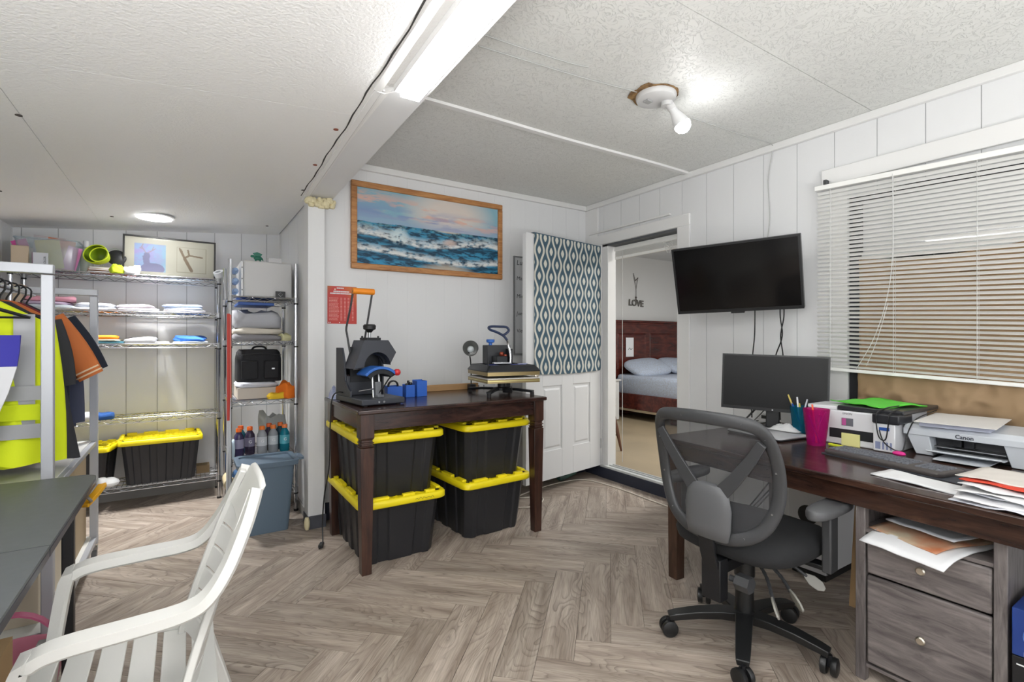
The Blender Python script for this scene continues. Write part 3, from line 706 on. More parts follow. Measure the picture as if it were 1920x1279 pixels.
# boxes on the rack's lower shelves
CREAM = mat('cream_carton', '#d8cdb8', .7); TAN = mat('tan_carton', '#bda98a', .8, var=.08, vscale=3)
def carton(label, x0, x1, y0, y1, z0, z1, mt_, cat='box', lid=True, name='cardboard_box', rz=0, group=None):
    cx, cy = (x0 + x1) / 2, (y0 + y1) / 2; t = thing(name, label, cat, (cx, cy, z0), rz, group); w_, d_, h = (x1 - x0) / 2, (y1 - y0) / 2, z1 - z0
    MB().box(-w_, w_, -d_, d_, 0, h - .002).build('body', mt_, t, bevel=.002)
    MB().box(-w_, -.0008, -d_, d_, h - .002, h).build('flap', mt_, t); MB().box(.0008, w_, -d_, d_, h - .002, h).build('flap', mt_, t)
    if lid: MB().box(-.022, .022, -d_ - .0006, -d_, h * .72, h).box(-.022, .022, -d_ - .0006, d_ + .0006, h, h + .0006).build('tape', mat('parcel_tape', '#cdb88f', .4), t)
    return t
carton('cream storage carton on the bottom shelf of the clothes rack', -.90, -.49, 2.66, 3.10, .138, .40, CREAM)
carton('tall tan cardboard carton at the far end of the rack, bottom shelf', -.90, -.475, 3.30, 3.64, .138, .62, TAN)
m = MB(); ls = []
for z, k in ((.40, .8), (.42, 1), (.50, 1.05), (.56, .8), (.585, .45), (.60, .15)):
    ls.append([(-.70 + .17 * k * math.cos(a) * (1 + .08 * math.sin(3 * a + z * 20)), 2.88 + .15 * k * math.sin(a), z + .01 * math.sin(5 * a)) for a in np.linspace(0, 2 * PI, 22)[:-1]])
tag(m.loops(ls).build('paper_bag', mat('brown_paper_bag', '#9c8058', .85, bump=.5, bscale=14), ang=70), 'crumpled brown paper bag resting on the cream carton', 'bag')

# ============================================================ FOLDING TABLE AT LEFT
FT = mat('grey_laminate', '#54585a', .5, var=.1, vscale=40, bump=.02, bscale=300); FE = mat('dark_edge_trim', '#2a2c36', .35)
t = thing('folding_table', 'low grey folding table with black edge and legs at the left', 'table', (-.64, 1.67, 0))
def top_half(y0, y1, rc):
    x0, x1 = -1.0, -.287; p = [(x0, y0)] if rc != 0 else []
    if rc == 1:
        return [(x0, y0), (x1, y0)] + [(x1 - .05 + .05 * math.cos(a), y1 - .05 + .05 * math.sin(a)) for a in np.linspace(0, PI / 2, 6)] + [(x0, y1)]
    return [(x1, y1), (x0, y1), (x0, y0)] + [(x1 - .05 + .05 * math.cos(a), y0 + .05 + .05 * math.sin(a)) for a in np.linspace(-PI / 2, 0, 6)]
for a in ((1.672, 2.47, 1), (.87, 1.668, 0)):
    o = MB().prism(top_half(*a), .732, .74).build('tabletop', FT, t, world=True, ang=50)
    q = [(x, y) for x, y in top_half(*a)]; MB().prism(q, .708, .7315).build('edge_trim', FE, o, world=True, ang=50, bevel=.003)
for y in (2.25, 1.1):
    for x in (-.34, -.94): MB().box(x - .016, x + .016, y - .018, y + .018, 0, .708).build('leg', BLACKM, t, world=True, bevel=.004)
MB().box(-.35, -.33, .95, 2.35, .685, .707).box(-.95, -.93, .95, 2.35, .685, .707).build('side_rail', BLACKM, t, world=True)
MB().tube([(-.30, 2.32, .69), (-.29, 2.335, .67), (-.30, 2.35, .66), (-.32, 2.36, .67)], .005).build('latch', STEEL, t, world=True)
t = thing('spring_clamp', 'yellow spring clamp with white pads gripping the far corner of the grey table', 'clamp', (-.285, 2.40, .66))
MB().sweep([(-.31, 2.34, .655), (-.285, 2.40, .68), (-.27, 2.45, .70)], [(-.008, -.012), (.008, -.012), (.008, .012), (-.008, .012)], side=(0, 0, 1)).build('handle', mat('clamp_yellow', '#e0a524', .4), t, world=True, bevel=.002)
MB().sphere((-.255, 2.47, .70), .026, 12, (1.3, 1, .75)).sphere((-.275, 2.46, .706), .02, 10).build('pad', WHITEP, t, world=True)

# pink basket and small box under the table
t = thing('pink_basket', 'pink plastic basket with hooped handle under the grey table', 'basket', (-.50, 2.30, 0)); PK = mat('pink_plastic', '#d98aa0', .4)
MB().lathe([(.10, 0), (.11, .01), (.145, .18), (.152, .185), (.148, .19), (.138, .18), (.10, .015)], (-.50, 2.30, 0), 24, cap=False).build('bowl', PK, t, world=True)
MB().sweep([(-.50 + .135 * math.cos(a), 2.30, .17 + .165 * math.sin(a)) for a in np.linspace(0, PI, 15)], [(-.016, -.003), (.016, -.003), (.016, .003), (-.016, .003)]).build('handle', mat('pink_handle', '#cf6d92', .4), t, world=True)
carton('small tan cardboard box standing at the lower left corner beside the pink basket', -.62, -.445, 1.95, 2.10, 0, .35, CARD)

# ============================================================ WHITE PLASTIC ARMCHAIR
WC = mat('chair_white_plastic', '#cfcfcb', .38, bump=.02, bscale=60)
t = thing('plastic_armchair', 'white moulded plastic armchair with slatted seat, turned to the grey table', 'chair', (-.03, 1.56, 0))
yn, yf = 1.335, 1.785
def rail_pts(yy, s):
    # s=+1 far side, -1 near side ; path: front foot, arm corner, arm, bend, back rail top
    c = 1.56; d = yy - c
    return bez([(-.345, c + d * 1.06, .0), (-.315, c + d * 1.05, .30), (-.275, c + d, .585), (-.255, c + d, .615), (-.21, c + d, .628), (-.10, c + d * 1.0, .632), (-.01, c + d * .98, .636), (.040, c + d * .95, .655), (.082, c + d * .88, .71), (.118, c + d * .76, .785), (.140, c + d * .64, .84), (.148, c + d * .57, .862)], 5)
for s_, yy in ((1, yf), (-1, yn)):
    pts = rail_pts(yy, s_); n = len(pts)
    def prof(i):
        f = i / (n - 1)
        w_ = .034 if f < .25 else (.027 if f < .7 else .027 - .007 * (f - .7) / .3)
        return [(-w_, -.016), (w_, -.016), (w_, .006), (w_ - .008, .013), (-w_ + .008, .013), (-w_, .006)]
    MB().sweep(pts, prof).build('armrest', WC, t, world=True, bevel=.003)
# back panel: two stiles narrowing to a rounded top, with cross slats
def bk(f, u):     # f 0 seat .. 1 top ; u -1..1 across
    z = .40 + (.865 - .40) * f; x = .005 + .135 * f ** 1.2 - .02 * (u * u) * (1 - f); hw = .185 - .045 * f - .02 * f ** 4
    return V(x, 1.56 + hw * u, z)
m = MB()
for sg in (-1, 1):
    m.sweep([bk(q / 14, sg) for q in range(15)], [(-.012, -.009), (.012, -.009), (.012, .008), (-.012, .008)])
m.build('back_stile', WC, t, world=True, bevel=.003)
pts = []
for a in np.linspace(0, PI, 13): pts.append(V(.155 + .035 * math.sin(a), 1.56 + .115 * math.cos(a) , .835 + .048 * math.sin(a)))
m = MB(); ls = []
for q in range(9):
    u = -1 + 2 * q / 8; hgt = .872 + .018 * (1 - u ** 4) ; p = V(.158, 1.56 + .135 * u, hgt); pb = bk(.80, u)
    th_ = V(.014, 0, .004); ls.append([p, p + th_, pb + th_, pb])
m.loops(ls).build('top_rail', WC, t, world=True, bevel=.006, seg=3)
for i in range(6):
    f0 = .02 + i * .132; f1 = f0 + .118
    m = MB(); ls = []
    for q in range(9):
        u = -1 + 2 * q / 8; a_, b_ = bk(f0, u), bk(f1, u); bow = V(.018 * (1 - u * u), 0, 0); a_ = a_ + bow; b_ = b_ + bow
        ls.append([a_, b_, b_ + V(.007, 0, 0), a_ + V(.007, 0, 0)])
    m.loops(ls).build('back_slat', WC, t, world=True, bevel=.002)
for i in range(6):
    x0 = -.33 + i * .068; z = .405 + (.018 * ((x0 + .10) / .2) ** 2 if x0 < -.1 else 0) - (.012 if i > 3 else 0)
    m = MB(); ls = []
    for q in range(9):
        u = -1 + 2 * q / 8; dz = .012 * u * u; y = 1.56 + .215 * u
        ls.append([(x0, y, z + dz), (x0 + .055, y, z + dz), (x0 + .055, y, z + dz - .008), (x0, y, z + dz - .008)])
    m.loops(ls).build('seat_slat', WC, t, world=True, bevel=.002)
m = MB()
for sg in (-1, 1):
    m.sweep([(-.335, 1.56 + sg * .225, .425), (-.1, 1.56 + sg * .225, .41), (.05, 1.56 + sg * .21, .405)], [(-.018, -.028), (.018, -.028), (.018, .006), (-.018, .006)])
m.box(-.35, -.332, 1.335, 1.785, .37, .425)
m.build('seat_rim', WC, t, world=True, bevel=.005)
for sg in (-1, 1):
    MB().sweep([(.035, 1.56 + sg * .20, .42), (.09, 1.56 + sg * .215, .22), (.15, 1.56 + sg * .235, 0)], lambda i: [(-.03 + .004 * i, -.014), (.03 - .004 * i, -.014), (.03 - .004 * i, .014), (-.03 + .004 * i, .014)]).build('rear_leg', WC, t, world=True, bevel=.004)
# ============================================================ DESK
DW = wood_mat('desk_wood', ['#1c1211', '#2d1d18', '#3d2921', '#533a2e'], along=(9, 1.2, 9), scale=3, rough=.17, wave=.3, bump=.05)
DWL = wood_mat('desk_leg_wood', ['#2a1b14', '#3b281e', '#4b362b', '#58443a'], along=(9, 9, 1.2), scale=3, rough=.35, wave=.3)
dk = thing('desk', 'long dark brown wooden desk under the blinds with printers and monitor', 'desk', (2.105, 1.815, 0), R(-3.77))
MB().box(0, 1.0, -1.95, 0, .712, .74).build('desktop', DW, dk, bevel=.006)
MB().box(.03, .052, -1.9, -.04, .638, .712).box(.948, .97, -1.9, -.04, .638, .712).box(.03, .97, -.062, -.04, .638, .712).build('apron', DW, dk, bevel=.002)
for x in (.03, .89):
    for y in (-.105, -1.9):
        m = MB(); m.loops([[(x + .033 + sx * k, y + .033 + sy * k, z) for sx, sy in ((1, 1), (-1, 1), (-1, -1), (1, -1))] for z, k in ((0, .028), (.712, .033))]); m.build('leg', DWL, dk, bevel=.002)
PM_d = PM[dk.name]

# ============================================================ FILE CABINET
GWM = wood_mat('grey_cabinet_wood', ['#4a4544', '#605a59', '#736c6a', '#837c79'], along=(9, 1.4, 9), scale=4, rough=.5, wave=.5)
GWV = wood_mat('grey_cabinet_wood_upright', ['#4a4544', '#5f5958', '#706a68', '#7e7875'], along=(9, 9, 1.4), scale=4, rough=.5, wave=.5)
c = thing('file_cabinet', 'grey wood two-drawer cabinet with round metal knobs under the desk', 'cabinet', (2.3, .66, 0))
CX0, CX1, CY0, CY1 = 2.085, 2.52, .452, .864
for x in (CX0, CX1 - .03):
    for y in (CY0, CY1 - .032): MB().box(x, x + .03, y, y + .032, 0, .636).build('corner_post', GWV, c, world=True, bevel=.002)
MB().box(CX0 + .03, CX1 - .03, CY0 + .004, CY0 + .014, .05, .636).build('side_panel', GWV, c, world=True)
MB().box(CX0 + .03, CX1 - .03, CY1 - .014, CY1 - .004, .05, .636).build('side_panel', GWV, c, world=True)
MB().box(CX1 - .012, CX1 - .004, CY0 + .03, CY1 - .03, .05, .636).build('back_panel', GWV, c, world=True)
MB().box(CX0 + .008, CX1 - .012, CY0 + .014, CY1 - .014, .545, .558).build('shelf', GWM, c, world=True)
MB().box(CX0 + .01, CX1 - .012, CY0 + .03, CY1 - .03, .05, .062).build('bottom_panel', GWM, c, world=True)
for z0_, z1_ in ((.398, .541), (.072, .390)):
    d_ = MB().box(CX0 + .002, CX0 + .022, CY0 + .036, CY1 - .036, z0_, z1_).build('drawer', GWM, c, world=True, bevel=.006, seg=2)
    zc = z0_ + (z1_ - z0_) * .52; yc = .662
    MB().lathe([(.006, 0), (.006, .012), (.013, .016), (.014, .022), (.010, .026)], n=16, m=Matrix.Translation((CX0 + .002, yc, zc)) @ Matrix.Rotation(R(-90), 4, 'Y')).build('knob', mat('brushed_nickel', '#cfc8ba', .3, 1), d_, world=True)
# papers in the open slot
def sheet(name, label, cx, cy, z, w_, d_, rz, mt_, cat='paper', group=None, wav=.003, droop=0, seed=0, thick=0.0012, up=0):
    n = 14; u = np.linspace(-.5, .5, n); X, Y = np.meshgrid(u * w_, u * d_)
    Z_ = wav * (vnoise((X * 18 + 9 + seed), (Y * 18 + 9), seed) - .3) * 2
    if droop: Z_ = Z_ - droop * np.clip((-X / w_ - .1), 0, 1) ** 2 * 4
    if up: Z_ = Z_ + up * np.clip((X / w_), 0, 1) ** 2
    c_, s_ = math.cos(rz), math.sin(rz)
    P = np.stack([cx + X * c_ - Y * s_, cy + X * s_ + Y * c_, z + np.maximum(Z_, -.5)], -1)
    o = grid_mesh(name, P, mt_)
    md = o.modifiers.new('thick', 'SOLIDIFY'); md.thickness = thick; md.offset = 1
    return tag(o, label, cat, group) if label else o
sheet('paper_sheet', 'white sheets drooping over the front of the cabinet slot, lowest of the papers', 2.16, .665, .560, .33, .26, R(-12), PAPER, droop=.05, thick=.004)
sheet('map_print', 'orange and green printed map lying on the drooping white sheets', 2.20, .675, .568, .27, .24, R(-20), mat('map_print', '#b9b29a', .8, col2='#b5683f', vscale=9), cat='paper', droop=.02, thick=.003, seed=4)
sheet('paper_sheet', 'pale grey sheets on top of the pile in the cabinet slot', 2.27, .66, .582, .26, .22, R(-15), mat('pale_paper', '#cfd2d8', .8), thick=.005, seed=6)

# blue and black boxes beyond the cabinet
def pbox(label, x0, x1, y0, y1, z0, z1, body, face_mk):
    t = thing('product_box', label, 'box', ((x0 + x1) / 2, (y0 + y1) / 2, z0)); MB().box(x0, x1, y0, y1, z0, z1).build('carton', body, t, world=True, bevel=.002); face_mk(t); return t
def f1(t):
    m = MB(); m.tube([(2.0685, .36 + .055 * math.cos(a), .375 + .04 * math.sin(a)) for a in np.linspace(0, 2 * PI, 25)[:-1]], .0025, 5, closed=True); m.build('printed_ring', mat('light_blue_print', '#4a6bb0'), t, world=True)
    text('lettering', '100 MIN', .018, PAPER, t, frame((2.069, .385, .322), (0, -1, 0), (0, 0, 1)))
pbox('blue product box on the floor stack to the right of the cabinet, topmost', 2.07, 2.30, .20, .44, .312, .452, mat('box_blue', '#1c3a80', .35), f1)
def f2(t):
    MB().cyl((2.0695, .36, .20), (2.068, .36, .20), .018, n=16).build('printed_disc', mat('grey_print', '#8f9094'), t, world=True)
    MB().box(2.069, 2.07, .21, .43, .285, .289).build('printed_line', PAPER, t, world=True)
pbox('black product box under the blue one to the right of the cabinet', 2.07, 2.30, .20, .44, .135, .31, mat('box_black', '#17181b', .4), f2)
pbox('dark box with copper edge line at the bottom of the stack right of the cabinet', 2.07, 2.30, .20, .44, 0, .133, mat('box_black'), lambda t: MB().box(2.069, 2.07, .21, .43, .12, .123).build('printed_line', mat('copper_print', '#a8744c', .4, .5), t, world=True) and None)

# under the desk
t = thing('computer_tower', 'white computer tower with dark round vent standing under the desk', 'computer', (2.9, 1.37, 0))
MB().box(2.74, 3.08, 1.27, 1.46, .04, .50).build('case', mat('tower_white', '#c9cacc', .4), t, world=True, bevel=.004)
MB().cyl((2.739, 1.36, .33), (2.742, 1.36, .33), .05, n=20).build('vent', BLACKP, t, world=True)
MB().box(2.745, 2.765, 1.262, 1.2695, .05, .49).build('edge_strip', BLACKP, t, world=True); MB().box(2.76, 3.06, 1.28, 1.45, 0, .04).build('foot', BLACKP, t, world=True)
tag(MB().sweep([(2.62, 1.06, .0), (2.80, 1.10, .634)], [(-.05, -.008), (.05, -.008), (.05, .008), (-.05, .008)], side=(0, 1, 0)).build('wooden_board', mat('pine_board', '#c3a173', .6, var=.12, vscale=5), bevel=.002), 'tan wooden board leaning under the desk behind the cabinet', 'board')
t = thing('power_strip', 'white power strip with plugged black leads lying on the floor behind the office chair', 'power strip', (2.85, 1.85, 0))
MB().box(2.80, 3.12, 1.83, 1.88, 0, .035).build('body', WHITEP, t, world=True, bevel=.005)
for x in (2.86, 2.93, 3.0): MB().box(x - .015, x + .015, 1.84, 1.87, .035, .065).build('plug', BLACKP, t, world=True, bevel=.003)
for i, (a, b_, lb) in enumerate(((2.86, 3.17, 'leftmost'), (2.93, 3.15, 'middle'), (3.0, 3.16, 'rightmost'))):
    tag(MB().tube(bez([(a, 1.855, .066), (a + .01, 1.84, .14), (a + .05 + .04 * i, 1.75 - .07 * i, .28 + .1 * i), (b_, 1.70 - .1 * i, .50), (b_, 1.62 - .1 * i, .66), (b_, 1.6 - .1 * i, .80)], 6), .004).build('power_lead', BLACKP), 'black lead rising from the power strip to the desktop, ' + lb + ' of three', 'cable', 'leads under the desk')
tag(MB().tube([(3.10 + .05 * math.cos(a) * .3, 1.25 + .14 * math.cos(a), .48 + .13 * math.sin(a)) for a in np.linspace(0, 2 * PI, 30)[:-1]], .004, closed=True).build('cable_loop', BLACKP), 'coiled black cable hanging in a loop below the desktop by the wall', 'cable')

# ============================================================ OFFICE CHAIR
OC = mat('office_grey_plastic', '#3c3d3f', .42); OCL = mat('office_pad_grey', '#58595b', .40); OCS = mat('office_seat_cloth', '#202123', .9, bump=.15, bscale=500); OCB = mat('office_black', '#1a1b1c', .38)
oc = thing('office_chair', 'black mesh-back swivel office chair on five castors in front of the desk', 'chair', (1.945, 1.218, 0), R(3))
def outl(n=5):
    h_ = [(0, .500), (-.10, .508), (-.185, .555), (-.232, .65), (-.245, .76), (-.238, .86), (-.215, .925), (-.16, .953), (0, .962)]
    full = h_ + [(-u, v) for u, v in reversed(h_[1:-1])]
    P = [V(u, v, 0) for u, v in full]; out = []
    for i in range(len(P)):
        p0, p1, p2, p3 = P[i - 1], P[i], P[(i + 1) % len(P)], P[(i + 2) % len(P)]
        for k in range(n):
            t_ = k / n; out.append(.5 * ((2 * p1) + (p2 - p0) * t_ + (2 * p0 - 5 * p1 + 4 * p2 - p3) * t_ * t_ + (3 * p1 - p0 - 3 * p2 + p3) * t_ ** 3))
    return out
def bkp(u, v, off=0): return V(-.255 - .075 * (v - .5) / .47 + 1.05 * u * u * .9 + .03 * math.sin((v - .5) / .47 * PI) - off, u, v)
O_ = outl()
m = MB(); ls = []
for i, p in enumerate(O_):
    cpt = bkp(p.x, p.y); tg = (bkp(O_[(i + 1) % len(O_)].x, O_[(i + 1) % len(O_)].y) - bkp(O_[i - 1].x, O_[i - 1].y)).normalized()
    fw = V(1, 0, 0); inn = tg.cross(fw).normalized(); fw = inn.cross(tg).normalized(); ls.append([cpt + inn * .025 * math.cos(a) + fw * .012 * math.sin(a) for a in np.linspace(0, 2 * PI, 13)[:-1]])
m.loops(ls + [ls[0]], cap=False)
bf = m.build('back_frame', OC, oc, ang=80)
m = MB()
for i in range(0, len(O_), 7):
    p = O_[i]; q_ = bkp(p.x * .985, p.y, .0); m.cyl(q_ + V(-.008, 0, 0), q_ + V(-.0115, 0, 0), .004, n=8)
m.build('frame_screw', STEEL, bf)
# mesh membrane
cen = V(0, .74, 0); rings = []
for k in range(0, 9):
    f = k / 8; rings.append([bkp(cen.x + (p.x - cen.x) * f * .97, cen.y + (p.y - cen.y) * f * .97, -.006) for p in O_])
m = MB(); m.loops(rings[1:], cap=False); m.add(rings[1] + [bkp(0, .74, -.006)], [(i, (i + 1) % len(O_), len(O_)) for i in range(len(O_))])
MESH = D.materials.new('chair_mesh'); MESH.use_nodes = True; nt = MESH.node_tree; nt.nodes.clear(); N = nt.nodes.new
t1 = N('ShaderNodeBsdfTransparent'); p1_ = N('ShaderNodeBsdfPrincipled'); p1_.inputs['Base Color'].default_value = lin('#3c3d40'); p1_.inputs['Roughness'].default_value = .7
mx = N('ShaderNodeMixShader'); mx.inputs[0].default_value = .64; ot = N('ShaderNodeOutputMaterial'); nt.links.new(t1.outputs[0], mx.inputs[1]); nt.links.new(p1_.outputs[0], mx.inputs[2]); nt.links.new(mx.outputs[0], ot.inputs[0])
m.build('mesh_back', MESH, oc, ang=80)
# Y shaped support and lumbar pod
def ybar(sg):
    pts = [(0.0, .60), (sg * .05, .665), (sg * .11, .735), (sg * .17, .815), (sg * .215, .885)]
    return bez([bkp(u, v, .014) for u, v in pts], 5)
for sg in (-1, 1): MB().sweep(ybar(sg), lambda i: [(-.034 + .0008 * i, -.006), (.034 - .0008 * i, -.006), (.030 - .0008 * i, .010), (-.030 + .0008 * i, .010)], side=(0, .7, -.7 * sg)).build('back_brace', OC, oc, bevel=.003)
ls = []
for k, (v, hw, th_) in enumerate(((.485, .07, .010), (.495, .085, .03), (.54, .095, .038), (.61, .098, .040), (.665, .088, .036), (.695, .062, .024), (.703, .03, .012))):
    ls.append([bkp(math.copysign(abs(math.cos(a)) ** .7, math.cos(a)) * hw, v, .0 + th_ * (.5 - .5 * math.sin(a)) + .0) for a in np.linspace(0, 2 * PI, 25)[:-1]])
MB().loops(ls).build('lumbar_pod', OCL, oc, ang=70)
MB().sweep([bkp(0, .50, .02), V(-.262, 0, .43), V(-.225, 0, .335)], [(-.032, -.006), (.032, -.006), (.032, .006), (-.032, .006)]).build('back_bracket', BLACKM, oc, bevel=.002)
MB().box(-.245, -.19, -.040, .040, .245, .405).box(-.20, .05, -.035, .035, .345, .39).build('tilt_bracket', BLACKM, oc, bevel=.003)
MB().cyl((-.185, -.045, .33), (-.185, -.10, .33), .012, n=10).tube([(-.185, -.075, .33), (-.185, -.13, .33)], .032, 6).build('tension_knob', DARKP, oc, ang=20)
# seat
ls = []
for z, k, e in ((.395, .72, 0), (.40, .86, 0), (.418, .97, 0), (.445, 1.0, .0), (.468, .98, .004), (.485, .90, .008), (.492, .7, .006), (.490, .4, 0)):
    ls.append([V(.045 + .262 * k * math.copysign(abs(math.cos(a)) ** .62, math.cos(a)), .262 * k * math.copysign(abs(math.sin(a)) ** .62, math.sin(a)), z + e * abs(math.sin(a)) - (.02 * max(0, math.cos(a)) ** 3 * (k > .8))) for a in np.linspace(0, 2 * PI, 41)[:-1]])
MB().loops(ls).build('seat', OCS, oc, ang=85)
for sg in (-1, 1):
    y = .33 if sg > 0 else -.288
    m = MB(); ls = []
    for z, k in ((.594, .8), (.600, .97), (.616, 1), (.626, .93), (.630, .75)):
        ls.append([V(.09 + (.155 * math.copysign(abs(math.cos(a)) ** .75, math.cos(a))) * (.94 + .06 * k), y + .048 * k * math.copysign(abs(math.sin(a)) ** .8, math.sin(a)), z) for a in np.linspace(0, 2 * PI, 33)[:-1]])
    ap = MB().loops(ls).build('arm_pad', OCL, oc, ang=75)
    MB().box(.055, .12, y - .017, y + .017, .37, .594).build('arm_post', OC, oc, bevel=.006)
    MB().box(.06, .115, min(0, y), max(0, y), .375, .393).build('arm_bar', OCB, oc, bevel=.003)
MB().cyl((0, 0, .27), (0, 0, .36), .022, n=16).build('gas_piston', STEEL, oc)
MB().lathe([(.044, .09), (.044, .125), (.036, .13), (.036, .27), (.040, .275), (.040, .345)], n=24).build('gas_column', OCB, oc)
for i in range(5):
    a = R(-8 + 72 * i); d_ = V(math.cos(a), math.sin(a), 0); sd = V(-math.sin(a), math.cos(a), 0)
    pts = [d_ * .03 + V(0, 0, .105), d_ * .10 + V(0, 0, .108), d_ * .19 + V(0, 0, .100), d_ * .27 + V(0, 0, .086), d_ * .305 + V(0, 0, .078)]
    MB().sweep(pts, lambda i: [(-.036 + .003 * i, -.022 + .002 * i), (.036 - .003 * i, -.022 + .002 * i), (.024 - .001 * i, .020 - .002 * i), (-.024 + .001 * i, .020 - .002 * i)], side=sd).build('base_arm', OCB, oc, bevel=.004)
    p = d_ * .305; ra = R(40 * i + 20); ax = V(math.cos(a + ra), math.sin(a + ra), 0)
    cs = MB()
    for s2 in (-1, 1): cs.tube([p + ax * s2 * .007 + V(0, 0, .034), p + ax * s2 * .013 + V(0, 0, .034), p + ax * s2 * .026 + V(0, 0, .034), p + ax * s2 * .030 + V(0, 0, .034)], [.031, .034, .033, .022], 18)
    w_ = cs.build('caster', OCB, oc, ang=50)
    MB().cyl(p + V(0, 0, .03), p + V(0, 0, .075), .010, n=10).build('caster_stem', BLACKM, w_)
for (p0, p1, p2) in (((-.02, -.05, .375), (-.06, -.12, .33), (-.135, -.185, .285)), ((.0, -.06, .375), (-.0, -.14, .33), (-.03, -.20, .29)), ((.06, -.05, .385), (.10, -.12, .35), (.135, -.185, .30))):
    pts = bez([p0, p1, p2], 8); lv = MB().tube(pts, [.006 + .0015 * (i % 2) for i in range(len(pts))], 8).build('lever', DARKP, oc)
    dr = (V(*p2) - V(*p1)).normalized()
    MB().sweep([V(*p2) - dr * .01, V(*p2) + dr * .02, V(*p2) + dr * .055, V(*p2) + dr * .075], lambda i: [(-[.008, .021, .020, .007][i], -.004), ([.008, .021, .020, .007][i], -.004), ([.008, .021, .020, .007][i], .004), (-[.008, .021, .020, .007][i], .004)], side=(0, .5, 1)).build('lever_paddle', mat('lever_grey', '#8d8b84', .25), lv, bevel=.002)

# ============================================================ TV, MONITOR, DESK ITEMS
SCR = mat('screen_glass', '#0b0b0c', .12, spec=.5); SCM = mat('matt_screen', '#141516', .42, spec=.3); BEZ = mat('bezel', '#1e1f21', .35)
def euler_frame(c_, rz, ry, rx): return Matrix.Translation(c_) @ Matrix.Rotation(R(rz), 4, 'Z') @ Matrix.Rotation(R(ry), 4, 'Y') @ Matrix.Rotation(R(rx), 4, 'X')
M1 = euler_frame((2.919, 1.9, 1.65), 19.7, -15.8, -.9)
t = thing('television', 'black flat television tilted on a wall bracket between door and blinds', 'television', (3.19, 1.85, 1.65))
w2, h2 = .38, .2233
MB().box(.006, .045, -w2, w2, -h2, h2, M1).build('housing', BEZ, t, world=True, bevel=.004)
m = MB(); b1 = .013
for y0_, y1_, z0_, z1_ in ((-w2, w2, h2 - b1, h2), (-w2, w2, -h2, -h2 + .020), (-w2, -w2 + b1, -h2 + .02, h2 - b1), (w2 - b1, w2, -h2 + .02, h2 - b1)): m.box(0, .0055, y0_, y1_, z0_, z1_, M1)
m.build('bezel', BEZ, t, world=True)
MB().box(.003, .0058, -w2 + b1, w2 - b1, -h2 + .02, h2 - b1, M1).build('screen', SCR, t, world=True)
MB().box(-.002, .02, -.005 - .04, -.005 + .04, -h2 - .010, -h2, M1).build('sensor', BEZ, t, world=True)
MB().box(.045, .075, -.12, .12, -.13, .10, M1).build('rear_cover', BLACKP, t, world=True, bevel=.01)
p = M1 @ V(.075, 0, 0); MB().tube([p, (3.08, 1.98, 1.64), (3.17, 1.86, 1.65)], .018, 8).box(3.165, 3.187, 1.80, 1.92, 1.56, 1.74).build('wall_bracket', BLACKM, t, world=True)
def W2(yl, z): return M1 @ V(.03, yl, z)
for i, (yl, ye, lb) in enumerate(((-.10, 1.70, 'single one at the left'), (-.245, 1.62, 'left strand of the crossing pair'), (-.265, 1.56, 'right strand of the crossing pair'))):
    p = M1 @ V(.05, yl, -.18); s_ = (-1) ** i
    tag(MB().tube(bez([p, p + V(.008, .004, -.10), p + V(.016, .012 + .016 * s_ * (i > 0), -.22), p + V(.022, .03 - .014 * s_ * (i > 0), -.36), p + V(.03, .04, -.5), (p.x + .04, p.y + .05, .9), (p.x + .05, p.y + .05, .745)], 7), .0042).build('cable', BLACKP), 'black cable hanging from the television to the desk, ' + lb, 'cable', 'television cables')
M2 = euler_frame((2.771, 1.562, 1.007), 25.4, 1.3, 1.4)
t = thing('monitor', 'black desktop monitor on a round stand, switched off, left end of the desk', 'monitor', (2.86, 1.60, .74))
w2, h2 = .27, .1593
MB().box(.003, .03, -w2, w2, -h2, h2, M2).build('housing', BEZ, t, world=True, bevel=.004)
m = MB(); b1 = .009
for y0_, y1_, z0_, z1_ in ((-w2, w2, h2 - b1, h2), (-w2, w2, -h2, -h2 + .017), (-w2, -w2 + b1, -h2 + .017, h2 - b1), (w2 - b1, w2, -h2 + .017, h2 - b1)): m.box(0, .003, y0_, y1_, z0_, z1_, M2)
m.build('bezel', BEZ, t, world=True)
MB().box(.0015, .0032, -w2 + b1, w2 - b1, -h2 + .017, h2 - b1, M2).build('screen', SCM, t, world=True)
MB().cyl(M2 @ V(.0, 0, -h2 + .008), M2 @ V(-.001, 0, -h2 + .008), .004, n=10).build('badge', STEEL, t, world=True)
MB().box(.035, .055, -.035, .035, -.262, .02, M2).build('neck', BLACKP, t, world=True, bevel=.005)
cc = M2 @ V(.04, 0, 0); MB().lathe([(.105, 0), (.11, .005), (.10, .012), (.04, .018)], (cc.x, cc.y, .7405), 28).build('base', BLACKP, t, world=True, ang=50)
lp = thing('laptop', 'closed silver laptop on the desk in front of the monitor', 'laptop', (2.61, 1.505, .74), R(-8))
m = MB(); MB().loops([[(x, y, z) for x, y in rrect(.235 - k, .33 - k, .018, 4)] for z, k in ((.002, .01), (.008, 0), (.011, 0))]).build('base', mat('laptop_base', '#5b5d60', .4, .5), lp, ang=50)
MB().loops([[(x, y, z) for x, y in rrect(.235 - k, .33 - k, .018, 4)] for z, k in ((.0115, 0), (.017, 0), (.019, .006))]).build('lid', mat('laptop_silver', '#c3c5c8', .3, .15), lp, ang=50)
P = []
u = np.linspace(-1, 1, 22); X_, Y_ = np.meshgrid(u, u); rr = np.sqrt(X_ ** 2 + Y_ ** 2)
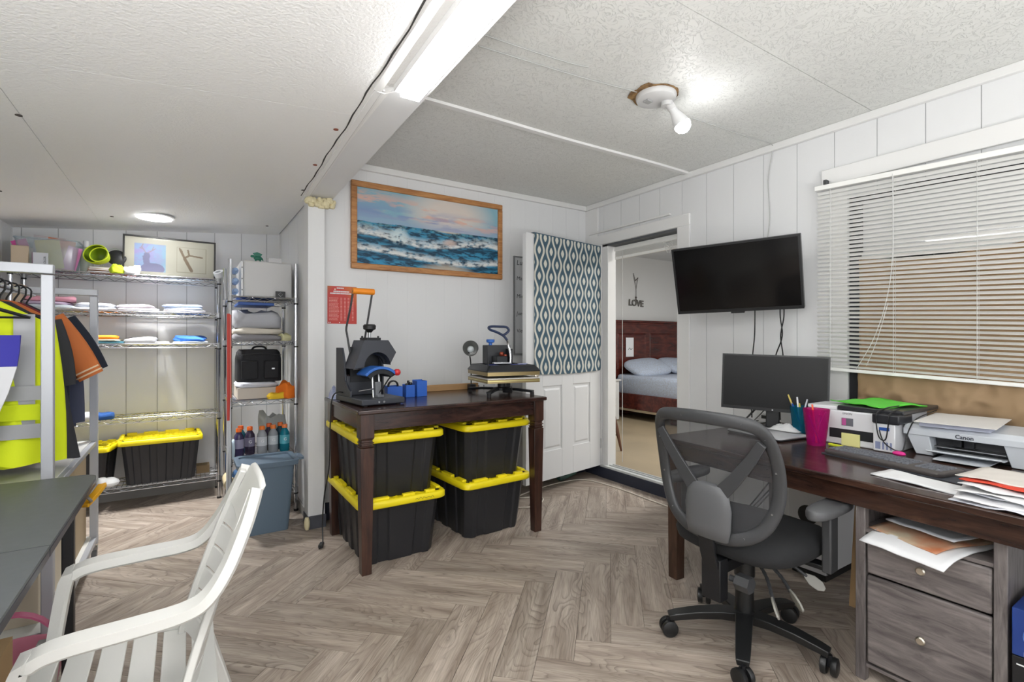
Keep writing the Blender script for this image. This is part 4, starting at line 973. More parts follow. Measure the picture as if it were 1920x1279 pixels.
tag(grid_mesh('plastic_bag', np.stack([2.73 + .05 * X_, 1.47 + .085 * Y_ , .762 + .035 * np.clip(1 - rr ** 2, 0, 1) * (.4 + fbm(X_ * 4 + 8, Y_ * 4 + 8, 5))], -1), mat('crumpled_clear_film', '#dcdedf', .25)), 'crumpled clear plastic wrapper lying on the laptop', 'plastic wrapper')
t = thing('network_box', 'small white network box at the far left corner of the desk behind the office chair', 'router', (3.02, 1.72, .74))
MB().box(2.99, 3.05, 1.68, 1.78, .7405, .80).build('case', WHITEP, t, world=True, bevel=.005); MB().box(2.989, 2.991, 1.70, 1.76, .765, .785).build('port_panel', DARKP, t, world=True)
for i, (x, y) in enumerate(((2.80, 1.72), (2.84, 1.68), (2.88, 1.75))):
    tag(MB().tube(bez([(x + .06, y - .05, .90), (x - .02, y, .80), (x - .05, y + .04, .748), (x + .02, y + .06, .7465), (x + .12, y + .03, .7465)], 6), .0028).build('cable', BLACKP), 'thin black cable curling behind the monitor stand, ' + ('leftmost', 'nearest', 'farthest')[i] + ' of three', 'cable', 'monitor cables')

def tumbler(label, x, y, h, rb, rt, col, pens, op=.30):
    t = thing('pen_cup', label, 'pen cup', (x, y, .7405)); mt_ = tint_plastic('cup_' + col, col, op)
    MB().lathe([(rb, 0), (rb, .004), (rt, h), (rt - .003, h), (rb - .003, .006)], (x, y, .7405), 28, cap=False).build('cup', mt_, t, world=True, ang=60)
    MB().cyl((x, y, .7405), (x, y, .746), rb - .001, n=24).build('cup_base', mt_, t, world=True)
    random.seed(int(x * 1000))
    for i, (c_, L_, nm, lb) in enumerate(pens):
        a = 2 * PI * i / len(pens) + .5; r0 = rb * .45; r1 = rt * .80
        p0 = V(x - r0 * math.cos(a), y - r0 * math.sin(a), .753); dr = (V(x + r1 * math.cos(a + .3), y + r1 * math.sin(a + .3), .7405 + h) - p0).normalized(); p1 = p0 + dr * L_
        pt = thing(nm, lb, nm.split('_')[0] if nm != 'pen' else 'pen', p0, 0, 'pens in the ' + label.split()[0] + ' cup')
        MB().cyl(p0, p0.lerp(p1, .82), .0045, n=8).build('barrel', mat('pen_' + c_, c_, .35), pt, world=True); MB().cyl(p0.lerp(p1, .82), p1, .0052, .004, n=8).build('cap', mat('cap_' + c_, c_, .3, .2), pt, world=True)
    return t
tumbler('teal see-through plastic cup of pens beside the monitor', 2.76, 1.405, .155, .036, .052, '#1587a8', [('#e8e8ea', .20, 'pen', 'white pen, tallest in the teal cup'), ('#c8b45a', .215, 'pencil', 'tan pencil rising leftmost from the teal cup'), ('#2a5fc0', .17, 'pen', 'blue pen in the teal cup'), ('#d9c63a', .175, 'highlighter_pen', 'yellow highlighter in the teal cup'), ('#2b2c30', .18, 'pen', 'black pen in the teal cup'), ('#1b9bb5', .14, 'pen', 'teal pen sunk low in the teal cup'), ('#b9bcc4', .19, 'pen', 'silver pen at the right of the teal cup')])
tumbler('magenta see-through plastic tumbler of markers in front of the white printer', 2.57, 1.235, .175, .040, .058, '#d0208f', [('#e2542a', .19, 'marker', 'orange marker at the left of the magenta tumbler'), ('#7a3bb8', .14, 'marker', 'purple marker low in the magenta tumbler'), ('#c06a3a', .165, 'marker', 'rust brown marker at the right of the magenta tumbler'), ('#d34fa8', .15, 'marker', 'pink marker in the magenta tumbler'), ('#a9aeb8', .16, 'scissors', 'grey scissors handles in the magenta tumbler'), ('#5a48c0', .13, 'marker', 'violet marker in the magenta tumbler')])

# printer with tanks
PW_ = mat('printer_white', '#dfe0e3', .38); PD = mat('printer_dark', '#2a2b2f', .3)
t = thing('tank_printer', 'white ink tank printer with dark scanner lid, behind the keyboard', 'printer', (2.86, 1.14, .7405))
MB().box(2.68, 3.04, .945, 1.335, .7405, .905).build('body', PW_, t, world=True, bevel=.006)
MB().box(2.66, 2.79, .9435, 1.03, .7415, .868).build('ink_tank_block', PW_, t, world=True, bevel=.004)
MB().box(2.652, 2.80, .925, 1.032, .869, .912).build('tank_cover', PD, t, world=True, bevel=.006)
MB().box(2.70, 3.12, .925, 1.20, .908, .928).build('scanner_lid', PD, t, world=True, bevel=.005)
MB().box(2.70, 3.05, 1.201, 1.34, .905, .922).build('scanner_lid', PW_, t, world=True, bevel=.004)
MB().box(2.6785, 2.684, 1.035, 1.225, .772, .818).build('output_slot', PD, t, world=True)
MB().box(2.678, 2.684, 1.12, 1.17, .835, .872).build('display', mat('display_grey', '#6b6e74', .2), t, world=True)
MB().box(2.677, 2.679, 1.15, 1.168, .838, .870).build('display_picture', mat('display_pink', '#c0609c', .2), t, world=True)
MB().box(2.658, 2.662, .965, 1.005, .838, .852).build('blue_badge', mat('badge_blue', '#2c55a5', .4), t, world=True)
for y0_, y1_ in ((1.0, 1.02), (.985, .993), (.970, .978), (.955, .963)): MB().box(2.6585, 2.662, y0_, y1_, .752, .785).build('ink_window', mat('ink_window', '#8b93b3', .2), t, world=True)
text('lettering', 'EPSON', .014, mat('grey_lettering', '#8a8c90'), t, frame((2.6795, 1.145, .893), (0, -1, 0), (0, 0, 1)))
tag(MB().box(2.672, 2.6765, 1.089, 1.168, .7405, .80).build('sticky_note', mat('pale_yellow_note', '#e6e39a', .8)), 'pale yellow sticky note on the front of the ink tank printer', 'sticky note')
sheet('green_folder', 'bright green folder lying on top of the ink tank printer', 2.90, 1.105, .9305, .30, .26, R(-20), mat('bright_green', '#63d845', .6), 'folder', thick=.004, wav=.008, seed=3)
tag(MB().tube(bez([(2.86, .99, .937), (2.74, 1.0, .935), (2.65, 1.01, .918), (2.645, 1.012, .88), (2.643, 1.0, .81), (2.643, .975, .80), (2.645, .965, .86), (2.648, .96, .917), (2.74, .955, .934)], 6), .0028).tube(bez([(2.648, 1.0, .84), (2.64, .98, .79), (2.63, .94, .765), (2.64, .91, .762), (2.66, .905, .80), (2.70, .905, .85), (2.80, .91, .89), (3.05, .912, .91)], 6), .0026).build('cable', BLACKP), 'black cable looped over the front corner of the ink tank printer', 'cable')
t = thing('marker', 'yellow highlighter lying on the desk in front of the ink tank printer', 'highlighter', (2.6, 1.15, .7405)); MB().cyl((2.60, 1.19, .748), (2.58, 1.12, .748), .007, n=10).build('barrel', mat('neon_yellow', '#d8e63a', .4), t, world=True); MB().cyl((2.58, 1.12, .748), (2.573, 1.095, .748), .0078, n=10).build('cap', mat('neon_yellow'), t, world=True)
tag(MB().sphere((2.62, .915, .752), .016, 12, (1.0, 1.6, .7)).build('eraser', mat('hot_pink', '#d92a8a', .5)), 'small hot pink eraser between the two printers', 'eraser')
# inkjet printer
CW = mat('inkjet_grey', '#cdd2d8', .35)
t = thing('inkjet_printer', 'pale grey inkjet printer with open output tray at the right end of the desk', 'printer', (2.9, .67, .7405))
y0_, y1_ = .44, .91
ls = []
for y in np.linspace(y1_ + .02, y0_ - .02, 2):
    pass
def sec(y, ins): return [(2.745, y, .742), (3.08, y, .742), (3.08, y, .862 - ins), (3.05, y, .872 - ins), (2.745, y, .872 - ins), (2.722, y, .855), (2.735, y, .79)]
# body with a real opening: left cheek, right cheek, brow, base
def cheek(ya, yb, yat, ybt):
    m_ = MB(); pr = [(2.745, .742, 0), (3.08, .742, 0), (3.08, .862, 1), (3.05, .872, 1), (2.745, .872, 1), (2.722, .855, .9), (2.735, .79, .4)]
    return m_.loops([[(x, ya + (yat - ya) * f, z) for x, z, f in pr], [(x, yb + (ybt - yb) * f, z) for x, z, f in pr]])
cheek(.895, .832, .935, .848).build('side_housing', CW, t, world=True, bevel=.003); cheek(.584, .435, .612, .41).build('side_housing', CW, t, world=True, bevel=.003)
MB().loops([[(2.722, y, .828), (2.722, y, .855), (2.745, y, .8725), (3.05, y, .8725), (3.05, y, .828)] for y in (.935, .41)]).build('top_housing', CW, t, world=True, bevel=.003)
MB().box(2.80, 3.05, .585, .845, .742, .828).build('inner_bay', PD, t, world=True)
for y in (.76, .72): MB().box(2.77, 2.80, y - .016, y + .016, .79, .822).build('cartridge_holder', mat('cartridge_dark', '#1f2024', .3), t, world=True, bevel=.002)
MB().box(2.745, 2.80, .60, .83, .784, .787).build('roller_bar', STEEL, t, world=True)
MB().sweep([(2.80, .715, .762), (2.70, .715, .768), (2.665, .715, .777)], [(-.12, -.003), (.12, -.003), (.12, .003), (-.12, .003)]).build('output_tray', CW, t, world=True, bevel=.002)
MB().box(2.63, 2.80, .63, .80, .748, .752).build('lower_tray', CW, t, world=True)
text('lettering', 'Canon', .0225, mat('dark_lettering', '#3a3f4a'), t, frame((2.7215, .722, .8415), (0, -1, 0), (.02, 0, 1)), .0005, .0006)
bk_ = thing('booklet', 'white covered booklet lying crooked on the grey inkjet printer', 'booklet', (2.90, .775, .8732), R(6))
MB().box(-.185, .185, -.115, .115, 0, .018).build('pages', mat('page_grey', '#b9bed0', .7), bk_); MB().box(-.21, .20, -.135, .13, .0185, .0205).build('cover', mat('cover_white', '#e3e0dd', .6), bk_)
# keyboard, pad, papers
tag(MB().loops([[(x, y, z) for x, y in rrect(.22, .58, .02, 4)] for z in (0, .003)]).xf(Matrix.Translation((2.44, .83, .7405)) @ Matrix.Rotation(R(-12), 4, 'Z')).build('desk_pad', mat('slate_pad', '#3b3f47', .6), ang=50), 'dark slate mouse pad under the keyboard', 'mouse pad')
kb = thing('keyboard', 'dark grey wireless keyboard lying askew on the slate pad', 'keyboard', (2.43, .885, .7445), R(-11))
MB().loops([[(x, y, z + .10 * 0) for x, y in rrect(.165 - k, .455 - k, .022, 4)] for z, k in ((0, .006), (.008, 0), (.014, 0), (.018, .008))]).build('case', mat('keyboard_case', '#4b4645', .4), kb, ang=50)
m = MB(); KC = mat('key_grey', '#676a72', .5)
for r_ in range(5):
    x = -.038 + r_ * .0215; n = 19
    for k in range(n):
        y = .212 - k * .0229
        if k == 14 and r_ < 5: continue
        if r_ == 0 and 4 < k < 8: continue
        MB().loops([[(x + sx * a, y + sy * a, z) for sx, sy in ((1, 1), (-1, 1), (-1, -1), (1, -1))] for z, a in ((.018, .0088), (.0225, .0072))]).build('key', KC, kb, smooth=False)
MB().loops([[(x_ + sx * .0088, y_ * sy + (.212 - 6 * .0229), z) for sx, sy in ((1, 1), (-1, 1), (-1, -1), (1, -1))] for z, x_, y_ in ((.018, -.038, .032), (.0225, -.038, .030))]).build('space_bar', KC, kb)
sheet('paper_sheet', 'white sheets lying in front of the keyboard at the desk edge', 2.20, .69, .7415, .12, .30, R(-12), PAPER, thick=.005)
rn = random.Random(5)
for i, (cx, cy, w_, d_, rz, c_, lb) in enumerate(((2.13, .42, .22, .30, -6, '#dfe2ea', 'bluish white sheet at the bottom of the loose pile'), (2.15, .44, .24, .28, 9, '#e8e8ea', 'white sheet slanting out of the loose pile, second from the bottom'), (2.17, .40, .24, .30, -14, '#dadde6', 'crumpled bluish sheet in the middle of the loose pile'), (2.16, .43, .22, .29, 4, '#ececec', 'white sheet with grey edge near the top of the loose pile'), (2.18, .42, .20, .29, -4, '#e4e4e6', 'white sheet just under the red edged folder'))):
    sheet('paper_sheet', lb + ', desk right edge', cx, cy, .7425 + i * .0095, w_, d_, R(rz), mat('paper_' + str(i), c_, .8), thick=.0025, wav=.006, seed=i + 20, group='loose paper pile')
sheet('red_folder', 'red folder edge showing under the cream envelope', 2.21, .43, .792, .20, .27, R(-10), mat('folder_red', '#d8432a', .6), 'folder', thick=.003)
sheet('envelope', 'large cream envelope topmost on the paper pile at the right of the desk', 2.255, .45, .797, .22, .27, R(-8), mat('cream_envelope', '#dcd6cf', .75), 'envelope', thick=.002, up=.0)
# ============================================================ OPEN DOOR LEAF, CURTAIN
dl = thing('open_door', 'white panelled door standing open, partly covered by a patterned cloth', 'door', (2.215, 3.21, .11), math.atan2(.177, .955))
DWh = mat('door_white', '#dddedf', .4)
LW, LH = .965, 1.985
MB().box(0, LW, .008, .04, 0, LH).build('leaf', DWh, dl, bevel=.002)
for x0, x1 in ((0, .19), (.43, .575), (.81, LW)): MB().box(x0, x1, 0, .0079, 0, LH).build('stile', DWh, dl, bevel=.002)
for z0, z1 in ((0, .235), (.765, .88), (1.56, 1.66), (1.89, LH)):
    for x0, x1 in ((.1905, .4295), (.5755, .8095)): MB().box(x0, x1, 0, .0079, z0, z1).build('rail', DWh, dl, bevel=.002)
for x0, x1 in ((.19, .43), (.575, .81)):
    for z0, z1 in ((.235, .765), (.88, 1.56), (1.66, 1.89)):
        e = .022; ls = []
        for k, yy in ((e, .0078), (e + .014, .002), (e + .05, .002)): ls.append([(x0 + k, yy, z0 + k), (x1 - k, yy, z0 + k), (x1 - k, yy, z1 - k), (x0 + k, yy, z1 - k)])
        MB().loops(ls).build('door_panel', DWh, dl, smooth=False)
MB().sphere((.06, -.045, .86), .026, 14).cyl((.06, 0, .86), (.06, -.04, .86), .012, n=12).build('door_knob', mat('brushed_nickel', '#cfc8ba', .3, 1), dl)
for z in (.2, 1.0, 1.8): MB().cyl((LW, .0, z - .045), (LW, .0, z + .045), .007, n=10).build('hinge', STEEL, dl)
# patterned cloth over the door
nx, nz = 250, 330
Uc, Zc = np.meshgrid(np.linspace(.085, .955, nx), np.linspace(.868, 1.992, nz)); Wp, Hp = .142, .208
zz = Zc + .01; Ad = Wp * .125
col = np.empty((nz, nx, 3)); col[:] = L3('#4a606e')
lite = np.zeros((nz, nx)); dark = np.zeros((nz, nx))
for k in range(0, 14):
    xk = k * Wp / 2 + Wp / 4 + Ad * (-1) ** k * np.cos(2 * PI * zz / Hp); d_ = np.abs(Uc - xk); lite = np.maximum(lite, np.clip((.0125 - d_) / .0035, 0, 1))
for i in range(0, 8):
    for j in range(3, 11):
        for o_ in (0, .5):
            cx, cz = (i + o_) * Wp, (j + o_) * Hp; dx = np.abs(Uc - cx) / .0215; dz = np.abs(zz - cz) / .036
            r_ = (dx ** 1.35 + dz ** 1.35); lite = np.maximum(lite, np.clip((1 - r_) * 5, 0, 1))
cream = L3('#d6d4c8') * (.95 + .05 * fbm(Uc * 60, zz * 60, 4))[..., None]; mixb = np.clip(Uc * .9, 0, 1)[..., None]
cream = cream * (1 - .25 * mixb) + L3('#c3d2da') * .25 * mixb
col = col * (1 - lite[..., None]) + cream * lite[..., None]
yy = -.006 - .006 * np.abs(np.sin(Uc * 19 + 1)) * (2.0 - Zc) - .003 * fbm(Uc * 9, Zc * 5, 8)
m4 = np.array(PM[dl.name]); sag = .012 * np.sin((Uc - .085) / .87 * PI) * (Zc < .95) * -1
Pl = np.stack([Uc, yy, Zc + sag, np.ones_like(Uc)], -1) @ m4.T
cloth = grid_mesh('patterned_cloth', Pl[..., :3], vcol_mat('printed_cloth', .9, .1), None, col)
cloth.modifiers.new('thick', 'SOLIDIFY').thickness = .0015
tag(cloth, 'slate blue and cream ogee patterned cloth draped over the open door', 'curtain')
tag(MB().add([tuple(PM[dl.name] @ V(x, y, z)) for z in (1.988, 1.995) for y in (-.009, .05) for x in (.085, .955)], [(0, 2, 3, 1), (4, 5, 7, 6), (0, 1, 5, 4), (2, 6, 7, 3), (0, 4, 6, 2), (1, 3, 7, 5)]).build('cloth_fold', mat('slate_fabric', '#4a606e', .9)), 'cloth hem folded over the top edge of the open door', 'curtain')

# things on the floor behind the door
tag(MB().lathe([(.03, 0), (.038, .02), (.038, .17), (.02, .21), (.012, .23)], n=16, m=Matrix.Translation((2.74, 3.47, .04)) @ Matrix.Rotation(R(78), 4, 'Y')).build('bottle', mat('green_bottle', '#2f7a63', .3, col2='#4d5a5e', vscale=9)), 'green plastic bottle lying on the floor under the open door', 'bottle')
tag(MB().tube(bez([(1.95, 3.25, .006), (2.05, 3.1, .006), (2.2, 3.05, .006), (2.35, 3.18, .006), (2.2, 3.3, .006), (2.6, 3.42, .006), (2.95, 3.40, .006), (3.03, 3.1, .006), (3.02, 2.7, .006), (2.98, 2.3, .006), (2.75, 1.9, .006)], 8), .0045).build('extension_cord', mat('cream_cable', '#d9d2c6', .5)), 'cream cord running along the floor by the dark door curb', 'cord')

# ============================================================ WALL ART
FRW = wood_mat('oak_frame', ['#8a5a33', '#a87242', '#b9834f', '#c4915c'], along=(1.2, 9, 9), scale=5, rough=.45, wave=.4)
px0, px1, pz0, pz1 = .974, 2.235, 1.762, 2.392
pt = thing('seascape_painting', 'wide oak framed painting of breaking waves under a pink sunset sky', 'painting', ((px0 + px1) / 2, 3.6, pz0))
fw = .042
for a in ((px0, px1, pz1 - fw, pz1), (px0, px1, pz0, pz0 + fw), (px0, px0 + fw, pz0 + fw, pz1 - fw), (px1 - fw, px1, pz0 + fw, pz1 - fw)):
    MB().box(a[0], a[1], 3.585, 3.617, a[2], a[3]).build('frame_piece', FRW, pt, world=True, bevel=.006)
nx, nz = 420, 200
U_, V_ = np.meshgrid(np.linspace(0, 1, nx), np.linspace(0, 1, nz)); AS = 2.15
def lerp(a, b, t): return a * (1 - t)[..., None] + b * t[..., None]
def sm(x, a, b): t = np.clip((x - a) / (b - a), 0, 1); return t * t * (3 - 2 * t)
sky = np.empty((nz, nx, 3)); sky[:] = L3('#86b2c2')
sky = lerp(sky, L3('#d9cfc6')[None, None], np.clip(1.15 - ((U_ - .62) / .33) ** 2 - ((V_ - .80) / .34) ** 2, 0, 1))
cl_ = fbm(U_ * 7 + V_ * 3, V_ * 17, 3, 5); sky = lerp(sky, L3('#dfb2a0')[None, None], sm(cl_, .50, .66) * np.clip(1 - np.abs(V_ - .78 + .25 * (U_ - .35)) * 5, 0, 1) * .95)
cl2 = fbm(U_ * 5 + 9, V_ * 14 + 3, 7, 5); sky = lerp(sky, L3('#7f92bd')[None, None], sm(cl2, .46, .64) * np.clip(1 - np.abs(V_ - .70 + .1 * U_) * 5, 0, 1) * .8)
sky = lerp(sky, L3('#9aa7c6')[None, None], np.clip(1 - (V_ - .56) / .14, 0, 1) * .6)
wv = lambda c, a, f, p: c + a * np.sin(U_ * f + p) + .02 * (fbm(U_ * 14, U_ * 0 + p, 5) - .5)
n1 = fbm(U_ * 46, V_ * 30, 11, 5); n2 = fbm(U_ * 24 + V_ * 10, V_ * 44, 13, 5)
sea = lerp(np.broadcast_to(L3('#163b52'), sky.shape), np.broadcast_to(L3('#3c8fb4'), sky.shape), sm(n2, .36, .66))
sea = lerp(sea, L3('#6fa6b0')[None, None], np.clip((V_ - .44) * 6, 0, 1) * sm(n1, .4, .7))
def foam(c, a, f, p, th_up, th_dn, str_):
    global sea
    w_ = wv(c, a, f, p); d_ = V_ - w_
    env = np.where(d_ > 0, np.clip(1 - d_ / th_up, 0, 1), np.clip(1 + d_ / th_dn, 0, 1))
    sea = lerp(sea, L3('#dfe0dd')[None, None], np.clip(env * str_ * sm(n1 * .5 + n2 * .5, .28, .60), 0, 1))
    sea = lerp(sea, L3('#12293c')[None, None], np.clip(1 - np.abs(d_ + th_dn + .035) / .035, 0, 1) * .8 * sm(n2, .3, .55))
foam(.36, .05, 7.5, 1.2, .13, .03, 1.15); foam(.16, .05, 5.0, 1.4, .09, .03, 1.15)
sea = lerp(sea, L3('#cfe0e2')[None, None], np.clip(1 - ((U_ - .27) / .07) ** 2 - ((V_ - .42) / .13) ** 2, 0, 1) * sm(n1, .3, .55))
sea = lerp(sea, L3('#d8bdb0')[None, None], np.clip(1.2 - ((U_ - .62) / .055) ** 2 * 1 - ((V_ - .40) / .05) ** 2, 0, 1) * .7)
sea = lerp(sea, L3('#d9cdbb')[None, None], np.clip(1.1 - ((U_ - .61) / .10) ** 2 - ((V_ - .55) / .02) ** 2, 0, 1) * .8)
sea = lerp(sea, L3('#c9bba8')[None, None], np.clip(1.1 - ((U_ - .60) / .2) ** 2 - ((V_ - .02) / .09) ** 2, 0, 1) * .8)
sea = lerp(sea, L3('#2f8fc0')[None, None], np.clip(1 - U_ / .35, 0, 1) * np.clip(1 - V_ / .16, 0, 1) * sm(n2, .3, .6))
hz = .555 + .012 * np.sin(U_ * 40) * np.clip(.4 - U_, 0, 1) + np.clip(.05 - np.abs(U_ - .27), 0, 1) * (n1 - .3) * 1.2
colp = np.where((V_ < hz)[..., None], sea, sky)
X_ = px0 + fw * .7 + U_ * (px1 - px0 - fw * 1.4); Z_ = pz0 + fw * .7 + V_ * (pz1 - pz0 - fw * 1.4)
grid_mesh('canvas', np.stack([X_, np.full_like(X_, 3.600), Z_], -1), vcol_mat('painted_canvas', .45, .35), pt, colp)
MB().box(px0 + .01, px1 - .01, 3.602, 3.6175, pz0 + .01, pz1 - .01).build('backing', CARD, pt, world=True)

# red printed chart
po = thing('wall_chart', 'small red printed chart with white lettering taped to the wall by the pillar', 'poster', (.918, 3.616, 1.366))
nx, nz = 90, 110; U_, V_ = np.meshgrid(np.linspace(0, 1, nx), np.linspace(0, 1, nz))
cc_ = np.empty((nz, nx, 3)); cc_[:] = L3('#c23a34'); cc_ = lerp(cc_, L3('#c9662e')[None, None], np.clip((U_ + V_ - 1.35) * 3, 0, 1)); cc_ = lerp(cc_, L3('#b86a3a')[None, None], np.clip((V_ - U_ - .75) * 4, 0, 1))
grid_mesh('sheet', np.stack([.817 + .202 * U_, np.full_like(U_, 3.6165), 1.366 + .264 * V_], -1), vcol_mat('glossy_print', .4, .4), po, cc_)
PKp = mat('pale_pink_print', '#e8b0a8', .6); rn = random.Random(2)
m = MB()
for r_ in range(17):
    z = 1.545 - r_ * .0096
    x = .828; 
    while x < .885:
        l_ = rn.uniform(.004, .012); m.box(x, x + l_, 3.6158, 3.6162, z, z + .003); x += l_ + .002
    for xc in (.905, .930, .955, .985): m.box(xc, xc + .012, 3.6158, 3.6162, z, z + .003)
o_ = m.build('small_print', PKp, po, world=True, smooth=False); o_['kind'] = 'stuff'
m = MB(); m.prism([(0, 0), (.012, 0), (.006, .014)], 0, .0004, frame((.862, 3.6158, 1.603), (1, 0, 0), (0, 0, 1))); m.build('print_triangle', mat('cream_print', '#efe2c8'), po, world=True)
for z, x0, x1 in ((1.612, .88, .925), (1.588, .858, .965), (1.574, .835, .985)):
    m = MB(); x = x0
    while x < x1: l_ = rn.uniform(.005, .008); m.box(x, x + l_, 3.6158, 3.6162, z, z + .009); x += l_ + .0018
    o_ = m.build('heading_print', PAPER, po, world=True, smooth=False)
for x in (.826, .836, .90): MB().cyl((x, 3.6162, 1.374), (x, 3.6156, 1.374), .0035, n=10).build('print_dot', PAPER, po, world=True)

# whiteboard behind the door
wb = thing('whiteboard', 'grey framed whiteboard with handwritten weekday names, half hidden by the open door', 'whiteboard', (2.60, 3.61, 1.126))
MB().box(2.37, 2.86, 3.606, 3.616, 1.136, 1.966).build('board', mat('board_white', '#c6c8ca', .25), wb, world=True)
for a in ((2.36, 2.87, 1.966, 1.978), (2.36, 2.87, 1.124, 1.136), (2.36, 2.372, 1.136, 1.966), (2.858, 2.87, 1.136, 1.966)): MB().box(a[0], a[1], 3.602, 3.618, a[2], a[3]).build('frame_edge', mat('grey_aluminium', '#8f9193', .4, .4), wb, world=True)
for s_, z in (('Lunes', 1.92), ('Martes', 1.785), ('Miercoles', 1.63), ('Jueves', 1.48), ('Viernes', 1.33)):
    text('handwriting', s_, .062 if s_ == 'Lunes' else .048, mat('marker_ink', '#33353a'), wb, frame((2.39, 3.6055, z), (1, 0, .03), (0.12, 0, 1)), .0003, align='LEFT')

# ============================================================ CAP HEAT PRESS
HG = mat('press_charcoal', '#3a3d44', .42, .2); HGD = mat('press_dark', '#1f2125', .4, .2); ORG = mat('orange_grip', '#e0851c', .45); BLU = mat('press_blue', '#2f66b8', .5)
hp = thing('cap_heat_press', 'upright charcoal cap heat press with orange bar grip and blue curved pad', 'heat press', (.912, 2.965, .88), R(6))
MB().box(-.130, .130, -.20, .205, .006, .040).build('base', HG, hp, bevel=.006)
for x in (-.10, .10):
    for y in (-.17, .17): MB().cyl((x, y, 0), (x, y, .007), .014, n=10).build('foot', BLACKR, hp)
def yzprism(m, poly, x0, x1): return m.loops([[(x, y, z) for y, z in poly] for x in (x0, x1)])
yzprism(MB(), [(.20, .04), (.20, .325), (.10, .325), (.065, .24), (.05, .13), (.0, .085), (-.03, .075), (-.03, .04)], -.130, -.118).build('side_plate', HG, hp, bevel=.003)
yzprism(MB(), [(.20, .04), (.20, .20)] + [(.10 + .11 * math.cos(a), .20 + .085 * math.sin(a)) for a in np.linspace(R(20), R(170), 9)] + [(-.01, .10), (-.03, .04)], .075, .087).build('side_plate', HG, hp, bevel=.003)
MB().box(-.118, .075, .188, .20, .04, .22).build('back_plate', HGD, hp); MB().box(-.118, .075, .05, .188, .04, .16).build('control_housing', HG, hp, bevel=.006)
outer = [(-.128, .205), (-.070, .370), (.078, .370), (.128, .298), (.088, .225)]
arch = [(.012 + .082 * math.cos(a) * 1.0, .215 + .085 * math.sin(a)) for a in np.linspace(R(6), R(178), 13)]
poly = outer + arch
m = MB(); ls = [[V(x, y, z) for x, z in poly] for y in (-.09, .07)]; n = len(poly)
vs = ls[0] + ls[1]; fs = [(i, (i + 1) % n, n + (i + 1) % n, n + i) for i in range(n)]
# fan faces between outer and arch (ends)
def ring_caps(off, flip):
    f_ = []; no = len(outer); na = len(arch)
    mp_ = [0, 1, 2, 3, 4]
    ar = [no + k for k in range(na)]
    # outer order: left-low,0 ... right-low 4 ; arch order: right -> left
    segs = [(4, 3, ar[0:4]), (3, 2, ar[3:6]), (2, 1, ar[5:10]), (1, 0, ar[9:13])]
    for a, b_, rr in segs: f_.append(tuple([off + a] + [off + k for k in rr] + [off + b_]))
    return [tuple(reversed(q)) if flip else q for q in f_]
m.add(vs, fs + ring_caps(0, False) + ring_caps(n, True)); m.build('hood', HG, hp, smooth=False)
MB().box(-.10, .10, .045, .062, .12, .33).build('hood_back', HGD, hp)
MB().tube([(.012 + .078 * math.cos(a), -.02, .215 + .080 * math.sin(a)) for a in np.linspace(R(12), R(168), 11)], .012, 6).build('heating_element', HGD, hp)
MB().box(-.045, .045, -.06, .04, .370, .385).cyl((-.05, -.01, .378), (-.05, -.01, .395), .006).cyl((.05, -.01, .378), (.05, -.01, .395), .006).build('top_plate', HGD, hp, bevel=.002)
MB().cyl((-.005, -.01, .385), (-.005, -.01, .425), .008, n=10).build('pressure_screw', STEEL, hp)
MB().lathe([(.012, .415), (.022, .428), (.036, .436), (.038, .456), (.030, .464)], (-.005, -.01, 0), 16).build('pressure_knob', BLACKP, hp, ang=50)
MB().tube(bez([(-.108, .03, .30), (-.125, .03, .40), (-.133, .02, .445), (-.126, -.02, .55), (-.122, -.055, .655)], 3), .0062, 8).build('handle_arm', DARKP, hp); MB().tube([(-.02, .03, .36), (-.018, .0, .45), (-.006, -.055, .655)], .0062, 8).build('handle_arm', DARKP, hp)
MB().tube([(-.127, -.056, .653), (.002, -.056, .653)], .018, 14).build('handle_grip', ORG, hp, ang=50)
def archpad(r0, r1, y0, y1, a0, a1, zc, n=14): return [[V(.005 + r_ * math.sin(a), y, zc + r_ * math.cos(a)) for r_, y in ((r0, y0), (r1, y0), (r1, y1), (r0, y1))] for a in np.linspace(R(a0), R(a1), n)]
MB().loops(archpad(.118, .134, -.16, -.03, -48, 44, .085)).build('curved_pad', BLU, hp, bevel=.003, ang=40)
MB().loops(archpad(.092, .117, -.155, -.035, -46, 42, .085)).build('pad_support', HGD, hp, bevel=.002, ang=40)
MB().cyl((-.02, -.10, .04), (-.02, -.08, .19), .007).cyl((.02, -.10, .04), (.02, -.08, .19), .007).build('support_rod', CHROME, hp)
MB().box(-.018, .018, -.125, -.11, .04, .13).box(-.012, .03, -.14, -.10, .04, .055).build('clamp_bracket', mat('bracket_grey', '#7d8084', .3, .8), hp, bevel=.002)
MB().tube(bez([(.0, -.12, .06), (.03, -.13, .10), (.062, -.14, .15), (.095, -.148, .172)], 4), .0045).build('clamp_lever', BLACKM, hp); MB().sphere((.105, -.150, .182), .021, 14).build('lever_ball', mat('red_ball', '#c62a30', .35), hp)
MB().tube(bez([(-.10, .0, .20), (-.05, -.02, .205), (.03, -.02, .205), (.06, .0, .205)], 3), .006).build('cross_bar', STEEL, hp); MB().tube([(-.09, -.06, .075), (-.04, -.10, .085), (-.02, -.11, .09)], .004).build('side_lever', CHROME, hp)
for x in (-.03, .0): MB().cyl((x + .0, -.2005, .022), (x, -.203, .022), .006, n=10).build('base_screw', CHROME, hp)
for k in range(2): MB().box(.088, .0885, .06 + .0 * k, .12, .215 - .018 * k, .222 - .018 * k).build('label_line', PAPER, hp)
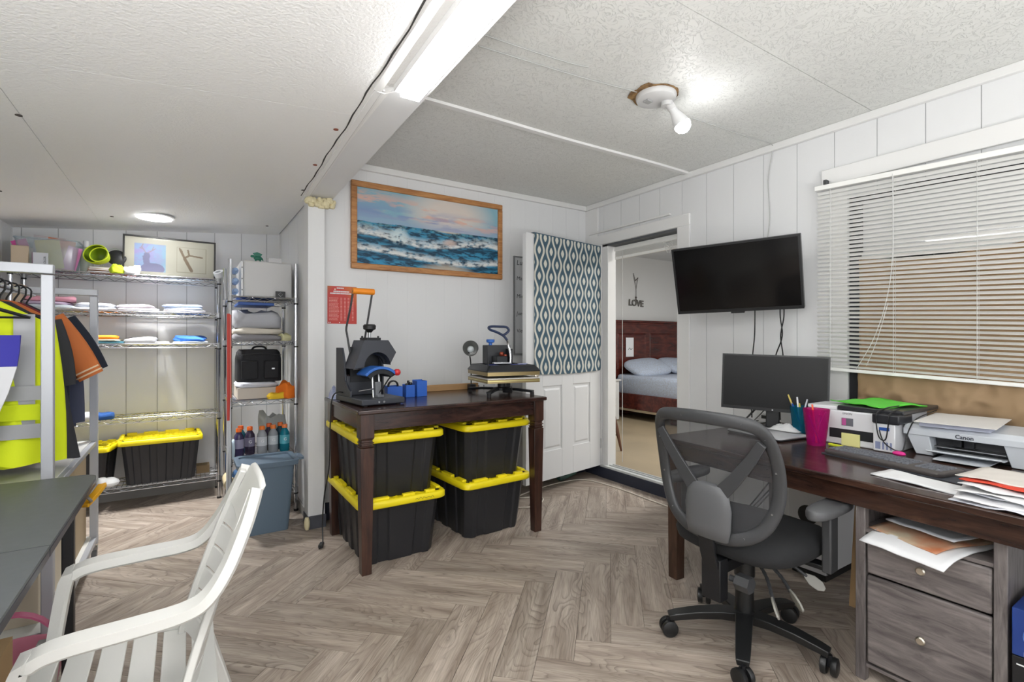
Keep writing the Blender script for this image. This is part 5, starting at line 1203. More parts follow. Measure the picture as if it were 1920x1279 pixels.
tag(MB().tube(bez([(.80, 3.05, .93), (.74, 3.02, .945), (.715, 3.05, .90), (.712, 3.08, .75), (.715, 3.12, .5), (.70, 3.18, .30), (.705, 3.25, .12), (.70, 3.22, .012), (.685, 3.17, .008)], 8), .004).build('black_cord', BLACKP), 'black power cord hanging from the cap press down to the floor', 'cord')
tag(MB().sweep([(.688, 3.18, .014), (.665, 3.13, .014)], [(-.012, -.01), (.012, -.01), (.012, .01), (-.012, .01)]).cyl((.664, 3.127, .017), (.655, 3.105, .017), .004).build('cord_plug', BLACKP, bevel=.003), 'black plug end of the cord lying on the floor by the pillar', 'plug')

# ============================================================ FLAT HEAT PRESS
GOLD = mat('gold_edge', '#9d8b62', .35, .7); GOLDB = mat('gold_bright', '#d8cf8f', .3, .7)
h2_ = thing('flat_heat_press', 'black and gold flat heat press with blue knob at the right of the table', 'heat press', (1.81, 2.90, .88), R(-9))
for sx in (-1, 1):
    for sy in (-1, 1):
        MB().sweep([(0, .05, .035), (sx * .09, .05 + sy * .10, .034), (sx * .16, .05 + sy * .19, .026)], [(-.018, -.008), (.018, -.008), (.014, .008), (-.014, .008)], side=(-sy, sx, 0)).build('base_arm', HGD, h2_, bevel=.003)
        MB().cyl((sx * .155, .05 + sy * .185, 0), (sx * .155, .05 + sy * .185, .022), .014, n=12).build('foot', BLACKR, h2_)
MB().lathe([(.06, .028), (.06, .045), (.03, .05), (.03, .092)], (0, .02, 0), 20).build('pedestal', HGD, h2_)
MB().box(.05, .10, .10, .20, .02, .12).build('swing_post', HGD, h2_, bevel=.004)
MB().tube([(.03 * math.cos(a) - .01, -.10 + .03 * math.sin(a), .022 + .0012 * a) for a in np.linspace(0, 8 * PI, 60)], .004).build('coiled_lead', BLACKM, h2_)
def plate(z0, z1, s=.19): return MB().loops([[(x, y, z) for x, y in rrect(2 * s, 2 * s, .012, 3)] for z in (z0, z1)])
plate(.093, .116).build('lower_platen', GOLD, h2_, ang=50); plate(.104, .1085, .1905).build('platen_edge', GOLDB, h2_, ang=50); plate(.1165, .124, .182).build('silicone_pad', mat('white_pad', '#c9c8c4', .7), h2_, ang=50)
plate(.140, .164).build('upper_platen', GOLD, h2_, ang=50)
MB().loops([[(x, y, z) for x, y in rrect(2 * s, 2 * s, .015, 3)] for z, s in ((.1645, .193), (.172, .193), (.206, .168), (.208, .150), (.196, .142))]).build('platen_cover', HGD, h2_, ang=30)
for x in (-.10, .10):
    MB().loops([[(x + a, b_ - .04, z) for a, b_ in rrect(.085, .13, .03, 4)] for z in (.196, .204)]).build('cover_recess', mat('deep_blue', '#1c2f8a', .4), h2_, ang=50)
MB().box(.09, .16, -.06, -.035, .204, .212).build('cover_label', mat('label_lilac', '#9fa4c4', .3), h2_, bevel=.003)
MB().box(-.075, .10, .10, .20, .18, .335).build('head_housing', mat('head_charcoal', '#2f3135', .45), h2_, bevel=.004)
MB().box(-.045, .035, .0, .10, .205, .26).build('head_arm', HGD, h2_, bevel=.004)
MB().box(-.07, .06, -.012, .03, .206, .22).build('link_bar', CHROME, h2_, bevel=.003)
MB().lathe([(.012, .335), (.012, .35), (.028, .355), (.030, .372), (.026, .376)], (-.045, .12, 0), 14).build('blue_knob', BLU, h2_, ang=50)
MB().box(.062, .082, .02, .14, .21, .31).build('linkage_plate', HGD, h2_, bevel=.003); MB().tube(bez([(.05, -.01, .215), (.055, .0, .27), (.05, .02, .33), (.035, .01, .375)], 4), .008, 8).build('lever_arm', CHROME, h2_)
MB().sphere((.01, .05, .275), .018, 10).sphere((.03, .03, .262), .014, 10).build('copper_spring', mat('copper_red', '#8c3f2c', .4, .5), h2_)
MB().tube(bez([(.036, .012, .37), (.01, .015, .40), (-.04, .015, .425), (-.085, .015, .44), (-.10, .015, .455), (-.08, .015, .463), (-.02, .015, .463), (.03, .015, .46), (.05, .015, .44), (.035, .015, .42), (.01, .015, .405)], 4), .0085, 8).build('d_handle', mat('handle_navy', '#22304f', .45), h2_)
for x in (-.19, .19): MB().cyl((x * .9, -.16, .165), (x * .9, -.16, .235 if x < 0 else .19), .004).build('pin', BLACKM, h2_)

# blue bins and other things on the tall table
BB = mat('bin_blue', '#2460c0', .45)
def open_bin(x0, x1, y0, y1, h, lb):
    t = thing('blue_bin', lb, 'bin', ((x0 + x1) / 2, (y0 + y1) / 2, .8805), 0, 'blue bins on the tall table'); e = .003; z = .8805
    MB().box(x0, x1, y0, y0 + e, z, z + h).box(x0, x1, y1 - e, y1, z, z + h * 1.04).box(x0, x0 + e, y0 + e, y1 - e, z, z + h).box(x1 - e, x1, y0 + e, y1 - e, z, z + h).build('wall', BB, t, world=True, bevel=.0008)
    MB().box(x0 + e, x1 - e, y0 + e, y1 - e, z, z + .003).build('bottom', BB, t, world=True); return t
open_bin(1.065, 1.165, 3.09, 3.17, .072, 'short blue bin beside the cap press, holding a black cable coil')
open_bin(1.185, 1.245, 3.08, 3.15, .078, 'narrow middle blue bin with black oddments')
open_bin(1.258, 1.328, 3.075, 3.16, .102, 'tallest blue bin at the right of the three')
tag(MB().tube([(1.115 + .032 * math.cos(a), 3.13 + .01 * math.sin(a * .3), .955 + .032 * math.sin(a)) for a in np.linspace(0, 6 * PI, 60)], .0045).build('cable_coil', BLACKP), 'black cable coil standing up in the short blue bin', 'cable')
tag(MB().sphere((1.205, 3.115, .955), .016, 10).sphere((1.225, 3.11, .965), .013, 10).cyl((1.215, 3.12, .90), (1.215, 3.12, .985), .008).build('small_tool', BLACKP), 'black knobbed tool poking out of the narrow middle blue bin', 'tool')
tag(MB().box(1.36, 1.86, 3.335, 3.36, .8805, .925).build('wooden_strip', mat('pine_strip', '#b08a5d', .6, var=.15, vscale=5, stretch=(1, 8, 8)), bevel=.002), 'tan wooden strip lying along the back of the tall table', 'board')
ln = thing('clip_lamp', 'small silver bell shaped clip lamp behind the flat heat press', 'lamp', (1.78, 3.31, .8805))
Ml = Matrix.Translation((1.764, 3.28, 1.182)) @ Matrix.Rotation(R(-30), 4, 'Z') @ Matrix.Rotation(R(72), 4, 'X')
MB().lathe([(.058, .035), (.054, .0), (.042, -.035), (.022, -.055), (.018, -.055), (.038, -.033), (.050, .0), (.055, .035)], n=26, m=Ml, cap=False).build('lamp_shade', mat('lamp_silver', '#a9aaa8', .3, .7), ln, world=True, ang=60)
MB().sphere((0, 0, 0), .026, 14).xf(Ml).build('lamp_bulb', mat('frosted_glass', '#dfe6e8', .2), ln, world=True)
MB().tube(bez([(1.772, 3.325, 1.16), (1.80, 3.35, 1.10), (1.80, 3.34, 1.0), (1.79, 3.32, .92)], 6), .005).build('gooseneck', BLACKM, ln, world=True); MB().box(1.765, 1.815, 3.29, 3.345, .8805, .92).build('clip_base', BLACKP, ln, world=True, bevel=.004)
u = np.linspace(-1, 1, 24); X_, Y_ = np.meshgrid(u, u); rr = np.sqrt(X_ ** 2 + Y_ ** 2)
tag(grid_mesh('plastic_bag', np.stack([.785 + .035 * X_, 3.285 + .08 * Y_, .882 + .075 * np.clip(1 - rr ** 2, 0, 1) * (.4 + fbm(X_ * 4 + 8, Y_ * 4 + 8, 15))], -1), mat('bag_lilac', '#cfd0da', .4, col2='#8f9cc8', vscale=20)), 'crumpled white and lilac plastic bag behind the cap press', 'bag')
for i, x in enumerate((1.86, 1.90, 1.945)): tag(MB().tube(bez([(x, 3.40, .90), (x + .005, 3.41, .80), (x - .01, 3.44, .6), (x, 3.5, .3)], 5), .003).build('cable', BLACKP), 'thin black lead hanging behind the tall table, ' + ('left', 'middle', 'right')[i] + ' one of three', 'cable', 'leads behind the tall table')

# ============================================================ WASTE BIN BY THE PILLAR
wbn = thing('waste_bin', 'blue-grey open plastic waste bin standing on the floor beside the pillar', 'waste bin', (.42, 3.72, 0)); WBM = mat('bin_slate', '#5f7182', .45)
ls = [[(.44 + x, 3.69 + y, z) for x, y in rrect(w_, d_, .025, 4)] for w_, d_, z in ((.245, .23, 0), (.315, .28, .455))]
MB().loops(ls + [[(.44 + x, 3.69 + y, z) for x, y in rrect(w_, d_, .022, 4)] for w_, d_, z in ((.305, .27, .455), (.237, .222, .006))]).build('body', WBM, wbn, world=True, ang=50)
MB().loops([[(.44 + x, 3.69 + y, z) for x, y in rrect(w_, d_, .03, 5)] for w_, d_, z in ((.318, .283, .43), (.36, .31, .432), (.365, .315, .462), (.345, .295, .466), (.308, .273, .46), (.308, .273, .45))]).build('rim', WBM, wbn, world=True, ang=45)
MB().loops([[(.635 + x, 3.69 + y, z) for x, y in rrect(.06, .16, .02, 4)] for z in (.445, .458)]).build('handle', WBM, wbn, world=True, ang=50)

# ============================================================ THINGS ON THE SHELVES
def folded(lb, x, y, z, w_, d_, h, col, rz=0, seed=0, cat='folded shirt', name='folded_shirt', group='folded clothes on the wire shelves', bumpy=1):
    rn = random.Random(seed); ph = [rn.uniform(0, 6) for _ in range(4)]; ls = []
    P = rrect(w_, d_, min(w_, d_) * .22, 6); nl = 7
    for k in range(nl):
        f = k / (nl - 1); e = 1 - .10 * abs(2 * f - 1) ** 2.2; l = []
        for (px_, py_) in P:
            a = math.atan2(py_, px_); kk = e * (1 + bumpy * (.03 * math.sin(3 * a + ph[0] + f * 3) + .02 * math.sin(7 * a + ph[1] + f * 9)))
            zz = h * f * (1 + bumpy * (.12 * math.sin(2 * a + ph[2]) + .06 * math.sin(5 * a + ph[3])))
            X_, Y_ = px_ * kk, py_ * kk; l.append((x + X_ * math.cos(rz) - Y_ * math.sin(rz), y + X_ * math.sin(rz) + Y_ * math.cos(rz), z + max(0, zz)))
        ls.append(l)
    top = ls[-1]; cx = sum(p[0] for p in top) / len(top); cy = sum(p[1] for p in top) / len(top); zc = sum(p[2] for p in top) / len(top)
    for q in (.7, .35): ls.append([(cx + (p[0] - cx) * q, cy + (p[1] - cy) * q, zc + (p[2] - zc) * q + h * .12 * bumpy * math.sin(9 * (p[0] + p[1]) * (2 - q) + ph[0])) for p in top])
    o = MB().loops(ls).build(name, mat('cloth_' + col, col, .85, bump=.2, bscale=60), ang=75)
    return tag(o, lb, cat, group)
ZA, ZB, ZC_, ZD = 1.465, 1.225, .675, 1.735
S = 'on second wire shelf down'
folded('pale grey-green folded shirt under the pink one ' + S, -.80, 4.72, ZA, .26, .24, .03, '#c3ccd2', .1, 1)
folded('lilac folded shirt between grey-green and pink ones ' + S, -.82, 4.72, ZA + .031, .25, .23, .022, '#c9b6cf', 0, 2)
folded('pink folded shirt, top of the leftmost pile ' + S, -.80, 4.72, ZA + .054, .26, .23, .035, '#d99aac', .1, 3)
folded('white folded shirt second from the left, lower layer ' + S, -.565, 4.72, ZA, .25, .24, .02, '#cfd3dc', .05, 4)
folded('white folded shirt second from the left, upper layer ' + S, -.555, 4.72, ZA + .021, .22, .22, .028, '#dde1ea', -.08, 5)
folded('pinkish white folded shirt in the middle, lower layer ' + S, -.31, 4.72, ZA, .26, .24, .022, '#d6d2da', .05, 6)
folded('pinkish grey folded shirt in the middle, upper layer ' + S, -.32, 4.72, ZA + .023, .22, .22, .024, '#cfc4cb', -.1, 7)
folded('white folded shirt, lowest of the right hand pile ' + S, -.02, 4.72, ZA, .27, .24, .02, '#dcd8e0', .05, 8)
folded('pale blue-white folded shirt, middle of the right hand pile ' + S, -.02, 4.72, ZA + .021, .25, .22, .018, '#cfd9ea', -.06, 9)
folded('light blue folded shirt, top of the right hand pile ' + S, -.03, 4.72, ZA + .04, .26, .22, .02, '#c3d3ea', .08, 10)
S = 'on third wire shelf down'
folded('dark teal folded shirt at the bottom of the left pile ' + S, -.53, 4.72, ZB, .28, .24, .018, '#2f5f6c', .05, 11)
folded('cream folded shirt in the middle of the left pile ' + S, -.54, 4.72, ZB + .0185, .26, .23, .012, '#d9cfae', -.03, 12)
folded('orange folded shirt on top of the left pile ' + S, -.55, 4.72, ZB + .031, .25, .23, .028, '#ee8b22', .02, 13)
folded('loosely folded white shirt in the middle ' + S, -.30, 4.72, ZB, .20, .22, .038, '#dcdde2', .1, 14, bumpy=1.8)
folded('small flattened white cloth right of the middle ' + S, -.18, 4.72, ZB, .10, .16, .014, '#d4d2d2', .3, 15)
folded('grey shirt under the bright blue one ' + S, .02, 4.72, ZB, .23, .22, .016, '#b9c3cc', .05, 16)
folded('bright blue crumpled shirt ' + S, .02, 4.72, ZB + .017, .21, .2, .036, '#3f78d0', -.1, 17, bumpy=2)
folded('small dark blue cloth on the fourth wire shelf from the top', -.50, 4.68, ZC_, .10, .12, .045, '#24508f', .1, 18, 'cloth', 'folded_cloth', None or 'small cloths')
folded('white cloth beside the dark blue one, behind the rack post', -.64, 4.70, ZC_, .15, .16, .05, '#d3d3d6', .1, 19, 'cloth', 'folded_cloth', 'small cloths')
# top shelf
CLR = tint_plastic('clear_bin', '#dfe6ea', .22, .1)
t = thing('clear_storage_bin', 'clear plastic bin stuffed with pink and yellow papers, top left of the wire shelf', 'storage bin', (-.82, 4.74, ZD))
ls = [[(-.81 + x, 4.74 + y, z) for x, y in rrect(w_, d_, .02, 4)] for w_, d_, z in ((.27, .20, ZD), (.33, .26, ZD + .21))]
MB().loops(ls + [[(-.81 + x, 4.74 + y, z) for x, y in rrect(w_, d_, .018, 4)] for w_, d_, z in ((.325, .255, ZD + .21), (.265, .195, ZD + .004))]).build('bin', CLR, t, world=True, ang=50)
MB().tube([(-.81 + x, 4.74 + y, ZD + .21) for x, y in rrect(.335, .265, .025, 4)], .005, closed=True).build('rim', CLR, t, world=True)
for i, (dx, dy, w_, h_, rz_, c_, lb) in enumerate(((-.09, -.05, .08, .20, -20, '#e05aa8', 'hot pink paper poking above the clear bin'), (.02, -.075, .13, .20, -8, '#e2cf82', 'cream yellow envelope at the front inside the clear bin'), (.10, -.05, .08, .17, 14, '#e78fc4', 'pink paper at the right inside the clear bin'), (-.02, .0, .17, .235, 4, '#c9c2c4', 'grey-white sheets in the middle of the clear bin'), (.03, -.02, .15, .22, 9, '#c9754c', 'rust orange folder inside the clear bin'))):
    m = MB().box(-w_ / 2, w_ / 2, -.0015, .0015, 0, h_, Matrix.Translation((-.81 + dx, 4.74 + dy, ZD + .012)) @ Matrix.Rotation(R(rz_), 4, 'Y'))
    tag(m.build('paper_sheet', mat('bin_paper_%d' % i, c_, .7)), lb, 'paper', 'papers in the clear bin')
t = thing('translucent_bottle', 'translucent white spray-topped bottle standing beside the clear bin', 'bottle', (-.635, 4.80, ZD)); MB().lathe([(.03, 0), (.036, .01), (.036, .14), (.018, .19), (.014, .20)], (-.625, 4.80, ZD), 18).build('bottle_body', tint_plastic('milky', '#d9e2d9', .6), t, world=True); MB().cyl((-.625, 4.80, ZD + .20), (-.625, 4.80, ZD + .245), .018, n=14).build('bottle_cap', WHITEP, t, world=True)
carton('flattened beige cardboard box leaning at the very left of the top wire shelf', -.985, -.90, 4.60, 4.80, ZD, ZD + .15, mat('beige_box', '#bfae97', .8), lid=False)
t = thing('labelled_packet', 'small white packet with dark lettering in front of the clear bin', 'packet', (-.83, 4.60, ZD)); MB().box(-.875, -.80, 4.592, 4.604, ZD, ZD + .11).build('packet', mat('packet_white', '#c9ccd4', .6), t, world=True)
text('lettering', 'COLOR', .018, DARKP, t, frame((-.815, 4.5905, ZD + .055), (0, 0, 1), (-1, 0, 0)))
carton('beige cardboard box behind the coat hangers on the second wire shelf', -.985, -.93, 4.60, 4.75, ZA, ZA + .16, mat('beige_box'), lid=False)
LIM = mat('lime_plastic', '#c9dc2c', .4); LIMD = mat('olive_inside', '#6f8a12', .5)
for i, (x, y, z, r_, lb) in enumerate(((-.545, 4.66, ZD + .125, .072, 'larger lime green bowl lying on its side on the top wire shelf'), (-.520, 4.615, ZD + .115, .055, 'smaller lime green bowl nested in front of the larger one'))):
    t = thing('lime_bowl', lb, 'bowl', (x, y, ZD + .04), 0, 'lime green bowls'); Mb = Matrix.Translation((x, y, z)) @ Matrix.Rotation(R(-18), 4, 'Z') @ Matrix.Rotation(R(70), 4, 'X')
    MB().lathe([(r_, .03), (r_ * .97, 0), (r_ * .8, -.03), (r_ * .5, -.05), (.001, -.055)], n=28, m=Mb, cap=False).build('bowl_shell', LIM, t, world=True, ang=60)
    MB().lathe([(r_ * .97, .028), (r_ * .93, 0), (r_ * .76, -.027), (r_ * .46, -.045), (.001, -.05)], n=28, m=Mb, cap=False).build('bowl_inside', LIMD, t, world=True, ang=60); MB().tube([tuple(Mb @ V(r_ * math.cos(a), r_ * math.sin(a), .03)) for a in np.linspace(0, 2 * PI, 29)[:-1]], .004, closed=True).build('bowl_rim', LIM, t, world=True)
t = thing('round_black_lid', 'round black lid propped up behind the lime bowls', 'lid', (-.44, 4.72, ZD + .05)); MB().lathe([(.058, 0), (.060, .004), (.056, .008)], n=28, m=Matrix.Translation((-.44, 4.70, ZD + .125)) @ Matrix.Rotation(R(75), 4, 'X')).build('disc', BLACKP, t, world=True, ang=50); MB().cyl((-.44, 4.715, ZD + .06), (-.44, 4.715, ZD + .03), .006).build('lid_stem', BLACKP, t, world=True)
tag(MB().tube(bez([(-.56, 4.80, ZD + .02), (-.52, 4.82, ZD + .15), (-.46, 4.80, ZD + .21), (-.42, 4.80, ZD + .16), (-.38, 4.78, ZD + .03)], 6), .003).tube(bez([(-.54, 4.8, ZD + .05), (-.48, 4.8, ZD + .17), (-.40, 4.8, ZD + .10), (-.36, 4.78, ZD + .02)], 6), .0025).build('clear_tubing', mat('pale_tubing', '#c9d6c9', .3)), 'loops of pale clear tubing behind the lime bowls', 'tubing')
for i, (z, c_, lb) in enumerate(((0, '#7a4634', 'dark red book at the bottom under the lime bowls'), (.016, '#c98f5e', 'tan book in the middle under the lime bowls'), (.028, '#d8c6a2', 'cream book on top under the lime bowls'))):
    t = thing('book', lb, 'book', (-.50, 4.68, ZD + z), R(6 * i - 5), 'books under the lime bowls'); MB().box(-.09, .09, -.065, .065, .0015, .011).build('pages', PAPER, t); MB().box(-.092, .092, -.067, .067, 0, .0014).box(-.092, .092, -.067, .067, .0111, .0125).box(-.0935, -.092, -.067, .067, 0, .0125).build('cover', mat('book_' + str(i), c_, .6), t)
folded('lime and black crumpled glove beside the lime bowls', -.43, 4.61, ZD, .08, .08, .05, '#c3d82a', .4, 30, 'glove', 'work_glove', None or 'gloves and rags', 2)
folded('white crumpled cloth in front of the framed deer print', -.345, 4.62, ZD, .10, .09, .05, '#dedee0', .2, 31, 'cloth', 'crumpled_cloth', 'gloves and rags', 2.2)
folded('small rust brown rag behind the white cloth on the top wire shelf', -.36, 4.72, ZD, .08, .07, .06, '#a8654a', .2, 32, 'cloth', 'crumpled_cloth', 'gloves and rags', 2)
# framed deer print, leaning
fr = thing('framed_print', 'black framed double print of a deer and an antler leaning on the top wire shelf', 'picture', (-.10, 4.76, ZD))
Mf = Matrix.Translation((-.107, 4.70, 1.888)) @ Matrix.Rotation(R(-1.2), 4, 'X') @ Matrix.Rotation(R(0.6), 4, 'Y')
hw, hh = .298, .152
for a in ((-hw, hw, hh - .012, hh), (-hw, hw, -hh, -hh + .012), (-hw, -hw + .012, -hh + .012, hh - .012), (hw - .012, hw, -hh + .012, hh - .012)): MB().box(a[0], a[1], -.012, .012, a[2], a[3], Mf).build('frame_piece', mat('frame_black', '#2b2a29', .35), fr, world=True, bevel=.002)
nx, nz = 190, 100; U_, V_ = np.meshgrid(np.linspace(-1, 1, nx), np.linspace(-1, 1, nz)); XX, ZZ = U_ * hw * .965, V_ * hh * .93
c_ = np.empty((nz, nx, 3)); c_[:] = L3('#c6c4b5')
ina = (np.abs(XX + .13) < .098) & (np.abs(ZZ + .012) < .105); nn = fbm(XX * 30 + 5, ZZ * 30 + 5, 21)
dp = lerp(np.broadcast_to(L3('#9cb4d6'), c_.shape), np.broadcast_to(L3('#a9a0cf'), c_.shape), sm(nn, .35, .65)); dp = lerp(dp, L3('#8ec0c6')[None, None], np.clip(XX * 8 + 1.2, 0, 1) * .5)
body = ((XX + .115) / .075) ** 2 + ((ZZ + .095) / .045) ** 2 < 1; neck = (np.abs(XX + .155 - (ZZ + .03) * -.15) < .02) & (ZZ > -.09) & (ZZ < .0); head = ((XX + .152) / .02) ** 2 + ((ZZ - .0) / .03) ** 2 < 1
def seg(x0, z0, x1, z1, w_):
    t_ = np.clip(((XX - x0) * (x1 - x0) + (ZZ - z0) * (z1 - z0)) / ((x1 - x0) ** 2 + (z1 - z0) ** 2), 0, 1); return np.hypot(XX - x0 - t_ * (x1 - x0), ZZ - z0 - t_ * (z1 - z0)) < w_
ant = seg(-.158, .025, -.185, .07, .0035) | seg(-.185, .07, -.175, .09, .003) | seg(-.145, .025, -.10, .06, .0035) | seg(-.12, .045, -.11, .075, .003) | seg(-.178, .055, -.195, .06, .003)
dp[body | neck | head] = L3('#8787a6'); dp[ant] = L3('#a79aa6'); c_[ina] = dp[ina]
inb = (np.abs(XX - .135) < .098) & (np.abs(ZZ + .008) < .10); inb2 = (np.abs(XX - .135) < .094) & (np.abs(ZZ + .008) < .096); c_[inb & ~inb2] = L3('#a9a48f')
an2 = seg(.06, .07, .09, .0, .008) | seg(.09, .0, .135, -.09, .011) | seg(.09, .01, .12, .03, .007) | seg(.12, .03, .205, .02, .006) | seg(.118, .03, .11, .07, .006) | seg(.07, .06, .055, .08, .005); c_[an2 & inb2] = L3('#8a7a66')
Pf = np.stack([XX, np.full_like(XX, -.004), ZZ, np.ones_like(XX)], -1) @ np.array(Mf).T
grid_mesh('print_sheet', Pf[..., :3], vcol_mat('framed_paper', .5), fr, c_)
MB().box(-hw + .01, hw - .01, -.0075, -.006, -hh + .01, hh - .01, Mf).build('glazing', glass_mat('frame_glass', fac=.0, rough=.12), fr, world=True); MB().box(-hw + .004, hw - .004, .002, .010, -hh + .004, hh - .004, Mf).build('backing', CARD, fr, world=True)
t = thing('tape_roll', 'roll of white tape balanced on top of the wire shelf post', 'tape roll', (.215, 4.59, 1.76)); MB().lathe([(.020, -.02), (.036, -.02), (.036, .02), (.020, .02), (.020, -.02)], n=24, m=Matrix.Translation((.21, 4.59, 1.775)) @ Matrix.Rotation(R(28), 4, 'X') @ Matrix.Rotation(R(-20), 4, 'Y'), cap=False).build('tape', mat('tape_white', '#d6d8dc', .4), t, world=True, ang=50)
# narrow unit
ZE = 1.559
t = thing('water_bottle', 'x', 'bottle')
D.objects.remove(t)
def bottle(lb, x, y, z, h, r_, liquid, cap, label_col=None, group='sports drink bottles', mark=True):
    t = thing('drink_bottle', lb, 'bottle', (x, y, z), 0, group)
    MB().lathe([(r_ * .8, 0), (r_, .008), (r_, h * .30), (r_ * .93, h * .36), (r_, h * .42), (r_, h * .62), (r_ * .9, h * .72), (r_ * .5, h * .84), (r_ * .42, h * .87)], (0, 0, 0), 20).build('bottle_body', tint_plastic('drink_' + liquid, liquid, .62, .12), t, ang=50)
    MB().lathe([(r_ * .56, h * .87), (r_ * .56, h * .97), (r_ * .5, h)], (0, 0, 0), 16).build('bottle_cap', mat('cap_' + cap, cap, .4), t, ang=40)
    if label_col:
        MB().lathe([(r_ * 1.015, h * .30), (r_ * 1.015, h * .62)], (0, 0, 0), 20, cap=False).build('bottle_label', mat('lab_' + label_col, label_col, .45), t, ang=60)
        if mark: text('lettering', 'G', .03, PAPER, t, PM[t.name] @ frame((0, -r_ * 1.03, h * .47), (1, 0, 0), (0, 0, 1)))
    return t
ZF = .426
bottle('dark purple drink bottle at the left front of the drinks shelf', .305, 4.02, ZF, .20, .034, '#4a4168', '#ea6a1c', '#8b88a0', mark=False)
bottle('dark violet drink bottle, second from the left', .378, 4.06, ZF, .20, .034, '#463c56', '#ea6a1c', '#77738a')
bottle('clear drink bottle in the middle of the row', .455, 4.04, ZF, .20, .034, '#b9bec4', '#f07a1e', '#c6cad0')
bottle('clear drink bottle left of the teal one', .53, 4.05, ZF, .20, .034, '#b3bac2', '#ea7a2c', '#bfc6cc')
bottle('teal drink bottle at the right end of the front row', .606, 4.04, ZF, .20, .034, '#1590a8', '#e87c40', '#58aebd')
bottle('teal drink bottle hiding behind the dark purple one', .325, 4.13, ZF, .20, .034, '#2a8a9c', '#e2601c', None)
bottle('dark purple drink bottle behind the clear ones', .515, 4.15, ZF, .20, .034, '#3f3554', '#e2601c', None)
bottle('orange capped drink bottle in the second row behind the teal one', .592, 4.15, ZF, .20, .034, '#2f5b70', '#e2702c', None)
t = thing('storage_case', 'big pale grey storage case on the top shelf of the narrow unit', 'case', (.49, 4.2, ZE)); MB().box(.335, .655, 4.02, 4.42, ZE, ZE + .262).build('case_body', mat('case_grey', '#cccccc', .5), t, world=True, bevel=.012, seg=3); MB().box(.318, .334, 4.03, 4.41, ZE + .005, ZE + .255).build('case_edge', WHITEP, t, world=True, bevel=.004)
for z in (.05, .13, .21): MB().cyl((.326, 4.0295, ZE + z), (.326, 4.026, ZE + z), .004, n=8).build('rivet', BLACKP, t, world=True)
for i, (z, r_) in enumerate(((.012, .022), (.085, .024), (.16, .022))):
    tag(MB().tube([(.285, 4.0, ZE + z + .03), (.287, 4.08, ZE + z + .03), (.287, 4.17, ZE + z + .03), (.287, 4.19, ZE + z + .03)], [r_ * .5, r_, r_, r_ * .4], 12).build('water_bottle', tint_plastic('pale_blue_water', '#a8c6ea', .5)), ('lowest', 'middle', 'topmost')[i] + ' of the pale blue water bottles stacked left of the grey case', 'bottle', 'stacked water bottles')
t = thing('toy_creature', 'small green winged toy figure standing on the grey storage case', 'toy', (.43, 4.1, ZE + .263)); GT_ = mat('toy_green', '#1f6f5a', .5)
zt = ZE + .263
MB().sphere((.435, 4.1, zt + .03), .02, 10, (1.5, .8, .9)).tube([(.46, 4.1, zt + .03), (.47, 4.1, zt + .012)], [.008, .002]).build('torso', GT_, t, world=True); MB().sphere((.40, 4.1, zt + .042), .011, 8, (1.4, 1, 1)).build('head', GT_, t, world=True)
for x in (.42, .45): MB().cyl((x, 4.1, zt), (x, 4.1, zt + .025), .006).build('leg', GT_, t, world=True)
MB().add([(.42, 4.1, zt + .04), (.40, 4.1, zt + .065), (.43, 4.1, zt + .075), (.465, 4.1, zt + .062), (.45, 4.1, zt + .04), (.42, 4.104, zt + .04), (.40, 4.104, zt + .065), (.43, 4.104, zt + .075), (.465, 4.104, zt + .062), (.45, 4.104, zt + .04)], [(0, 1, 2, 3, 4), (9, 8, 7, 6, 5)] + [(i, (i + 1) % 5, 5 + (i + 1) % 5, 5 + i) for i in range(5)]).build('wing', GT_, t, world=True)
carton('small white box with grey label on top of the grey storage case', .50, .59, 4.06, 4.16, zt, zt + .035, mat('small_box_white', '#cfcfd0', .6), lid=False)
t = thing('framed_chip', 'small black patterned square leaning at the front edge of the top shelf', 'ornament', (.565, 3.955, ZE)); MB().box(.535, .60, 3.962, 3.97, ZE, ZE + .045).build('panel', BLACKP, t, world=True); MB().tube([(.5675 + .014 * math.cos(a), 3.961, ZE + .022 + .014 * math.sin(a)) for a in np.linspace(0, 2 * PI, 5)[:-1]], .002, closed=True).build('diamond_outline', STEEL, t, world=True)
tag(MB().box(.30, .53, 3.99, 4.35, 1.500, 1.520).build('blue_tray', mat('tray_blue', '#2c55a0', .5), bevel=.004), 'flat blue tray lying on the stack just under the top shelf of the narrow unit', 'tray')
S = ' on the upper shelf of the narrow unit'
folded('grey folded blanket at the bottom' + S, .43, 4.15, 1.246, .32, .36, .045, '#8d8c90', 0, 40, 'blanket', 'folded_blanket', 'folded blankets')
folded('cream folded blanket in the middle' + S, .43, 4.15, 1.292, .31, .34, .045, '#cfc9bd', .04, 41, 'blanket', 'folded_blanket', 'folded blankets')
folded('light grey bunched blanket on top' + S, .43, 4.15, 1.338, .32, .34, .115, '#aeb0b6', -.03, 42, 'blanket', 'folded_blanket', 'folded blankets', 1.5)
folded('crumpled white and yellow wrapper at the right' + S, .605, 4.03, 1.246, .07, .10, .05, '#d8d6a8', .3, 43, 'wrapper', 'wrapper', None or 'wrappers', 2)
bg = thing('travel_bag', 'black fabric travel bag with front pockets on the middle shelf of the narrow unit', 'bag', (.45, 4.2, .945)); BC = mat('bag_black', '#17181d', .75, bump=.1, bscale=200)
ls = [[(.45 + x * k, 4.24 + y * (1 - .06 * f), .945 + .235 * f) for x, y in rrect(.30, .28, .05, 5)] for f, k in ((0, .98), (.04, 1), (.7, .99), (.9, .94), (1, .82))]
MB().loops(ls).build('bag_body', BC, bg, world=True, ang=60)
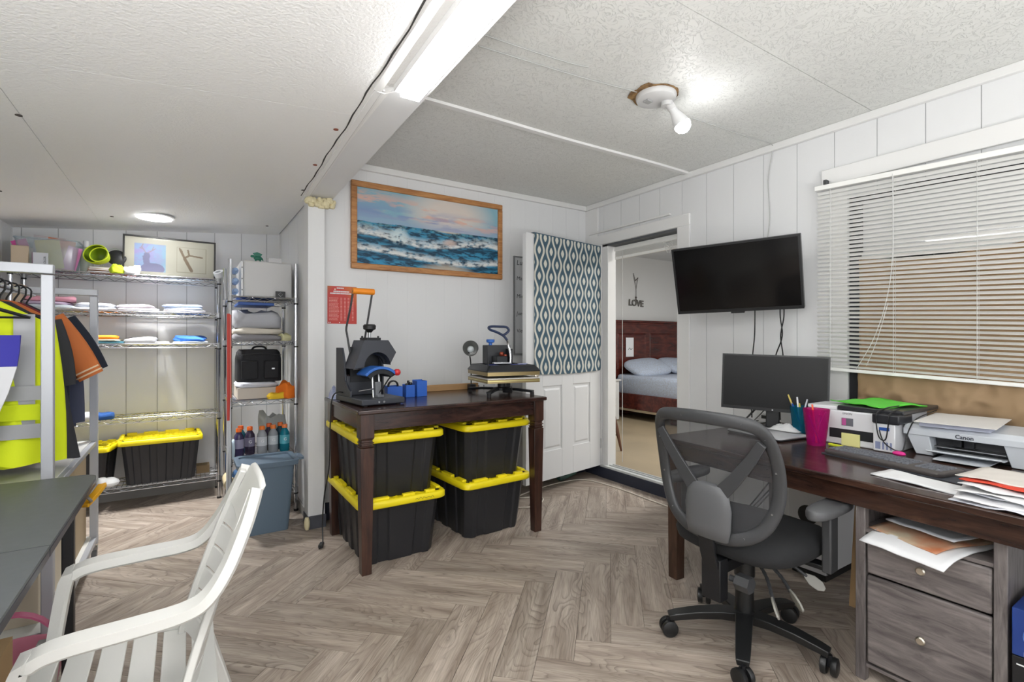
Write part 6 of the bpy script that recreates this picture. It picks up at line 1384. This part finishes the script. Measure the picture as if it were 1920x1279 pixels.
for x0, x1 in ((.325, .435), (.475, .575)): MB().box(x0, x1, 4.082, 4.10, .965, 1.10).build('pocket', BC, bg, world=True, bevel=.01, seg=3)
MB().tube([(.31, 4.095, 1.14), (.45, 4.088, 1.155), (.59, 4.095, 1.14)], .003).build('zip', DARKP, bg, world=True); MB().box(.525, .545, 4.079, 4.082, 1.035, 1.045).build('badge', STEEL, bg, world=True)
MB().tube(bez([(.40, 4.16, 1.175), (.42, 4.16, 1.20), (.48, 4.16, 1.20), (.50, 4.16, 1.175)], 4), .008).build('carry_handle', BC, bg, world=True)
carton('beige open box under the white cloth on the middle shelf of the narrow unit', .30, .585, 4.05, 4.40, .826, .905, mat('pale_box', '#c4bbb0', .7), lid=False)
folded('white folded cloth lying on the beige box below the travel bag', .43, 4.20, .906, .28, .30, .036, '#ced1da', 0, 44, 'cloth', 'folded_cloth', 'cloths on the middle shelf')
folded('orange high visibility cloth spilling at the right of the middle shelf', .61, 4.02, .826, .09, .16, .10, '#ee7a1c', .5, 45, 'cloth', 'crumpled_cloth', 'cloths on the middle shelf', 2.2)
folded('yellow-orange reflective cloth hanging at the front of the middle shelf', .545, 3.985, .826, .12, .06, .035, '#e8c02a', .1, 46, 'cloth', 'crumpled_cloth', 'cloths on the middle shelf', 2)
folded('crumpled clear bags behind the drinks', .56, 4.35, ZF, .17, .20, .22, '#a9adab', .2, 47, 'bag', 'plastic_bags', None or 'bags', 1.3)
for i, (x, y, tx, ty, c_, lb) in enumerate(((.222, 3.90, .235, 3.92, '#c9483f', 'red pole leaning in front of the narrow unit, left of the pair'), (.245, 3.905, .243, 3.925, '#d9786e', 'pale red and white pole beside the red one'))):
    t = thing('pole', lb, 'pole', (x, y, 0), 0, 'poles leaning by the shelves'); z1 = (1.46, 1.78)[i]
    MB().cyl((x, y, 0), (tx, ty, z1 * .48), .008, n=10).build('lower_section', mat('pole_white', '#cfd2d6', .4), t, world=True); MB().cyl((tx, ty, z1 * .48), (tx, ty, z1 * (.98 if i == 0 else .8)), .010, n=10).build('upper_section', mat('pole_' + str(i), c_, .4), t, world=True)
t = thing('paper_roll', 'roll of brown paper with hollow core lying on the lowest shelf of the narrow unit', 'paper roll', (.235, 4.45, .182)); MB().lathe([(.018, -.11), (.046, -.11), (.046, .11), (.018, .11), (.018, -.11)], n=24, m=Matrix.Translation((.262, 4.18, .222)) @ Matrix.Rotation(R(90), 4, 'X'), cap=False).build('roll', mat('roll_paper', '#cdbf9a', .8), t, world=True, ang=50)
carton('small brown cardboard carton at the right end of the lowest wire shelf', .06, .15, 4.72, 4.82, .182, .245, mat('brown_box', '#8a7657', .8), lid=False)
folded('pale blue snack bag beside the drinks, sticking out left', .262, 4.02, ZF, .03, .12, .10, '#b9cbd8', 0, 48, 'bag', 'snack_bag', None or 'snack bags', 1.5)
folded('blue cloth on the lowest shelf of the narrow unit behind the waste bin', .42, 4.2, .174, .30, .30, .12, '#3a5e8a', 0, 49, 'cloth', 'folded_cloth', 'lowest shelf cloths', 1.5)

# ============================================================ MINI BLIND AND KRAFT PAPER
BLW = mat('blind_white', '#f3f3f0', .4)
mb_ = thing('window_blind', 'white slatted mini blind hanging slightly crooked over the papered window', 'blind', (3.15, .88, 1.06))
BY0, BY1, SL = .28, 1.507, .044
def bz(z, y): return z + SL * (y - 1.5)
def barY(m, x0, x1, z0, z1, y0=BY0, y1=BY1): return m.loops([[(x0, y, bz(z0, y)), (x1, y, bz(z0, y)), (x1, y, bz(z1, y)), (x0, y, bz(z1, y))] for y in (y0, y1)])
barY(MB(), 3.130, 3.162, 2.135, 2.163, y1=1.515).build('head_rail', BLW, mb_, world=True, bevel=.002)
barY(MB(), 3.136, 3.160, 1.076, 1.094).build('bottom_rail', BLW, mb_, world=True, bevel=.003)
NS = 44; tl = R(30)
sl0 = None
for i in range(NS):
    z = 2.118 - i * (2.118 - 1.106) / (NS - 1)
    prof = [(-.0125, .0), (-.006, .0016), (0, .0022), (.006, .0016), (.0125, 0)]
    if sl0 is None:
        ls = []
        for y in (BY0, BY1):
            up = [(3.148 + a * math.cos(tl) + b_ * math.sin(tl), y, bz(z, y) - a * math.sin(tl) + b_ * math.cos(tl)) for a, b_ in prof]; dn = [(p[0], p[1], p[2] - .0005) for p in reversed(up)]; ls.append(up + dn)
        sl0 = MB().loops(ls).build('slat', BLW, mb_, world=True); z00 = z
    else:
        c_ = sl0.copy(); COL.objects.link(c_); c_.parent = mb_; c_.location = (0, 0, z - z00)
for y in (1.43, 1.12, .785, .45): MB().tube([(3.134, y, bz(2.14, y)), (3.134, y, bz(1.09, y))], .0012, 4).build('ladder_cord', mat('cord_white', '#d2d2d0', .6), mb_, world=True); MB().tube([(3.162, y, bz(2.14, y)), (3.162, y, bz(1.09, y))], .001, 4).build('ladder_cord', mat('cord_white'), mb_, world=True)
MB().tube(bez([(3.125, 1.12, 2.13), (3.125, 1.12, 1.7), (3.125, 1.15, 1.45), (3.125, 1.21, 1.25), (3.125, 1.29, 1.09)], 8), .0016, 5).tube(bez([(3.125, 1.14, 1.45), (3.123, 1.19, 1.25), (3.123, 1.24, 1.11)], 8), .0014, 5).build('pull_cord', mat('cord_white'), mb_, world=True)
MB().box(3.135, 3.17, 1.452, 1.468, 2.165, 2.19).build('bracket', DARKP, mb_, world=True)
ny, nz = 110, 90; Yg, Zg = np.meshgrid(np.linspace(-.2, 1.30, ny), np.linspace(.825, 1.70, nz))
rid = np.abs(fbm(Yg * 4 + Zg * 2.2, Zg * 3 - Yg, 33, 4) - .5) * 2
Xg = 3.197 - .055 * (1 - rid) ** 3 * np.clip((1.15 - Zg) * 3 + .25, .25, 1) - .008 * fbm(Yg * 9, Zg * 9, 34)
zt_ = Zg + (.02 * np.sin(Yg * 5)) * (Zg > 1.6)
kp = grid_mesh('kraft_paper', np.stack([Xg, Yg, zt_], -1), mat('kraft', '#9c8263', .75, col2='#917757', vscale=3)); kp.modifiers.new('thick', 'SOLIDIFY').thickness = .001
tag(kp, 'brown wrinkled kraft paper covering the lower window behind the blind', 'paper')

# ============================================================ CEILING LAMPS AND WIRES
EM = mat('lamp_glow', '#ffffff', .5, emit=BULB_E)
cf = thing('ceiling_lamp', 'round white ceiling lamp base with one lit tilted bulb in a torn ceiling hole', 'ceiling lamp', (2.03, 1.75, 2.5))
MB().lathe([(.100, 2.5195), (.103, 2.505), (.098, 2.490), (.090, 2.487)], (2.03, 1.76, 0), 32).build('lamp_base', mat('lamp_base_white', '#d3d3d3', .4), cf, world=True, ang=40)
MB().box(1.975, 2.015, 1.765, 1.80, 2.478, 2.488).build('sensor_block', mat('sensor_grey', '#a3a3a3', .5), cf, world=True, bevel=.003)
b0 = V(2.095, 1.735, 2.485); b1 = V(2.155, 1.675, 2.335); dr = (b1 - b0).normalized()
MB().cyl((2.09, 1.74, 2.49), (2.09, 1.74, 2.465), .03, n=16).build('swivel_joint', mat('lamp_base_white'), cf, world=True); MB().cyl(b0, b0 + dr * .045, .022, n=16).build('lamp_holder', mat('lamp_base_white'), cf, world=True)
bl = MB(); bl.tube([b0 + dr * .045, b0 + dr * .06, b0 + dr * .11, b0 + dr * .135], [.020, .022, .036, .041], 20).build('bulb_neck', WHITEP, cf, world=True, ang=60)
MB().tube([b0 + dr * .1352, b0 + dr * .15, b0 + dr * .165, b0 + dr * .178, b0 + dr * .184], [.041, .041, .035, .020, .006], 20).build('bulb_globe', EM, cf, world=True, ang=70)
rn = random.Random(4); TORN = mat('torn_wood', '#a8875a', .85, col2='#5a3f28', vscale=30)
ring_o = []; ring_i = []
for k in range(40):
    a = 2 * PI * k / 40; far = 1 if 60 < math.degrees(a) % 360 < 215 else .2
    r_ = .106 + far * (.012 + .028 * rn.random()); ring_o.append((2.03 + r_ * math.cos(a), 1.76 + r_ * math.sin(a), 2.5185)); ring_i.append((2.03 + .09 * math.cos(a), 1.76 + .09 * math.sin(a), 2.5185 - .003))
struct_o = MB().loops([ring_o, [(x, y, z - .002 - .004 * rn.random()) for x, y, z in ring_o], [(x, y, z - .0) for x, y, z in ring_i]], cap=False).build('torn_hole_edge', TORN, cr, world=True, smooth=False)
tf = thing('tube_lamp', 'long bright tube lamp under the white beam', 'ceiling lamp', (.66, 1.1, 2.16))
def along(m, a0, a1, z0, z1, y0=.55, y1=1.80):
    return m.add([(a0 + .01 + (bx_left(y) - .575) * 1.0 - .0 + .575 if i == 0 else a1 + .01 + bx_left(y), y, z) for z in (z0, z1) for y in (y0, y1) for i in (0, 1)], [(0, 2, 3, 1), (4, 5, 7, 6), (0, 1, 5, 4), (2, 6, 7, 3), (0, 4, 6, 2), (1, 3, 7, 5)])
along(MB(), .045, .155, 2.175, 2.2).build('housing', TRIM, tf, world=True, bevel=.003)
along(MB(), .068, .142, 2.158, 2.175, y1=1.79).build('diffuser', mat('tube_glow', '#ffffff', .5, emit=TUBE_E), tf, world=True)
dn = thing('downlight', 'round flush lamp shining in the low alcove ceiling', 'ceiling lamp', (-.195, 4.36, 2.12))
MB().lathe([(.120, lz(-.195) - .001), (.125, lz(-.195) - .008), (.105, lz(-.195) - .013)], (-.195, 4.36, 0), 32).build('trim_ring', WHITEP, dn, world=True); MB().cyl((-.195, 4.36, lz(-.195) - .0131), (-.195, 4.36, lz(-.195) - .017), .103, n=32).build('diffuser', mat('down_glow', '#ffffff', .5, emit=DOWN_E), dn, world=True)
WIRE = mat('painted_wire', '#b5b6b4', .5)
for pts, lb in (([(1.05, 1.88, 2.516), (1.3, 1.86, 2.515), (1.6, 1.83, 2.513), (1.92, 1.79, 2.516)], 'painted-over wire stapled from the beam to the round ceiling lamp'), ([(1.02, 1.80, 2.516), (1.2, 1.79, 2.515), (1.45, 1.77, 2.515), (1.56, 1.75, 2.516)], 'shorter painted-over wire beside the longer one on the ceiling'), ([(2.35, 1.83, 2.516), (2.6, 1.82, 2.515), (2.9, 1.81, 2.514), (3.14, 1.79, 2.516), (3.18, 1.80, 2.47), (3.188, 1.83, 2.3), (3.188, 1.82, 2.05), (3.19, 1.84, 1.9)], 'painted-over wire from the ceiling lamp down the right wall')):
    tag(MB().tube(bez(pts, 8), .0032, 6).build('ceiling_wire', WIRE), lb, 'wire', 'painted wires')

# ============================================================ BEDROOM
HBW = wood_mat('mahogany', ['#34130f', '#481c16', '#5c261d', '#6b3026'], along=(1.5, 6, 6), scale=2, rough=.25, wave=.3)
bd = thing('bed', 'dark mahogany bed seen through the sliding door', 'bed', (6.29, 4.7, .085))
MB().box(5.49, 7.09, 5.60, 5.65, .09, 1.53).build('headboard', HBW, bd, world=True, bevel=.004)
MB().box(5.46, 7.12, 5.575, 5.66, 1.53, 1.565).box(5.47, 7.11, 5.585, 5.66, 1.50, 1.53).build('headboard_cornice', HBW, bd, world=True, bevel=.008)
for x0, x1 in ((5.58, 6.22), (6.30, 7.0)): MB().loops([[(x0 + k, y, .8 + k), (x1 - k, y, .8 + k), (x1 - k, y, 1.36 - k), (x0 + k, y, 1.36 - k)] for k, y in ((0, 5.60), (.012, 5.588), (.035, 5.598))]).build('headboard_panel', HBW, bd, world=True, smooth=False)
MB().box(5.49, 5.53, 3.55, 5.60, .235, .46).build('side_rail', HBW, bd, world=True, bevel=.006); MB().box(7.05, 7.09, 3.55, 5.60, .235, .46).build('side_rail', HBW, bd, world=True); MB().box(5.49, 7.09, 3.50, 3.55, .09, .62).build('footboard', HBW, bd, world=True)
MB().box(5.50, 5.56, 3.6, 5.58, .20, .233).build('slat_base', mat('pale_slat', '#b9a88c', .7), bd, world=True)
for y in (4.0, 4.5): MB().box(5.60, 5.70, y, y + .1, .086, .20).build('bed_leg', HBW, bd, world=True)
BDS = mat('floral_sheet', '#b8c6da', .85, col2='#a5a9b4', vscale=55, bump=.1, bscale=30)
mt2 = MB().loops([[(6.29 + x, 4.58 + y, z) for x, y in rrect(1.52 * k, 2.02, .08, 4)] for z, k in ((.40, .985), (.44, 1.01), (.66, 1.01), (.71, .985), (.725, .94))]).build('mattress', BDS, ang=60); tag(mt2, 'mattress in pale blue flowered sheet on the mahogany bed', 'mattress')
for i, (x, lb) in enumerate(((5.95, 'pale blue flowered pillow at the near side of the bed'), (6.68, 'pale blue flowered pillow at the far side of the bed'))):
    Mp = Matrix.Translation((x, 5.32, .83)) @ Matrix.Rotation(R(24), 4, 'X') @ Matrix.Rotation(R(3 if i else -4), 4, 'Y'); ls = []
    for zf in np.linspace(-1, 1, 9):
        k = (1 - abs(zf) ** 2.4) ** .5 if abs(zf) < 1 else .02; ls.append([Mp @ V(.38 * math.copysign(abs(math.cos(a)) ** .55, math.cos(a)) * (.25 + .75 * k), .24 * math.copysign(abs(math.sin(a)) ** .55, math.sin(a)) * (.25 + .75 * k), .085 * zf) for a in np.linspace(0, 2 * PI, 33)[:-1]])
    tag(MB().loops(ls).build('pillow', BDS, ang=80), lb, 'pillow', 'bed pillows')
t = thing('pinned_drawing', 'white drawing stuck on the headboard', 'drawing', (5.835, 5.58, .99)); MB().box(5.75, 5.92, 5.583, 5.5855, .99, 1.29).build('sheet', PAPER, t, world=True); MB().tube([(5.80, 5.582, 1.10), (5.83, 5.582, 1.13), (5.86, 5.582, 1.10), (5.89, 5.582, 1.12)], .004).build('ink_mark', DARKP, t, world=True)
rs = thing('rosary', 'dark bead rosary hanging on the bedroom wall above the sign', 'rosary', (6.09, 5.69, 1.92))
m = MB()
for a, b_ in (((6.03, 2.32), (6.075, 2.21)), ((6.075, 2.21), (6.13, 2.26)), ((6.03, 2.32), (6.09, 2.07)), ((6.13, 2.26), (6.09, 2.07)), ((6.09, 2.07), (6.09, 1.95))):
    n = int(math.hypot(b_[0] - a[0], b_[1] - a[1]) / .018) + 1
    for k in range(n): m.sphere((a[0] + (b_[0] - a[0]) * k / n, 5.69, a[1] + (b_[1] - a[1]) * k / n), .008, 6)
m.build('beads', mat('bead_brown', '#4a3d36', .5), rs, world=True); MB().box(6.083, 6.097, 5.687, 5.695, 1.90, 1.96).box(6.07, 6.11, 5.687, 5.695, 1.935, 1.947).build('cross', mat('bead_brown'), rs, world=True)
ls_ = thing('love_sign', 'small grey LOVE lettering sign on the bedroom wall', 'sign', (6.09, 5.69, 1.78))
text('lettering', 'LOVE', .14, mat('sign_dark', '#6e6c69', .6), ls_, frame((6.09, 5.69, 1.845), (1, 0, -.04), (.04, 0, 1)), .008, .004)
st = thing('wooden_stool', 'turned wooden stool with pale seat just inside the bedroom', 'stool', (3.68, 3.92, .085)); SW = mat('stool_dark', '#5a3726', .4)
MB().lathe([(.15, .54), (.165, .555), (.16, .575)], (3.665, 3.93, 0), 24).build('seat', mat('stool_seat', '#b58a55', .4), st, world=True)
for sx, sy in ((1, 1), (1, -1), (-1, 1), (-1, -1)):
    a = V(3.665 + sx * .09, 3.93 + sy * .09, .54); b_ = V(3.665 + sx * .155, 3.93 + sy * .155, .087); MB().tube([a, a.lerp(b_, .25), a.lerp(b_, .5), a.lerp(b_, .8), b_], [.014, .017, .020, .015, .010], 10).build('leg', SW, st, world=True)
for sx in (1, -1): MB().tube([(3.665 + sx * .13, 3.80, .25), (3.665 + sx * .13, 4.06, .25)], .009).build('stretcher', SW, st, world=True)
t = thing('nightstand', 'white nightstand edge beside the bed', 'nightstand', (5.2, 5.45, .085)); MB().box(4.80, 5.27, 5.25, 5.66, .10, .66).build('cabinet', mat('nightstand_white', '#d5d5d3', .5), t, world=True, bevel=.004); MB().box(4.78, 5.29, 5.23, 5.67, .66, .68).build('top', mat('nightstand_white'), t, world=True); MB().box(4.85, 5.22, 5.24, 5.25, .40, .62).build('drawer', mat('nightstand_white'), t, world=True, bevel=.003)
rb = thing('raised_blind', 'white blind pulled up at the top of the sliding door', 'blind', (3.285, 2.98, 2.0))
MB().box(3.268, 3.292, 2.575, 3.32, 2.060, 2.098).build('head_rail', BLW, rb, world=True, bevel=.002); MB().box(3.270, 3.290, 2.58, 3.315, 1.985, 2.008).build('bottom_rail', BLW, rb, world=True, bevel=.003)
for k in range(8): MB().box(3.266, 3.294, 2.585, 3.31, 2.012 + k * .0055, 2.0135 + k * .0055).build('slat', BLW, rb, world=True)
MB().tube([(3.262, 3.21, 2.06), (3.262, 3.21, .16)], .0028, 5).build('pull_cord', mat('cord_white'), rb, world=True)
MB().tube([(3.262 , 2.70 + .03 * math.cos(a) + .02 * math.sin(a * 2.3), 2.0 + .045 * math.sin(a * 1.3)) for a in np.linspace(0, 14, 60)], .002, 4).build('cord_tangle', mat('cord_white'), rb, world=True)
